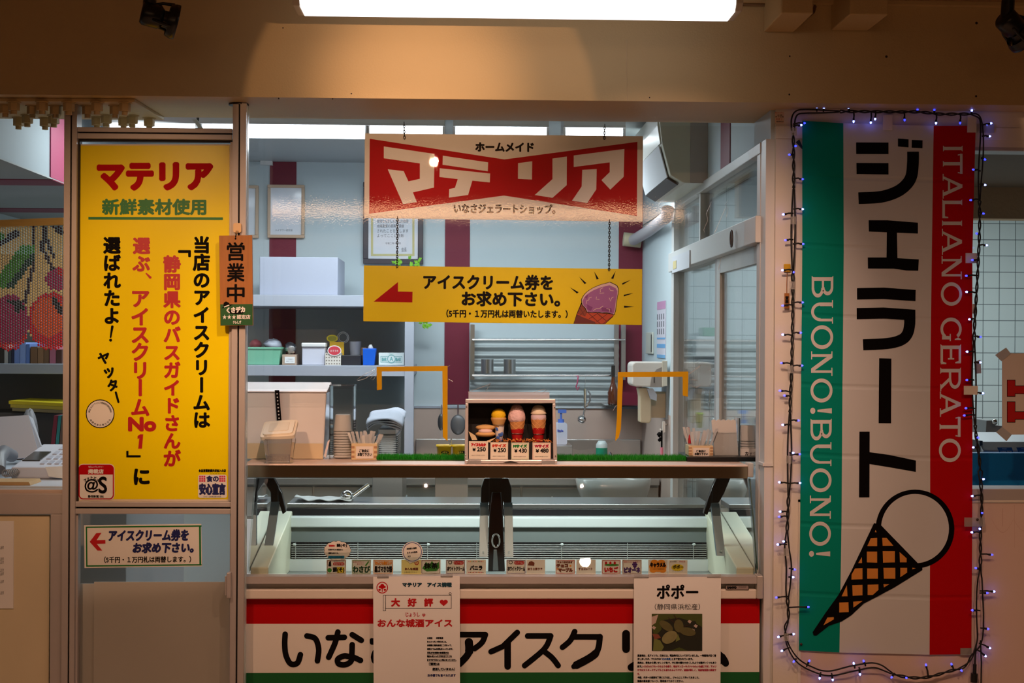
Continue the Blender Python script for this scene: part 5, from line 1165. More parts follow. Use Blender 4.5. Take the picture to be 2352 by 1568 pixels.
onshelf(784, 829, 815, 2.94, .12, M('black_box', (34, 36, 44), .4), 'black_box', 'low black box on the lower shelf beside the blue box', 'box')
mb = MB(); mb.cyl((P(816, 812, 3.09).x, 3.10, zs2), (P(816, 786, 3.09).x, 3.10, P(816, 784, 3.09).z), .028, M('cup_white', (206, 210, 222), .4), r1=.034, n=20); tag(mb.build('white_beaker'), 'white beaker standing behind the low black box', 'beaker')
onshelf(826, 842, 797, 3.10, .1, M('tan_box', (206, 172, 140), .6), 'tan_carton', 'tan carton peeking out behind the blue box', 'carton')
t = thing('blue_bin', 'bright blue plastic bin with paper inside on the lower shelf', 'bin', (P(849, 830, 2.95).x, 3.0, zs2))
mb = MB(); a, b = P(833, 820, 2.95).x, P(862, 820, 2.95).x; zt = P(850, 800, 2.95).z; mb.prism([(a+.002, 2.95, zs2), (b-.006, 2.95, zs2), (b+.004, 2.95, zt), (a, 2.95, zt)], (0, .1, 0), M('blue_plastic', (0, 92, 206), .4)); mb.build('body', t, bevel=.003)
mb = MB(); mb.ball((P(851, 796, 3.0).x, 3.0, zt+.004), .014, .014, .018, paper_m, n=10, k=6, bump=.15); mb.build('paper', t)
mb = MB(); pb(mb, 870, 810, 928, 838, 2.945, 3.02, M('box_pale', (222, 232, 232), .5)); fl = Flat(mb, 2.945); tq = M('box_teal', (96, 168, 168), .5)
fl.frame(874, 818, 924, 832, .8, tq, 1); fl.disc(899, 824, 9.5, 10, M('box_pale2', (222, 232, 232), .5), 2); fl.ring(899, 824, 8, 9.5, tq, 3); fl.text('A', 895, 819, 903, 829, tq, 3, bold=.3); fl.text('BAR', 877, 821, 888, 829, tq, 2, bold=.3); fl.text('BAR', 909, 821, 921, 829, tq, 2, bold=.3); fl.text('MENU', 894, 811.5, 904, 814, tq, 3)
tag(mb.build('printed_box'), 'pale box printed with teal lettering at the end of the lower shelf', 'box')
# ---- plant sprigs and drawers below
mb = MB(); lf = M('leaf_lime', (140, 206, 60), .5); random.seed(21)
def sprig(cx, cy, Y, n, rad):
    for i in range(n):
        a = P(cx+random.uniform(-rad, rad), cy+random.uniform(-rad*.5, rad*.5), Y); d = Vector((random.uniform(-1, 1), -.4, random.uniform(-1, .6))).normalized()*.03; s_ = Vector((d.z, 0, -d.x))*.35
        mb.add([a, a+d*.5+s_, a+d, a+d*.5-s_+Vector((0, .006, 0))], [(0, 1, 2, 3)], lf)
sprig(915, 602, 3.45, 10, 10); sprig(952, 601, 3.45, 14, 14); mb.tube([P(912, 606, 3.46), P(930, 618, 3.46), P(955, 606, 3.46), P(982, 660, 3.45), P(980, 742, 3.44)], .004, lf); sprig(978, 743, 3.44, 14, 8)
tag(mb.build('trailing_plant'), 'lime green trailing plant under the dark certificate and below the yellow sign', 'plant')
# ---- steel tray stack with cloth
t0 = None
for i in range(11):
    Y = 1.55; x0, x1 = P(866-i*.3, 1030, Y).x, P(913, 1030, Y).x; zb = P(890, 1046-4.4*i, Y).z
    mb = MB(); mb.rbox(x0, x1, Y, Y+.30, zb, zb+.004, .012, steel_m, 'z'); mb.rbox(x0+.01, x1-.01, Y+.01, Y+.29, zb-.0042, zb, .012, steel_m, 'z')
    tag(mb.build('steel_tray'), 'topmost steel tray of the stack, under the white cloth' if i == 10 else 'shallow steel tray in the stack under the white cloth', 'tray', None if i == 10 else 'steel trays stacked behind the grass mat')
zb = P(890, 1046-44, 1.55).z
mb = MB(); mb.box(P(869, 1000, 1.57).x, P(910, 1000, 1.57).x, 1.57, 1.83, zb+.0045, P(890, 984, 1.57).z, steel_m); tag(mb.build('steel_pan', bevel=.006), 'deep steel pan on top of the tray stack under the cloth', 'pan')
ztop = P(890, 984, 1.57).z; vs_ = []; fs_ = []; random.seed(5)
x0, x1 = P(845, 960, 1.55).x, P(922, 960, 1.55).x
for k in range(4):
    base = len(vs_)
    for i in range(17):
        for j in range(9):
            u, v = i/16, j/8; x = x0+(x1-x0)*u+.004*k*(u-.5); y = 1.53+.34*v
            droop = .022*(abs(u-.5)*2)**3+.016*max(0, .35-v)/.35
            vs_.append((x, y, ztop+.030+.008*k+.012*math.sin(u*7+k)*.35+.006*math.sin(v*9+u*5)+.022*v-droop))
    for i in range(16):
        for j in range(8): fs_.append((base+i*9+j, base+i*9+j+1, base+i*9+j+10, base+i*9+j+9))
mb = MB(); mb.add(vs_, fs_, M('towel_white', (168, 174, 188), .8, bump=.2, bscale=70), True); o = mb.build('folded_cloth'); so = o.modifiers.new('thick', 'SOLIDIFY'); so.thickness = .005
tag(o, 'folded white cloth draped on the stack of steel trays', 'cloth')
mb = MB(); zz = P(890, 1048, 1.5).z-.02; mb.box(P(855, 1050, 1.5).x, P(925, 1050, 1.5).x, 1.50, 1.9, .86, zz, steel_m); tag(mb.build('tray_trolley', bevel=.003), 'steel trolley carrying the tray stack behind the counter', 'trolley')
mb = MB(); mb.box(P(853, 1050, 1.5).x, P(927, 1050, 1.5).x, 1.49, 1.91, .02, .86, M('trolley_base', (150, 154, 154), .4, metal=.5)); tag(mb.build('trolley_cabinet'), 'grey cabinet body under the tray trolley top', 'cabinet')
# ---- corrugated panel, wall rack and hanging utensils
corr = M('corrugated_panel', (190, 200, 202), .45, metal=.2)
x0, x1 = P(1080, 850, 3.56).x, P(1422, 850, 3.56).x; z1, z0 = P(1250, 776, 3.56).z, P(1250, 937, 3.56).z; n = 9; vs_ = []; fs_ = []
N = n*8
for i in range(N+1):
    u = i/N; zz = z0+(z1-z0)*u; ph = u*n*2*math.pi; dy = .010*math.sin(ph); vs_ += [(x0, 3.57+dy, zz), (x1, 3.57+dy, zz)]
for i in range(N): fs_.append((2*i, 2*i+1, 2*i+3, 2*i+2))
mb = MB(); mb.add(vs_, fs_, corr, True); mb.box(x0, x1, 3.582, 3.594, z0, z1, corr); tag(mb.build('corrugated_panel'), 'grey corrugated metal panel on the back wall behind the rack', 'panel')
t = thing('wall_rack', 'steel utensil rack with two rails on the corrugated panel', 'rack', P(1250, 870, 3.5))
mb = MB()
for px in (1085, 1416, 1432): pb(mb, px-5, 745, px+5, 872, 3.52, 3.55, steelb_m)
mb.build('bracket', t)
for y in (780, 862):
    mb = MB(); mb.cyl(P(1085, y, 3.42), P(1436, y, 3.42), .006, chrome_m, n=10); mb.cyl(P(1085, y+1, 3.50), P(1436, y+1, 3.50), .005, chrome_m, n=8)
    for px in (1086, 1427): mb.cyl(P(px, y, 3.42), P(px, y, 3.53), .006, steelb_m, n=8)
    mb.build('rail', t)
for a, b, lab in ((1105, 1134, 'steel canister standing at the bracket end of the rack'), (1157, 1185, 'steel canister standing second along the rack')):
    mb = MB(); zb = P(1120, 860, 3.42).z+.006; mb.cyl((P((a+b)/2, 850, 3.42).x, 3.455, zb), (P((a+b)/2, 850, 3.42).x, 3.455, P(1120, 825, 3.42).z), pxr(b-a)*8.22/5.075, steel_m, n=22)
    tag(mb.build('steel_canister'), lab, 'canister')
mb = MB(); mb.tube([P(1323, 862, 3.42), P(1328, 864, 3.41), P(1326, 880, 3.41), P(1323, 888, 3.41), P(1326, 896, 3.41), P(1330, 888, 3.41)], .004, M('pink_plastic', (190, 70, 110), .4)); tag(mb.build('pink_hook'), 'pink hook hanging from the lower rail of the rack', 'hook')
t = thing('hanging_scoop', 'steel ice cream disher hanging head down from the rack', 'scoop', P(1345, 864, 3.41))
mb = MB(); mb.tube([P(1345, 862, 3.42), P(1344, 880, 3.41), P(1343, 895, 3.41)], .0012, steel_m); mb.cyl(P(1344, 893, 3.41), P(1344, 935, 3.40), .010, chrome_m, n=14); mb.cyl(P(1344, 935, 3.40), P(1339, 960, 3.40), .006, chrome_m, n=10); mb.tube([P(1350, 896, 3.40), P(1356, 905, 3.40), P(1355, 920, 3.40), P(1347, 934, 3.40)], .005, chrome_m); mb.build('handle', t)
mb = MB(); mb.ball(P(1336, 963, 3.40), .026, .026, .024, chrome_m, n=18, k=10); mb.build('bowl', t)
t = thing('brown_bottle', 'brown glass bottle with dark neck beside the taped opening', 'bottle', P(1407, 930, 3.35))
mb = MB(); c = P(1408, 929, 3.35); k = 8.15/3200
mb.lathe(c, [(0, 0), (11*k, 0), (12.5*k, 3*k), (12.5*k, 28*k), (9*k, 38*k), (5*k, 50*k), (4*k, 62*k), (4*k, 66*k)], M('brown_glass', (96, 46, 22), .08, coat=.5), n=22); mb.build('body', t)
mb = MB(); mb.cyl(c+Vector((0, 0, 64*k)), c+Vector((0, 0, 90*k)), 4.5*k, M('bottle_cap', (36, 34, 30), .4), n=14); mb.build('neck', t)
sh = thing('wall_shelf', 'narrow steel wall shelf carrying the brown bottle', 'shelf', P(1400, 931, 3.35))
mb = MB(); mb.box(c.x-.05, XR-.0, 3.28, 3.594, c.z-.008, c.z-.0005, acryl_m); mb.build('board', sh)
# ---- sink bench along the back wall
t = thing('sink_bench', 'long steel sink bench with white drawers along the back wall', 'bench', (.2, 3.2, 0))
xl, xr = P(560, 1100, 2.75).x, XR-.01
zb = .86
mb = MB(); mb.box(xl, xr, 2.72, 3.575, zb-.035, zb, steel_m); mb.box(P(955, 1010, 3.54).x, xr, 3.55, 3.575, zb, P(1000, 1008, 3.54).z, steel_m); mb.build('top', t, bevel=.003)
mb = MB(); mb.box(xl, xr, 2.76, 3.57, .08, zb-.035, M('bench_front', (196, 196, 190), .5)); mb.build('carcass', t)
nD = 6
for i in range(nD):
    a = xl+(xr-xl)*i/nD+.006; b = xl+(xr-xl)*(i+1)/nD-.006
    mb = MB(); mb.box(a, b, 2.745, 2.76, zb-.21, zb-.05, M('drawer_grey', (150, 150, 144), .45)); o = mb.build('drawer', t, bevel=.002)
    mb = MB(); c = (a+b)/2
    for dx in (-.02, 0, .02): mb.cyl((c+dx, 2.735, zb-.17), (c+dx, 2.735, zb-.10), .004, chrome_m, n=8)
    mb.cyl((c-.02, 2.735, zb-.10), (c-.02, 2.745, zb-.10), .004, chrome_m, n=8)
    mb.build('handle', o)
    mb = MB(); mb.box(a, b, 2.745, 2.76, .12, zb-.225, white_m); mb.build('door', t, bevel=.002)
# white hand basin
t = thing('hand_basin', 'white rounded hand basin seen through the showcase glass', 'basin', (P(1410, 1120, 2.3).x, 2.5, .6))
mb = MB(); c = (P(1410, 1120, 2.4).x, 2.45); zt_ = P(1410, 1098, 2.4).z
vs_ = []; fs_ = []; prof = [(.10, -.15), (.16, -.13), (.185, -.06), (.195, 0), (.182, .0), (.17, -.05), (.12, -.11)]
for r, h in prof:
    for i in range(36):
        a = 2*math.pi*i/36; ca, sa = math.cos(a), math.sin(a); e = 1/(abs(ca)**4+abs(sa)**4)**.25
        vs_.append((c[0]+r*ca*e, c[1]+r*.75*sa*e, zt_+h))
for k in range(len(prof)-1):
    for i in range(36): fs_.append((k*36+i, k*36+(i+1) % 36, (k+1)*36+(i+1) % 36, (k+1)*36+i))
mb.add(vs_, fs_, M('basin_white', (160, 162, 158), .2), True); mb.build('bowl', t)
mb = MB(); mb.box(c[0]-.09, c[0]+.09, 2.38, 2.56, 0, zt_-.14, M('basin_foot', (200, 202, 198), .3)); mb.build('pedestal', t, bevel=.01)
mb = MB(); mb.tube([(c[0]-.01, 2.53, zt_), (c[0]-.01, 2.53, zt_+.10), (c[0]-.01, 2.50, zt_+.12), (c[0]-.01, 2.45, zt_+.10)], .009, chrome_m); mb.build('tap', t)
# ---- things standing on the bench
def bench(px, Y=3.0): return Vector((P(px, 1040, Y).x, Y, zb+.0005))
t = thing('soap_bottle', 'white pump bottle with blue pump behind the price display', 'bottle', bench(1288, 3.2)); c = bench(1288, 3.2); k = 8.0/3200
zt1 = P(1288, 970, 3.2).z; zt0 = P(1288, 1012, 3.2).z
mb = MB(); mb.rbox(c.x-13.5*k, c.x+13.5*k, 3.16, 3.23, zt0-.02, zt1, .012, M('soap_white', (214, 216, 232), .35)); fl = Flat(mb, 3.159); fl.text('Style', 1280, 986, 1294, 993, M('soap_blue', (70, 90, 190), .5), 1, bold=.4); mb.build('body', t, bevel=.005)
mb = MB(); mb.cyl((c.x, 3.195, zt1), (c.x, 3.195, zt1+.02), .018, M('pump_blue', (84, 120, 206), .4), n=16); mb.cyl((c.x, 3.195, zt1+.02), (c.x, 3.195, zt1+.06), .006, M('pump_blue2', (84, 120, 206), .4)); mb.box(c.x-.018, c.x+.03, 3.185, 3.205, zt1+.055, zt1+.075, M('pump_blue3', (84, 120, 206), .4)); mb.build('pump', t)
mb = MB(); mb.box(c.x-.055, c.x+.06, 3.1, 3.35, zb+.001, zt0-.021, steel_m); tag(mb.build('bench_block', bevel=.003), 'steel block on the bench carrying the pump bottle', 'block')
t = thing('green_jar', 'clear jar with green liquid standing on the bench behind the grass', 'jar', bench(1382, 2.9)); c = bench(1382, 2.9); k = 7.7/3200; zj0, zj1, zj2 = zb, P(1382, 1028, 2.9).z, P(1382, 1012, 2.9).z
mb = MB(); mb.lathe((c.x, c.y, zb+.001), [(0, 0), (13*k, 0), (13.5*k, .01), (13.5*k, zj1-zb)], M('green_liquid', (40, 140, 110), .15), n=24); mb.build('body', t)
mb = MB(); mb.lathe((c.x, c.y, zj1), [(13.5*k, 0), (13*k, (zj2-zj1)*.5), (8*k, zj2-zj1), (0, zj2-zj1)], M('jar_top', (190, 206, 206), .3), n=24); mb.build('shoulder', t)
for px, lab in ((1020, 'yellow spoon bucket beside the amber tape'), (1056, 'yellow spoon bucket tucked behind the price display')):
    t = thing('yellow_bucket', lab, 'bucket', bench(px, 2.2)); Y = 1.75; k = 6.55/3200; x = P(px, 1040, Y).x; zt1 = P(px, 1021, Y).z; z0_ = P(px, 1052, Y).z-.06
    mb = MB(); mb.lathe((x, Y, 0), [(13*k, z0_), (17.5*k, zt1), (18.5*k, zt1), (18.5*k, zt1-.008)], M('bucket_yellow', (226, 184, 20), .4), n=26); mb.build('body', t)
    mb = MB(); cc = P(px+(2 if px < 1040 else 6), 1039, Y-17*k); mb.ball(cc, 9*k, .003, 4*k, black_m, n=14, k=6); fl = Flat(mb, Y-17*k-.004); fl.text('AIFA', px-4, 1036, px+8, 1041, M('bucket_text', (226, 200, 60), .5), 1); mb.build('label', t)
    mb = MB(); mb.cyl((x+.01, Y, z0_+.02), (x+.035, Y, zt1+.03), .004, steel_m); mb.build('spoon', t)
mb = MB(); mb.box(P(1000, 1040, 1.7).x, P(1075, 1040, 1.7).x, 1.66, 1.86, 0.02, P(1020, 1052, 1.75).z-.061, M('stand_grey', (150, 152, 150), .5)); tag(mb.build('side_stand', bevel=.004), 'grey stand carrying the two yellow buckets', 'stand')
mb = MB(); mb.ball(P(1052, 975, 3.4), .045, .02, .06, M('ladle_grey', (116, 116, 118), .4, metal=.3), n=18, k=10); mb.cyl(P(1052, 960, 3.4), P(1052, 930, 3.56), .004, steel_m); tag(mb.build('ladle'), 'dark ladle hanging against the dado behind the vinyl', 'ladle')
mb = MB(); mb.ball(P(1013, 969, 3.4), .02, .012, .05, M('ladle_grey2', (90, 92, 94), .35, metal=.6), n=14, k=8); mb.cyl(P(1013, 955, 3.4), P(1014, 930, 3.56), .004, steel_m); tag(mb.build('spatula'), 'grey spatula on the dado beside the amber tape leg', 'spatula')
# ---- air conditioner and its pipe
t = thing('air_conditioner', 'white wall air conditioner above the glazed partition', 'air conditioner', (XR-.1, 1.6, 2.2))
acm = M('ac_white', (206, 206, 190), .4); yn = PX(1626, 360, XR).y; yf = yn+.86
zt = 2.655; zl = PX(1625, 421, XR).z
prof = []
dpt = .215
for i in range(9):
    a = math.pi/2*i/8; prof.append((XR-dpt+.05-.05*math.sin(a)*0+0-(0), 0))
prof = [(XR, zl), (XR, zt), (XR-dpt+.03, zt), (XR-dpt+.005, zt-.02), (XR-dpt, zt-.08), (XR-dpt+.012, zt-.18), (XR-dpt+.05, zl+.035), (XR-dpt+.10, zl+.005), (XR-.10, zl)]
mb = MB(); mb.prism([(x, yn, z) for x, z in prof], (0, yf-yn, 0), acm); mb.build('body', t, bevel=.004)
mb = MB(); mb.prism([(XR-.078, yn-.003, zl), (XR-.001, yn-.003, zl), (XR-.001, yn-.003, zt), (XR-.078, yn-.003, zt)], (0, .003, 0), M('ac_back_grey', (176, 170, 166), .5)); mb.build('back_cover', t)
mb = MB(); mb.prism([(XR-dpt-.004, yn+.02, zt-.02), (XR-dpt-.006, yn+.02, zt-.10), (XR-dpt+.006, yn+.02, zt-.18), (XR-dpt+.012, yn+.02, zt-.18), (XR-dpt+.004, yn+.02, zt-.02)], (0, yf-yn-.04, 0), M('ac_panel', (222, 222, 214), .35)); mb.build('front_panel', t, bevel=.002)
mb = MB(); mb.prism([(XR-dpt+.046, yn+.06, zl+.030), (XR-dpt+.094, yn+.06, zl+.001), (XR-dpt+.090, yn+.06, zl-.003), (XR-dpt+.042, yn+.06, zl+.026)], (0, yf-yn-.12, 0), M('ac_vent_dark', (60, 52, 50), .5)); mb.build('vent', t)
mb = MB(); mb.prism([(XR-dpt+.008, yn+.05, zt-.185), (XR-dpt+.046, yn+.05, zl+.032), (XR-dpt+.042, yn+.05, zl+.030), (XR-dpt+.003, yn+.05, zt-.185)], (0, yf-yn-.10, 0), M('ac_flap', (214, 216, 220), .35)); mb.build('flap', t)
mb = MB(); mb.tube([(XR-.06, yf-.05, zl-.036), (XR-.06, yf-.02, P(1530, 500, 2.2).z), P(1490, 530, 3.0), P(1455, 551, 3.5)], .032, M('pipe_lilac', (196, 190, 196), .5), n=14); c = P(1448, 551, 3.50); mb.cyl(P(1432, 549, 3.53), P(1472, 553, 3.53), .042, M('pipe_cap', (206, 196, 166), .5), n=18)
tag(mb.build('refrigerant_pipe'), 'pale pipe cover running from the air conditioner to the maroon upright', 'pipe')
# ---- on the solid part of the side wall
def sidebox(mb, x0, x1, ya, yb, za, zb_, m): mb.box(x0, x1, ya, yb, za, zb_, m)
t = thing('paper_towel_dispenser', 'white paper towel dispenser on the side wall behind the taped opening', 'dispenser', (XR-.05, 2.5, 1.4))
y0 = 2.42; x0 = P(1452, 860, y0).x; x1 = P(1532, 860, y0).x; za, zb_ = P(1490, 888, y0).z, P(1490, 831, y0).z
x1 = min(x1, XR-.0)
dm = M('dispenser_white', (222, 214, 204), .4); mb = MB(); mb.rbox(x0, x1, y0, y0+.22, za, zb_, .022, dm); mb.build('body', t, bevel=.006)
mb = MB(); dg = M('dispenser_grey', (150, 140, 132), .45); L = [(1493, 889), (1522, 889), (1522, 842), (1508, 848), (1497, 862)]; pq(mb, L, y0-.003, y0, dg); pq(mb, [(1502, 866), (1503.5, 866), (1503.5, 879), (1502, 879)], y0-.005, y0-.003, black_m); mb.build('side_window', t)
mb = MB(); pq(mb, [(1521, 828), (1533, 828), (1533, 886), (1521, 888)], y0-.012, y0+.0, M('dispenser_latch', (206, 196, 178), .4)); mb.build('latch', t, bevel=.003)
t = thing('soap_dispenser', 'beige soap dispenser under the paper towel unit', 'dispenser', (XR-.1, 2.5, 1.2))
bm = M('dispenser_beige', (206, 190, 160), .45); mb = MB(); pq(mb, [(1466, 890), (1490, 890), (1496, 905), (1496, 964), (1492, 972), (1470, 970), (1470, 910)], 2.46, 2.56, bm); mb.build('body', t, bevel=.006)
mb = MB(); pq(mb, [(1486, 892), (1500, 892), (1509, 906), (1508, 920), (1494, 916)], 2.44, 2.46, M('towel_sheet', (190, 194, 204), .7)); mb.build('paper_end', t)
mb = MB(); mb.box(P(1490, 930, 2.56).x, XR-.001, 2.54, 2.60, P(1490, 960, 2.5).z, P(1490, 900, 2.5).z, bm); mb.build('wall_bracket', t)
mb = MB(); mb.box(XR-.006, XR-.001, PX(1534, 900, XR).y, PX(1506, 900, XR).y, PX(1520, 958, XR).z, PX(1520, 880, XR).z, M('blue_panel', (190, 208, 222), .4)); tag(mb.build('splash_panel'), 'pale blue splash panel on the side wall below the towel unit', 'panel')
t = thing('calendar', 'narrow wall calendar with pink head and blue bands on the side wall', 'calendar', PX(1518, 820, XR))
ya, yb = PX(1530, 750, XR).y, PX(1511, 750, XR).y; zt, z0 = PX(1520, 692, XR).z, PX(1520, 822, XR).z; mb = MB(); mb.box(XR-.004, XR-.001, ya, yb, z0, zt, M('calendar_paper', (218, 214, 226), .6))
H = zt-z0
for a, b, m in ((.86, 1, M('calendar_pink', (206, 150, 190), .6)), (.33, .36, M('calendar_blue', (110, 170, 222), .6)), (.18, .25, M('calendar_blue2', (110, 170, 222), .6)), (0, .06, M('calendar_blue3', (120, 176, 222), .6))): mb.box(XR-.005, XR-.004, ya, yb, z0+H*a, z0+H*b, m)
for i in range(3):
    for j in range(4): mb.box(XR-.005, XR-.004, ya+(yb-ya)*(.15+.25*j), ya+(yb-ya)*(.25+.25*j), z0+H*(.42+.13*i), z0+H*(.52+.13*i), greyi)
mb.build('sheets', t)
t = thing('thermometer', 'small white thermometer strip on the side wall by the maroon upright', 'thermometer', PX(1494, 800, XR)); mb = MB(); mb.box(XR-.012, XR-.001, PX(1502, 790, XR).y, PX(1488, 790, XR).y, PX(1494, 812, XR).z, PX(1494, 763, XR).z, M('thermo_white', (214, 216, 206), .4)); mb.build('body', t, bevel=.002)
mb = MB(); mb.box(XR-.013, XR-.012, PX(1502, 790, XR).y+.0, PX(1500, 790, XR).y, PX(1494, 808, XR).z, PX(1494, 768, XR).z, M('thermo_dark', (70, 70, 66), .5)); mb.build('scale', t)
t = thing('hanging_brush', 'black handled brush with pink sleeve hanging on the side wall', 'brush', P(1521, 1045, 2.3))
mb = MB(); mb.cyl(P(1520, 988, 2.4), P(1520, 1028, 2.4), .0045, black_m); mb.ball(P(1514, 998, 2.4), .012, .012, .012, black_m, n=10, k=6, bump=.3); mb.ball(P(1516, 1009, 2.4), .010, .010, .010, black_m, n=10, k=6, bump=.3); mb.build('handle', t)
mb = MB(); mb.cyl(P(1520, 1027, 2.4), P(1520, 1052, 2.4), .008, M('pink_sleeve', (226, 130, 150), .5)); mb.build('sleeve', t)
mb = MB(); pq(mb, [(1522, 968), (1528, 968), (1528, 992), (1522, 994)], 2.42, 2.44, dm); mb.tube([P(1525, 975, 2.43), (XR-.0, 2.5, P(1525, 975, 2.43).z)], .004, dm); mb.tube([P(1519, 990, 2.41), P(1516, 984, 2.41), P(1515, 986, 2.41)], .003, dm); mb.build('hook', t)
mb = MB(); mb.box(XR-.042, XR-.035, PX(1604, 600, XR).y, PX(1563, 600, XR).y, PX(1580, 622, XR).z, PX(1580, 584, XR).z, M('memo_white', (214, 216, 222), .6)); mb.box(XR-.044, XR-.042, PX(1570, 600, XR).y-.05, PX(1566, 600, XR).y, PX(1568, 618, XR).z, PX(1568, 600, XR).z, M('memo_yellow', (222, 206, 150), .6)); tag(mb.build('memo_card'), 'white memo card fixed on the transom above the sliding door', 'card')
mb = MB(); c = PX(1680, 548, XR-.05); mb.tube([c+Vector((0, .018*math.cos(k*.3142), .030*math.sin(k*.3142))) for k in range(20)], .004, M('ring_brown', (70, 60, 56), .4), closed=True); tag(mb.build('hanging_ring'), 'dark ring hanging from the door transom', 'ring')
# ---- tiled room beyond the sliding doors
t = thing('hand_dryer_unit', 'white and grey towel unit on the tiles beyond the sliding door', 'dispenser', P(1620, 850, 3.4)); Y = 3.42
mb = MB(); pb(mb, 1598, 772, 1660, 818, Y, 3.59, white_m); mb.build('body', t, bevel=.006); mb = MB(); pb(mb, 1604, 818, 1658, 836, Y+.02, 3.59, M('unit_grey', (90, 92, 100), .5)); mb.build('mouth', t)
mb = MB(); pb(mb, 1613, 752, 1652, 772, Y, 3.56, M('green_packet', (40, 140, 80), .5)); tag(mb.build('green_packet', bevel=.004), 'green packet on top of the white towel unit', 'packet')
mb = MB(); pb(mb, 1602, 838, 1655, 905, 3.5, 3.59, M('grey_panel', (128, 130, 134), .5)); tag(mb.build('grey_panel', bevel=.004), 'grey panel on the tiles below the towel unit', 'panel')
t = thing('lime_cup', 'lime green cup hanging on the tiles beyond the door', 'cup', P(1606, 982, 3.45)); mb = MB(); c = P(1606, 982, 3.50); k = 8.3/3200; mb.lathe(c, [(0, 0), (6.5*k, 0), (8.3*k, 30*k), (9.4*k, 30*k), (9.4*k, 35*k), (8.4*k, 35*k)], M('lime_plastic', (140, 206, 40), .4), n=24); mb.build('body', t); mb = MB(); mb.box(c.x-.006, c.x+.006, c.y, 3.6, c.z+.06, c.z+.075, white_m); mb.build('bracket', t)
mb = MB(); mb.box(XR+.3, 3.0, 2.75, 3.4, 0, .86, M('counter_blue_grey', (150, 160, 170), .4)); tag(mb.build('work_counter', bevel=.004), 'grey work counter in the tiled room beyond the door', 'counter')

# ================================================================== BANNER, STRING LIGHTS, NEIGHBOUR WINDOW
BY = -.012
bg_m = M('banner_green', (0, 140, 122), .7, spec=.1, var=.05, vscale=4, bump=.25, bscale=5); bw_m = M('banner_white', (208, 210, 212), .75, spec=.1, var=.03, vscale=5, bump=.25, bscale=5); br_m = M('banner_red', (186, 0, 8), .7, spec=.1, var=.04, vscale=4, bump=.25, bscale=5)
blet = M('banner_letter', (214, 214, 214), .7); bblk = M('banner_black', (9, 5, 6), .8, spec=.08); bor = M('banner_orange', (214, 140, 54), .7)
t = thing('gelato_banner', 'tall green white and red banner with black katakana and a big cone picture', 'banner', P(2035, 1500, BY))
mb = MB()
def strip(L, R, m):
    # L, R: lists of picture points down both edges
    def at(E, y):
        for a, b in zip(E, E[1:]):
            if y <= b[1] or b is E[-1]: return a[0]+(b[0]-a[0])*(y-a[1])/(b[1]-a[1])
    y0, y1, z0, z1 = L[0][1], L[-1][1], R[0][1], R[-1][1]; ts = [(0, 0)]
    for k in range(1, 8):
        c = (k-.22)/7.6; ts += [(c-.0055, 0), (c-.0012, 1), (c+.0012, 1), (c+.0055, 0)]
    ts.append((1, 0)); vs_ = []
    for s, d in ts:
        ya, yb = y0+(y1-y0)*s, z0+(z1-z0)*s; vs_ += [P(at(L, ya), ya, BY+.0022*d), P(at(R, yb), yb, BY+.0022*d)]
    mb.add(vs_, [(2*i, 2*i+1, 2*i+3, 2*i+2) for i in range(len(ts)-1)], m)
eL = [(1843, 277), (1843, 600), (1840, 900), (1838, 1200), (1835, 1493)]; e1 = [(1937, 283), (1938, 600), (1935, 900), (1933, 1200), (1928, 1498)]
e2 = [(2144.5, 289), (2140, 600), (2136.5, 900), (2136.5, 1200), (2135, 1503)]; eR = [(2241, 289), (2233, 600), (2234, 900), (2233, 1200), (2231, 1502)]
strip(eL, e1, bg_m); strip(e1, e2, bw_m); strip(e2, eR, br_m); o = mb.build('cloth', t); so = o.modifiers.new('thick', 'SOLIDIFY'); so.thickness = .0012; so.offset = 1
mb = MB(); fl = Flat(mb, BY)
G2 = lambda L: [(1752+x/3.92, 200+y/3.92) for x, y in L]
G3 = lambda L: [(1752+x/3.92, 600+y/3.92) for x, y in L]
G4 = lambda L: [(1752+x/2.76, 1000+y/2.76) for x, y in L]
for L in ([(840, 498), (1132, 499), (1132, 603), (841, 602)], [(843, 682), (1132, 684), (1132, 787), (844, 782)], [(1217, 463), (1313, 470), (1312, 542), (1217, 535)], [(1341, 475), (1439, 479), (1438, 550), (1340, 545)],
          [(953, 1198), (1120, 1198), (1397, 1220), (1397, 1318), (955, 1300)], [(1117, 1298), (1208, 1304), (1213, 1545), (1114, 1545)]): fl.poly(G2(L), bblk, 1)
fl.curve(G2([(1353, 581), (1352, 680), (1338, 800), (1290, 880), (1200, 945), (1060, 988), (862, 1000)]), 27, bblk, 1, round=False)
for L in ([(945, -35), (1110, -35), (1405, -18), (1400, 84), (1290, 82), (1180, 66), (947, 65)], [(848, 241), (1090, 236), (1377, 257), (1375, 358), (1240, 350), (1090, 339), (849, 344)], [(1048, 872), (1158, 875), (1155, 1457), (1043, 1456)]): fl.poly(G3(L), bblk, 1)
fl.poly(G3([(845, 420), (1090, 415), (1374, 435), (1374, 540), (1278, 526), (1090, 514), (846, 520)]), bblk, 1)
fl.curve(G3([(1323, 500), (1322, 570), (1303, 650), (1250, 705), (1130, 738), (903, 751)]), 25.5, bblk, 1, round=False)
fl.poly([(1974, 991), (1997.5, 991), (1997, 1142), (1973, 1142)], bblk, 1); fl.poly(G4([(670, 104), (800, 122), (971, 158), (970, 230), (800, 200), (670, 179)]), bblk, 1)
mb.build('katakana', t)
mb = MB(); fl = Flat(mb, BY)
cxr, cyr = G4([(965, 592)])[0]
fl.disc(cxr, cyr, 90.5, 90.5, bblk, 1, 60); fl.disc(cxr, cyr-1, 78, 79.5, bw_m, 2, 60)
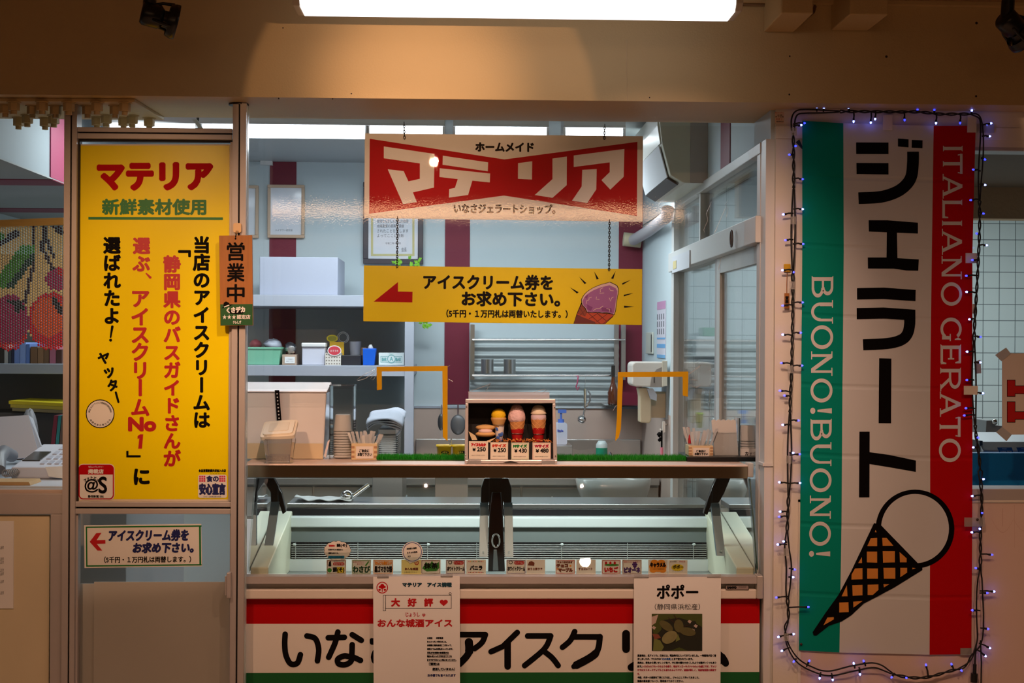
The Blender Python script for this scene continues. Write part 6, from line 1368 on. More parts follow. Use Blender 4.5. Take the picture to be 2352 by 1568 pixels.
# the part of the ice cream ring that overlaps the red stripe stays white inside
fl.poly(G4([(705, 555), (742, 560), (1012, 838), (1012, 852), (830, 965), (640, 1065), (560, 1140), (500, 1178), (420, 1205), (340, 1268), (322, 1266), (316, 1245), (400, 1120), (478, 1012), (560, 860)]), bblk, 3)
for L in ([(685, 650), (725, 648), (725, 700), (663, 700)], [(757, 648), (785, 648), (828, 698), (760, 698)], [(660, 735), (725, 735), (725, 805), (660, 803)], [(760, 732), (837, 732), (837, 803), (763, 805)], [(867, 738), (912, 778), (912, 803), (870, 803)], [(628, 770), (630, 808), (605, 808)],
          [(585, 842), (632, 840), (632, 910), (562, 912), (563, 880)], [(662, 842), (730, 842), (730, 907), (662, 907)], [(765, 838), (840, 838), (840, 907), (768, 907)], [(872, 838), (915, 838), (915, 868), (872, 897)], [(948, 837), (970, 840), (948, 848)],
          [(533, 948), (537, 1018), (500, 1018)], [(567, 948), (632, 946), (632, 1012), (570, 1015)], [(665, 945), (733, 943), (733, 978), (697, 1010), (665, 1010)], [(765, 942), (802, 942), (768, 962)], [(485, 1058), (543, 1056), (545, 1118), (485, 1121)], [(573, 1052), (632, 1048), (575, 1090)], [(410, 1152), (450, 1150), (450, 1165), (385, 1202)], [(715, 598), (722, 612), (710, 612)]): fl.poly(G4(L), bor, 4)
mb.build('cone_picture', t)
# roman capitals with slab serifs, turned to read downwards; unit box u along the line, v up the letter
def romans(fl, items, xb, xt, m):
    st, hl, sf = .20, .12, .06
    def bar(a, b, c, d): return [(a, c), (b, c), (b, d), (a, d)]
    def ringp(cx, cy, rx, ry, tx, ty, a0, a1, n=22):
        out = []
        for i in range(n):
            p, q_ = math.radians(a0+(a1-a0)*i/n), math.radians(a0+(a1-a0)*(i+1)/n)
            out.append([(cx+rx*math.cos(p), cy+ry*math.sin(p)), (cx+rx*math.cos(q_), cy+ry*math.sin(q_)), (cx+(rx-tx)*math.cos(q_), cy+(ry-ty)*math.sin(q_)), (cx+(rx-tx)*math.cos(p), cy+(ry-ty)*math.sin(p))])
        return out
    def glyph(ch, w):
        s = .17/w; f = .07/w; P_ = []
        def stem(x): return [bar(x, x+s, 0, 1), [(x-f, 0), (x+s+f, 0), (x+s, .07), (x, .07)], [(x-f, 1), (x+s+f, 1), (x+s, .93), (x, .93)]]
        if ch == 'I': P_ += stem(.5-s/2)
        elif ch == 'T': P_ += [bar(.5-s/2, .5+s/2, 0, 1), [(.5-s/2-f, 0), (.5+s/2+f, 0), (.5+s/2, .07), (.5-s/2, .07)], bar(0, 1, .87, 1), [(0, 1), (.05, 1), (.09, .76), (.03, .76)], [(1, 1), (.95, 1), (.91, .76), (.97, .76)]]
        elif ch == 'A': P_ += [[(.08, 0), (.08+s*.75, 0), (.56, .93), (.50, 1), (.44, 1)], [(.92, 0), (.92-s*1.1, 0), (.42, 1), (.56, 1)], bar(.26, .74, .27, .38), bar(0, .28, 0, .05), bar(.66, 1, 0, .05)]
        elif ch == 'L': P_ += stem(f)+[bar(f, .98, 0, .13), [(1, 0), (.9, .13), (.93, .30), (1, .30)]]
        elif ch == 'N': P_ += [bar(.12, .12+s*.7, 0, 1), bar(.88-s*.7, .88, 0, 1), [(.06, 1), (.06+s*1.35, 1), (.88, 0), (.88-s*1.2, 0)], bar(0, .33, 0, .05), bar(.67, 1, .95, 1), bar(0, .2, .95, 1)]
        elif ch == 'O': P_ += ringp(.5, .5, .5, .52, s*1.05, .13, 0, 360, 36)
        elif ch == 'G': P_ += ringp(.5, .5, .5, .52, s*1.05, .13, 42, 322, 30)+[bar(.95-s, .95, .06, .46), bar(.95-s*1.6, 1.02, .43, .49), [(.87, .84), (.93, .98), (.97, .98), (.97, .68), (.93, .68)]]
        elif ch == 'E': P_ += stem(f)+[bar(f, .95, 0, .12), bar(f, .92, .88, 1), bar(f, .72, .45, .57), [(1, 0), (.88, .12), (.93, .28), (1, .28)], [(.96, 1), (.84, .88), (.9, .72), (.96, .72)], bar(.70, .77, .36, .66)]
        elif ch == 'R': P_ += stem(f)+[bar(f, .55, .88, 1), bar(f, .55, .42, .53)]+ringp(.52, .71, .40, .29, s*1.0, .12, -90, 90, 14)+[[(.42, .45), (.42+s*1.1, .45), (.98, 0), (.98-s*1.2, 0)], bar(.72, 1.02, 0, .05)]
        elif ch == 'B': P_ += stem(f)+[bar(f, .55, .88, 1), bar(f, .58, .47, .57), bar(f, .58, 0, .11)]+ringp(.52, .735, .38, .265, s, .12, -90, 90, 14)+ringp(.56, .28, .44, .285, s, .12, -90, 90, 14)
        elif ch == 'U': P_ += [bar(.10, .10+s, .40, 1), bar(.90-s*.7, .90, .40, 1), bar(0, .10+s+f, .95, 1), bar(.90-s*.7-f, 1, .95, 1)]+ringp(.5, .42, .40, .44, s*.85, .13, 180, 360, 20)
        elif ch == '!': P_ += [[(.22, 1), (.78, 1), (.60, .32), (.40, .32)]]+ringp(.5, .10, .32, .12, .32, .12, 0, 360, 16)
        return P_
    for ch, y0, y1, i in items:
        wpx = y1-y0; hpx = xt(y0)-xb(y0)
        for L in glyph(ch, wpx/hpx): fl.poly([(xb(y0)+v*(xt(y0)-xb(y0)), y0+u*wpx) for u, v in L], m, 1)
mb = MB(); fl = Flat(mb, BY)
rd = [('I', 332, 350), ('T', 353, 399), ('A', 399, 456), ('L', 457.5, 501), ('I', 504, 521), ('A', 525, 585), ('N', 588, 641), ('O', 648, 702), ('G', 729, 782), ('E', 790, 836), ('R', 843.5, 897), ('A', 899, 957), ('T', 957, 1003), ('O', 1007, 1061)]
romans(fl, [(a, b, c, 0) for a, b, c in rd], lambda y: 2166-(y-330)*.0125, lambda y: 2211-(y-330)*.0075, blet)
gr = [('B', 633, 683), ('U', 689, 743), ('O', 746.7, 801.5), ('N', 806.6, 862.8), ('O', 869, 924), ('!', 932, 954), ('B', 961, 1011), ('U', 1015, 1070), ('O', 1075, 1130), ('N', 1137.7, 1191), ('O', 1197.5, 1253), ('!', 1261, 1282)]
romans(fl, [(a, b, c, 0) for a, b, c in gr], lambda y: 1864.5-(y-633)*.0085, lambda y: 1914-(y-633)*.0115, blet)
mb.build('lettering', t)

# ---- string of blue lights
wirep = [(1822, 300), (1822, 275), (1830, 259), (1850, 255.5), (1895, 256), (1975, 256), (2060, 257), (2110, 257), (2160, 262), (2225, 262), (2247, 267), (2254, 285), (2255, 330), (2250, 430), (2250, 520), (2247, 600), (2242, 690), (2238, 760), (2237, 830), (2238, 920), (2241, 990), (2249, 1050), (2253, 1110), (2255, 1160), (2252, 1230), (2252, 1290), (2250, 1360), (2251, 1420), (2250, 1470), (2236, 1500), (2215, 1530), (2180, 1541), (2120, 1556), (2060, 1550), (2012, 1528), (1962, 1534), (1905, 1546), (1865, 1536), (1830, 1514), (1808, 1476), (1804, 1442), (1811, 1418), (1809, 1370), (1812, 1300), (1807, 1250), (1810, 1170), (1813, 1080), (1814, 960), (1818, 850), (1820, 760), (1821, 700), (1821, 600), (1822, 500), (1823, 400), (1822, 305)]
wirep2 = [(2225, 1540), (2242, 1510), (2256, 1480)]
bulbs = [(1752+x/3.92, 200+y/3.92) for x, y in ((487, 183), (550, 188), (772, 187), (818, 307), (973, 317), (1012, 285), (1277, 293), (1393, 205), (1545, 207), (1560, 322), (1777, 320), (1882, 213), (2052, 327), (2040, 443), (343, 343), (372, 325), (293, 530), (242, 608), (355, 828), (355, 1098), (188, 1145), (207, 1378), (360, 1412), (1997, 650), (1898, 743), (1998, 880), (1875, 1017), (1983, 1137), (1928, 1318), (2012, 1423), (1890, 1556))]
bulbs += [(1752+x/3.92, 600+y/3.92) for x, y in ((180, 80), (278, 98), (183, 398), (355, 370), (183, 660), (338, 643), (170, 915), (350, 938), (158, 1165), (198, 1208), (183, 1472), (318, 1432), (1835, 130), (1838, 275), (1863, 522), (1957, 680), (1842, 813), (1955, 910), (1840, 1068), (1978, 1187), (1832, 1322), (1817, 1387))]
bulbs += [(1752+x/2.76, 1000+y/2.76) for x, y in ((190, 110), (232, 118), (107, 296), (233, 301), (112, 482), (106, 514), (133, 671), (97, 690), (200, 848), (190, 897), (88, 1026), (286, 1086), (101, 1275), (193, 1258), (123, 1363), (198, 1430), (294, 1430), (361, 1535), (443, 1545), (577, 1445), (640, 1430), (616, 1510), (818, 1530), (910, 1535), (1035, 1455), (1197, 1450), (1258, 1487), (1410, 1395), (1437, 1345), (1425, 1225), (1330, 1107), (1464, 988), (1420, 998), (1352, 840), (1450, 755), (1327, 613), (1376, 592), (1390, 490), (1330, 383), (1397, 277), (1363, 12), (1336, 75))]
T2 = thing('string_lights', 'black cable string of small blue lights framing the banner', 'string lights', P(2035, 1540, -.03))
WY = -.028
def smooth(pts, n=6):
    out = []; N = len(pts)
    for i in range(N-1):
        p0 = pts[max(i-1, 0)]; p1 = pts[i]; p2 = pts[i+1]; p3 = pts[min(i+2, N-1)]
        for j in range(n):
            s = j/n; out.append(tuple(.5*(2*p1[a]+(p2[a]-p0[a])*s+(2*p0[a]-5*p1[a]+4*p2[a]-p3[a])*s*s+(3*p1[a]-p0[a]-3*p2[a]+p3[a])*s**3) for a in (0, 1)))
    out.append(pts[-1]); return out
sw = smooth(wirep)
# resample evenly, twist two strands
acc = [0]
for a, b in zip(sw, sw[1:]): acc.append(acc[-1]+math.hypot(b[0]-a[0], b[1]-a[1]))
N = int(acc[-1]/5); ev = []; k = 0
for i in range(N+1):
    d = acc[-1]*i/N
    while k < len(acc)-2 and acc[k+1] < d: k += 1
    f = (d-acc[k])/max(acc[k+1]-acc[k], 1e-6); ev.append((sw[k][0]+(sw[k+1][0]-sw[k][0])*f, sw[k][1]+(sw[k+1][1]-sw[k][1])*f))
mb = MB(); strands = [[], []]
for i, (x, y) in enumerate(ev):
    x0, y0 = ev[max(i-1, 0)]; x1, y1 = ev[min(i+1, N)]; L = math.hypot(x1-x0, y1-y0) or 1; nx, ny = -(y1-y0)/L, (x1-x0)/L
    sp = 2.3+2.2*max(0, math.sin(i*.061+1.0))+(3.5*max(0, math.sin(i*.083)) if y > 1080 else 0)
    for k, ph in enumerate((0, math.pi)):
        o_ = sp*math.cos(i*.55+ph) if sp < 3.2 else sp*(1 if k == 0 else -1)*min(1, (sp-2.3)/2.2)
        strands[k].append(P(x+nx*o_, y+ny*o_, WY+.003*math.sin(i*.55+ph)))
for s in strands: mb.tube(s, .0027, rubber_m, n=6)
mb.build('cable', T2)
led_m = bpy.data.materials.new('blue_led'); led_m.use_nodes = True; nt = led_m.node_tree; b_ = nt.nodes['Principled BSDF']
b_.inputs['Base Color'].default_value = (.6, .7, 1, 1); b_.inputs['Emission Color'].default_value = (.012, .03, 1, 1); b_.inputs['Emission Strength'].default_value = 3.2; b_.inputs['Roughness'].default_value = .15
ledw = bpy.data.materials.new('white_led_core'); ledw.use_nodes = True; b_ = ledw.node_tree.nodes['Principled BSDF']
b_.inputs['Emission Color'].default_value = (.13, .18, 1, 1); b_.inputs['Emission Strength'].default_value = 9
random.seed(4)
for i, (bx, by) in enumerate(bulbs):
    q = min(ev, key=lambda e: (e[0]-bx)**2+(e[1]-by)**2)
    dx, dy = bx-q[0], by-q[1]; L = math.hypot(dx, dy)
    # the stalk leaves the cable a little further along than the nearest point
    a = P(q[0], q[1], WY); e = P(bx, by, WY-.004); d = (e-a).normalized() if L > 2 else Vector((0, -1, 0))
    sk = MB(); sk.tube([a, a+(e-a)*.5+Vector((0, -.004, .002)), e-d*.006], .0028, rubber_m, n=6); sk.cyl(e-d*.010, e-d*.002, .0037, rubber_m, n=8)
    st = sk.build('bulb_stalk', T2)
    bm_ = MB(); r = .0036; m = ledw if random.random() < .42 else led_m
    bm_.lathe(e-d*.003, [(r*.8, 0), (r, .003), (r*.9, .006), (r*.4, .0085), (0, .009)], m, n=10, axis=d); bm_.build('bulb', st)
# plug at the lower end of the string
t = thing('plug_connector', 'black inline plug connector of the string lights near the banner corner', 'plug', P(2240, 1560, WY)); mb = MB(); mb.cyl(P(2239, 1525, WY), P(2238, 1548, WY), .006, rubber_m); mb.build('sleeve', t)
mb = MB(); mb.cyl(P(2238, 1546, WY), P(2237, 1566, WY), .012, blackp_m, n=14); mb.build('body', t); mb = MB(); mb.tube([P(2242, 1480, WY), P(2240, 1505, WY), P(2239, 1530, WY)], .003, rubber_m); mb.tube([P(2252, 1470, WY), P(2254, 1520, WY), P(2252, 1640, WY)], .0025, rubber_m); mb.build('cable', t)
# ---- tape tabs and pins
tabw = M('masking_tape', (228, 222, 212), .7)
def tab(x0, y0, x1, y1, Y, m, label):
    mb = MB(); pb(mb, x0, y0, x1, y1, Y, Y+.0015, m); return tag(mb.build('tape_tab'), label, 'tape')
tab(2028, 264, 2050, 299, BY-.0025, tabw, 'masking tape tab at the top edge of the banner, above the katakana'); tab(2222, 264, 2243, 304, BY-.0025, tabw, 'masking tape folded over the red top corner of the banner'); tab(2243, 284, 2284, 305, BY-.001, ctape_m, 'clear tape strip holding the top corner of the light string to the wall')
tab(2218, 581, 2245, 604, BY-.0025, tabw, 'masking tape on the red banner edge beside the letter N'); tab(2214, 886, 2246, 906, -.034, tabw, 'curled masking tape on the red banner edge below the letter R'); tab(2233, 698, 2243, 720, BY-.0025, tabw, 'small masking tape on the red banner edge beside the letter G')
tab(2215, 1188, 2262, 1209, -.034, ctape_m, 'pinned clear tape across the cable beside the banner picture'); tab(2206, 1488, 2232, 1504, BY-.0025, ctape_m, 'clear tape on the lower red corner of the banner')
for i, (x, y, lab) in enumerate(((1824, 302, 'near the banner top corner'), (1822, 506, 'beside the first green letter gap'), (1819, 655, 'by the hanging wooden tag'), (1815, 848, 'level with the amber tape opening'), (1812, 1055, 'at the black mat level'), (1806, 1268, 'at the height of the flavour cards'), (1806, 1463, 'at the lower banner corner'))):
    tab(x-6, y-9, x+6, y+9, -.034, ctape_m, 'clear tape over the light cable on the pillar, '+lab)
pin_m = M('pin_brown', (70, 52, 44), .35, metal=.4)
for x, y, lab in ((1840, 1479, 'brown push pin in the lower green corner of the banner'), (2245, 1193, 'brown push pin in the clear tape across the cable'), (1919, 1524, 'upper pin of the pair holding the cable under the green stripe'), (1919, 1541, 'lower pin of the pair holding the cable under the green stripe'), (2013, 1518, 'upper pin of the pair holding the cable under the white stripe'), (2013, 1536, 'lower pin of the pair holding the cable under the white stripe'), (2158, 1535, 'upper pin of the pair holding the cable under the red stripe'), (2156, 1549, 'lower pin of the pair holding the cable under the red stripe'), (2239, 1451, 'pin on the banner side of the cable near the plug'), (2255, 1449, 'pin on the window side of the cable above the plug')):
    c = P(x, y, -.002); mb = MB(); Yb = -.036 if (x, y) == (2245, 1193) else (-.014 if x == 1840 else -.001)
    c = P(x, y, Yb); mb.lathe(c, [(0, .003), (.004, .0025), (.0048, .001), (.0048, 0)], pin_m, n=14, axis=(0, -1, 0)); tag(mb.build('push_pin'), lab, 'pin')
# ---- small things on the pillar
mb = MB(); pb(mb, 1780, 257, 1801, 283, -.0015, -.0005, M('label_peach', (228, 204, 184), .5)); fl = Flat(mb, -.0015)
for tx, x0, x1, y, m in (('防火シャッター', 1780, 1798, 258.5, redl_m), ('注意', 1785, 1797, 264.5, black_m), ('降下位置', 1781, 1800, 268, black_m), ('物を置くな', 1782, 1797, 273.5, redl_m), ('管理組合', 1783, 1800, 279, black_m)): fl.text(tx, x0, y-1.7, x1, y+1.7, m, 1)
tag(mb.build('warning_label'), 'small peach warning label with red print at the top of the pillar', 'label')
t = thing('wooden_tag', 'small wooden tag on a cord hanging from a yellow hook on the pillar', 'tag', P(1807, 705, -.01))
mb = MB(); pb(mb, 1801, 606, 1816, 624, -.010, -.0005, M('hook_yellow', (206, 160, 20), .45)); mb.build('hook', t, bevel=.002)
mb = MB(); mb.tube([P(1808, 622, -.013), P(1807, 650, -.011), P(1807, 674, -.010)], .0012, wood_m); mb.build('cord', t)
mb = MB(); pb(mb, 1802, 673, 1813, 708, -.011, -.006, wood_m); fl = Flat(mb, -.0112)
for i, ch in enumerate('営業中'): fl.vchar(ch, 1807.5, 684+8.5*i, 8.5, black_m, 1, .4)
mb.build('plaque', t, bevel=.001)
mb = MB(); pq(mb, [(1836, 320), (1828, 326), (1843, 342), (1843, 336)], -.008, -.002, M('flag_blue', (20, 44, 62), .6)); tag(mb.build('dark_tape'), 'scrap of dark blue tape on the pillar by the banner top', 'tape')
# ---- trim panel on the lower wall behind the banner
mb = MB(); xa, xb = P(1832, 1350, 0).x, 3.2; zt, z0 = P(1900, 1147, 0).z, P(1900, 1152, 0).z
mb.box(xa, 3.2, -.008, 0, z0, zt, wallf_m); mb.box(xa, xa+.010, -.008, 0, 0, zt, wallf_m); struct(mb.build('trim_7'))
pinkw = M('wall_paper_pink', (222, 196, 184), .6, bump=.05, bscale=300); struct(MB().box(xa+.010, 3.2, -.004, .0, 0, z0, pinkw).build('wall_front_lower'))
# ---- neighbour window: hanging red-letter sign, blue counter, machine
Y = -.012
t = thing('red_letter_sign', 'cream sign with big red lettering taped inside the neighbouring window', 'sign', P(2340, 998, Y))
mb = MB(); pq(mb, [(2302, 811), (2460, 811), (2460, 997), (2302, 998)], .024, .0265, M('sign_cream', (216, 206, 194), .6)); fl = Flat(mb, .024)
mb.build('panel', t)
mb = MB(); fl = Flat(mb, .024); rl = M('big_red', (186, 8, 10), .5)
for L in ([(2314, 873), (2331, 873), (2331, 886.5), (2380, 886.5), (2380, 903.5), (2331, 903.5), (2331, 909.5), (2314, 909.5)], [(2314, 923), (2331, 923), (2331, 945.6), (2380, 945.6), (2380, 962), (2331, 962), (2331, 969), (2314, 969)]):
    cx0, cy0 = 2345, sum(p[1] for p in L)/len(L); fl.poly([(x+(1.4 if x > 2345 else (-1.2 if x < 2320 else (1.2))), y+(1.3 if y > cy0 else -1.3)) for x, y in L], black_m, 1); fl.poly(L, rl, 2)
mb.build('lettering', t)
for L, lab in (([(2286, 815), (2311, 798), (2322, 812), (2300, 829)], 'grey tape at the upper corner of the red-lettered sign'), ([(2288, 992), (2302, 980), (2324, 998), (2312, 1013)], 'grey tape at the lower corner of the red-lettered sign'), ([(2238, 830), (2252, 826), (2254, 857), (2240, 858)], 'grey tape patch on the glass beside the cable')):
    mb = MB(); pq(mb, L, .0205, .022, M('tape_grey', (176, 180, 182), .6)); tag(mb.build('tape_piece'), lab, 'tape')
x0 = P(2150, 1080, .30).x
mb = MB(); mb.box(x0, 3.1, .30, .34, .5, P(2290, 1040, .30).z, M('counter_blue', (0, 150, 235), .45)); mb.box(x0, 3.1, .34, .80, P(2290, 1040, .30).z-.20, P(2290, 1040, .30).z-.17, steel_m); mb.box(x0, 3.1, .40, .78, .02, P(2290, 1040, .30).z-.201, white_m)
tag(mb.build('blue_counter', bevel=.003), 'dark blue counter front behind the neighbouring window', 'counter')
t = thing('scanner_machine', 'silver machine with blue-printed panels standing behind the blue counter', 'machine', (P(2310, 1030, .55).x, .6, 1.0))
zt = P(2300, 1015, .45).z; zb_ = P(2290, 1040, .30).z-.168
mb = MB(); xm0, xm1 = P(2258, 1030, .42).x, 2.6; mb.prism([(xm0, .42, zb_), (xm0, .42, zt-.03), (xm0, .47, zt), (xm0, .74, zt+.02), (xm0, .74, zb_)], (xm1-xm0, 0, 0), M('machine_silver', (182, 184, 190), .35, metal=.5)); mb.build('body', t, bevel=.004)
mb = MB(); fl = Flat(mb, .418); bl = M('panel_blue', (20, 84, 130), .5)
for a, b in ((2290, 2328), (2334, 2374)): fl.poly([(a, 1027), (b-4, 1027), (b, 1040), (a+6, 1040)], bl, 1); fl.text('HYPER TRON', a+8, 1035, b-4, 1038.5, white_m, 2); fl.text('MODE', a+12, 1029, a+22, 1031.5, white_m, 2)
mb.build('label_panel', t)
mb = MB(); mb.box(P(2246, 1020, .5).x, xm0-.002, .45, .7, zb_, P(2260, 1010, .5).z, M('machine_dark', (60, 60, 62), .4)); mb.build('side_cover', t)
mb = MB(); pq(mb, [(2264, 996), (2266, 965), (2282, 965), (2286, 976), (2330, 982), (2400, 996)], .9, 1.2, M('machine_grey', (150, 152, 154), .4)); mb.ball(P(2285, 969, .88), .012, .01, .012, chrome_m, n=12, k=8)
mb.box(P(2240, 996, .9).x, 3.0, .9, 1.3, .02, P(2290, 996, .9).z, M('machine_base', (130, 132, 134), .4)); tag(mb.build('rear_machine', bevel=.004), 'grey machine with a round knob at the tiled wall side', 'machine')
mb = MB(); e_m = M('emboss_dot', (196, 152, 136), .5)
for i in range(46):
    u = i/45
    for j in range(3):
        x = 2278+50*j+50*u; mb.ball(P(x, 1200+30*math.sin(math.pi*u)*(1 if j != 1 else .9)-8, -.0035), .0012, .0008, .0012, e_m, n=6, k=4)
    mb.ball(P(2330, 1160+u*96, -.0035), .0012, .0008, .0012, e_m, n=6, k=4); mb.ball(P(2303, 1168+u*40, -.0035), .0012, .0008, .0012, e_m, n=6, k=4)
o = tag(mb.build('embossed_sticker'), 'embossed dotted garland sticker on the pink lower wall', 'sticker')

# ================================================================== OFFICE CORNER BEHIND THE SIDE WINDOW
# ---- bead curtain on a pale wooden rod
cols = {'t': M('bead_tan', (246, 224, 160), .4), 'g': M('bead_green', (80, 170, 50), .35), 'd': M('bead_dark_green', (14, 70, 44), .35), 'b': M('bead_brown', (54, 22, 26), .35), 'r': M('bead_red', (220, 20, 36), .35), 'm': M('bead_magenta', (176, 24, 100), .35), 'o': M('bead_orange', (240, 100, 30), .35), 'k': M('bead_black', (30, 14, 18), .35)}
YB = .42
def inell(x, y, cx, cy, rx, ry): return ((x-cx)/rx)**2+((y-cy)/ry)**2 < 1
def seg(x, y, x0, y0, x1, y1, w_):
    t = max(0, min(1, ((x-x0)*(x1-x0)+(y-y0)*(y1-y0))/((x1-x0)**2+(y1-y0)**2))); return math.hypot(x-x0-t*(x1-x0), y-y0-t*(y1-y0)) < w_
def beadcol(x, y):
    if inell(x, y, 23, 741, 44, 64): 
        if y > 690 and seg(x, y, 24, 690, 48, 706, 7) or seg(x, y, 48, 690, 40, 712, 6): return 'k'
        return 'r' if y > 788 or (inell(x, y, 23, 741, 44, 64) and not inell(x, y, 23, 738, 38, 58) and y > 765) else 'm'
    if inell(x, y, 120, 738, 56, 66):
        if seg(x, y, 126, 690, 138, 715, 6): return 'k'
        return 'o' if inell(x, y, 112, 728, 38, 46) else 'r'
    if inell(x, y, 132, 641, 28, 26): return 'r' if (x > 130 and y < 632) else 'm'
    if seg(x, y, 8, 655, 72, 568, 22 if 560 < y < 660 else 0) and y > 562 and y < 664 and x < 78:
        return 'd' if seg(x, y, 22, 662, 76, 590, 8) else 'g'
    if seg(x, y, 78, 520, 78, 600, 4) or seg(x, y, 78, 600, 55, 700, 4) or seg(x, y, 104, 520, 98, 570, 6) or seg(x, y, 104, 545, 124, 590, 4) or seg(x, y, 98, 570, 122, 622, 4): return 'b'
    if seg(x, y, 22, 545, 36, 538, 9) or seg(x, y, 0, 558, 16, 548, 6) or seg(x, y, 130, 522, 142, 534, 7): return 'b'
    if -8 < x < 12 and 536 < y < 550: return 'g'
    return 't'
mb = MB()
nx = 0
x = -108.8
while x < 152:
    nx += 1; y = 521.0
    for dxx in (0, 5.6):
        y = 521.0+(3 if dxx else 0); xx = x+dxx
        lim = 690
        a = 1-((xx-23)/45)**2; lim = max(lim, 741+64*math.sqrt(a)) if a > 0 else lim
        a = 1-((xx-120)/57)**2; lim = max(lim, 738+66*math.sqrt(a)) if a > 0 else lim
        while y < lim:
            c = P(xx, y, YB); m = cols[beadcol(xx, y)]
            mb.ball(c, .0046, .0046, .0050, m, n=6, k=4); y += 6.3
    x += 11.6
o = tag(mb.build('bead_curtain'), 'bead curtain with cherry, leaf and orange fruit pattern behind the office window', 'bead curtain'); o['kind'] = 'stuff'
mb = MB(); pq(mb, [(-118, 509), (146, 499), (146, 516), (-118, 524)], YB-.012, YB+.012, M('rod_pale_wood', (222, 178, 100), .5, var=.1, vscale=12, stretch=(1, 8, 8))); tag(mb.build('curtain_rod', bevel=.003), 'pale wooden rod the bead curtain hangs from', 'rod')
# ---- wall shelf with books
Y = 1.5; 
sh = thing('book_shelf', 'white office bookcase board under the row of upright books', 'shelf', (P(70, 850, Y).x, 1.7, 0))
mb = MB(); xa, xb = P(-150, 850, Y).x, -1.625; pb(mb, -150, 835, 200, 858, Y, 1.86, whitew_m); mb.v = [(min(v[0], xb), v[1], v[2]) for v in mb.v]; mb.build('board', sh, bevel=.002)
zB = P(70, 835, Y).z
mb = MB(); mb.box(xa, xb, 1.86, 1.88, .02, 2.0, M('bookcase_back', (110, 104, 98), .7)); mb.build('back_panel', sh)
mb = MB(); mb.box(xa, xb, 1.5, 1.86, P(70, 1400, Y).z, P(70, 948, Y).z-.001, M('bookcase_dark', (80, 76, 74), .7)); mb.build('lower_case', sh)
random.seed(8)
for (a, b, y0, col_, nm) in ((-6, 9, 798, (52, 44, 36), 'dark brown'), (10, 18, 792, (180, 178, 172), 'pale grey'), (19, 26, 800, (70, 76, 84), 'slate grey'), (27, 32, 802, (40, 46, 76), 'thin navy'), (33, 45, 790, (120, 146, 206), 'light blue wide'), (46, 59, 786, (140, 166, 222), 'powder blue'), (60, 68, 790, (96, 126, 190), 'mid blue'), (70, 86, 796, (130, 96, 66), 'wide tan-brown'), (87, 100, 798, (150, 112, 78), 'sandy brown'), (101, 112, 800, (124, 92, 64), 'brown'), (114, 128, 795, (186, 110, 130), 'dusty pink'), (129, 142, 802, (84, 52, 44), 'maroon-brown')):
    mb = MB(); mb.box(P(a, 820, 1.55).x, P(b, 820, 1.55).x, 1.55, 1.78, zB+.0005, P(70, y0, 1.55).z, M('book_cover', col_, .6)); mb.box(P(a, 820, 1.55).x+.002, P(b, 820, 1.55).x-.002, 1.553, 1.782, zB+.004, P(70, y0, 1.55).z-.003, paper_m)
    tag(mb.build('book'), nm+' book standing on the office shelf below the beads', 'book', 'books on the office shelf')
# ---- desk with fax telephone, papers and binders
Yd = .35
zd = PZ(70, 1112, 1.0).z; zd = P(70, 1112, Yd).z
xa, xb = P(-250, 1100, Yd).x, P(146, 1100, Yd).x
mb = MB(); zd = P(70, 1116, .30).z; mb.box(xa, -1.25, .30, 1.40, zd-.03, zd, M('desk_white', (206, 210, 220), .4)); mb.box(xa, -1.25, .34, 1.38, .02, zd-.03, M('desk_body', (150, 150, 154), .6)); tag(mb.build('office_desk', bevel=.003), 'white office desk top behind the side window', 'desk')
fw = M('fax_white', (214, 216, 228), .4)
t = thing('fax_telephone', 'white fax telephone with grey screen on the office desk', 'telephone', (P(70, 1090, .6).x, .65, zd))
xf0, xf1 = P(24, 1080, .55).x, P(152, 1080, .55).x
mb = MB(); mb.prism([(xf0, .55, zd+.001), (xf0, .55, zd+.045), (xf0, .95, zd+.105), (xf0, .95, zd+.001)], (xf1-xf0, 0, 0), fw); mb.build('body', t, bevel=.008)
def onfax(u0, u1, v0, v1, h, m, nm, lab=None):
    mb = MB(); f = lambda u, v, hh: (xf0+(xf1-xf0)*u, .55+.40*v, zd+.045+.06*v+hh)
    mb.add([f(u0, v0, 0), f(u1, v0, 0), f(u1, v1, 0), f(u0, v1, 0), f(u0, v0, h), f(u1, v0, h), f(u1, v1, h), f(u0, v1, h)], [(0, 1, 5, 4), (1, 2, 6, 5), (2, 3, 7, 6), (3, 0, 4, 7), (4, 5, 6, 7)], m); return mb.build(nm, t)
onfax(.06, .38, .25, .62, .004, M('fax_screen', (60, 58, 54), .2), 'screen')
for i in range(4):
    for j in range(4): onfax(.46+.13*i, .54+.13*i, .12+.20*j, .24+.20*j, .004, M('fax_key', (190, 192, 206), .4) if not (i or j) else bpy.data.materials['fax_key'], 'key')
mb = MB(); c = Vector((xf0-.055, .62, zd+.05)); mb.tube([c+Vector((.02, -.10, -.012)), c+Vector((.005, -.05, .03)), c+Vector((-.01, .05, .045)), c+Vector((-.015, .16, .02))], .026, M('handset_grey', (120, 122, 130), .4), n=12); mb.build('handset', t)
mb = MB(); pts = [c+Vector((.05+.014*math.cos(k*.9)+k*.0006, -.12+.0011*k, -.03+.014*math.sin(k*.9)+.006)) for k in range(70)]; mb.tube([(p.x, p.y, max(p.z, zd+.004)) for p in pts], .0024, M('cord_grey', (150, 148, 150), .5), n=5); mb.build('coiled_cord', t)
mb = MB(); mb.add([P(-60, 962, .98), P(66, 954, .98), P(92, 1050, .86), P(-60, 1060, .86)], [(0, 1, 2, 3)], fw); o = mb.build('paper_support', t); so = o.modifiers.new('thick', 'SOLIDIFY'); so.thickness = .004
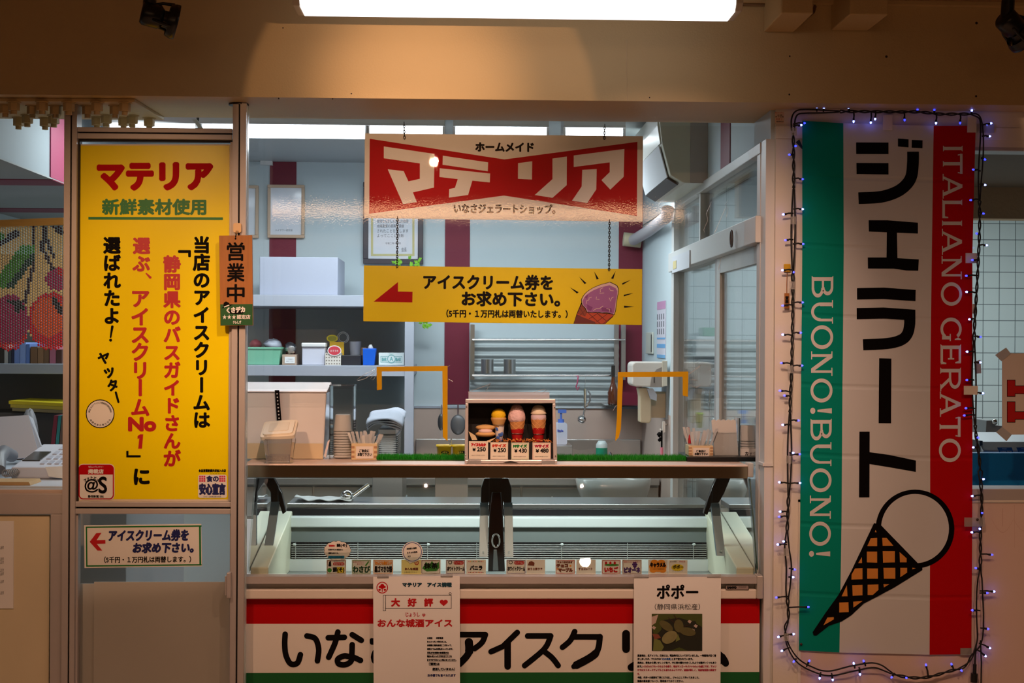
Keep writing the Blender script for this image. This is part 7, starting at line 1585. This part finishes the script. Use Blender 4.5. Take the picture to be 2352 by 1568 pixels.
mb = MB(); mb.add([P(66, 955, .985), P(76, 962, .985), P(104, 1050, .87), P(92, 1050, .865)], [(0, 1, 2, 3)], whitew_m); o = mb.build('paper_guide', t); so = o.modifiers.new('thick', 'SOLIDIFY'); so.thickness = .004
mb = MB(); x0, x1 = P(-120, 1110, .33).x, P(72, 1110, .33).x; mb.prism([(x0, .32, zd+.0005), (x1, .32, zd+.0005), (x1-.006, .32, zd+.013), (x0, .32, zd+.013)], (0, .13, 0), M('clipboard_tan', (196, 156, 104), .6, var=.12, vscale=40)); tag(mb.build('wooden_board'), 'tan wooden board lying on the office desk by the phone', 'board')
mb = MB(); mb.add([P(104, 1072, .545), P(152, 1070, .545), P(152, 1100, .535), P(112, 1094, .535)], [(0, 1, 2, 3)], paper_m); fl = Flat(mb, .538)
o = mb.build('memo_paper'); so = o.modifiers.new('thick', 'SOLIDIFY'); so.thickness = .001; tag(o, 'loose white memo sheet leaning on the fax telephone', 'paper')
zc = P(70, 948, 1.5).z
for a, b, a2, b2, col_, nm in ((113, 122, 124, 133, (108, 22, 44), 'maroon'), (124, 131, 134, 141, (24, 118, 118), 'teal'), (133, 140, 142, 150, (86, 70, 58), 'brown')):
    mb = MB(); pq(mb, [(a, 1056), (b, 1056), (b2, 954), (a2, 954)], 1.18, 1.38, M('binder', col_, .6)); tag(mb.build('binder'), 'slanting '+nm+' binder leaning beside the fax telephone', 'binder')
mb = MB(); c = P(102, 1000, 1.22); c.x -= .07; c.y += .02; mb.ball(c, .035, .05, .11, M('bag_grey', (130, 128, 132), .5), n=12, k=9, bump=.08); tag(mb.build('plastic_bag'), 'grey plastic bag stuffed beside the maroon binder', 'bag')
zz = P(70, 1056, 1.18).z
mb = MB(); mb.box(P(60, 1050, 1.12).x, -1.63, 1.12, 1.385, zd+.001, zz-.0005, M('riser_grey', (120, 120, 122), .6)); tag(mb.build('desk_riser'), 'low grey riser under the slanting binders on the desk', 'riser')
for i, (y0, y1, col_, nm) in enumerate(((922, 930, (222, 200, 30), 'yellow folder topmost on the pile above the binders'), (930, 938, (196, 176, 60), 'dull yellow folder under the bright yellow one'), (938, 946, (140, 128, 90), 'khaki folder lowest on the pile'))):
    mb = MB(); pq(mb, [(20+i*4, y0-2), (152, y0+4), (152, y1+3.4), (20+i*4, y1-2.6)], 1.40, 1.70, M('folder', col_, .5)); tag(mb.build('folder'), nm, 'folder')
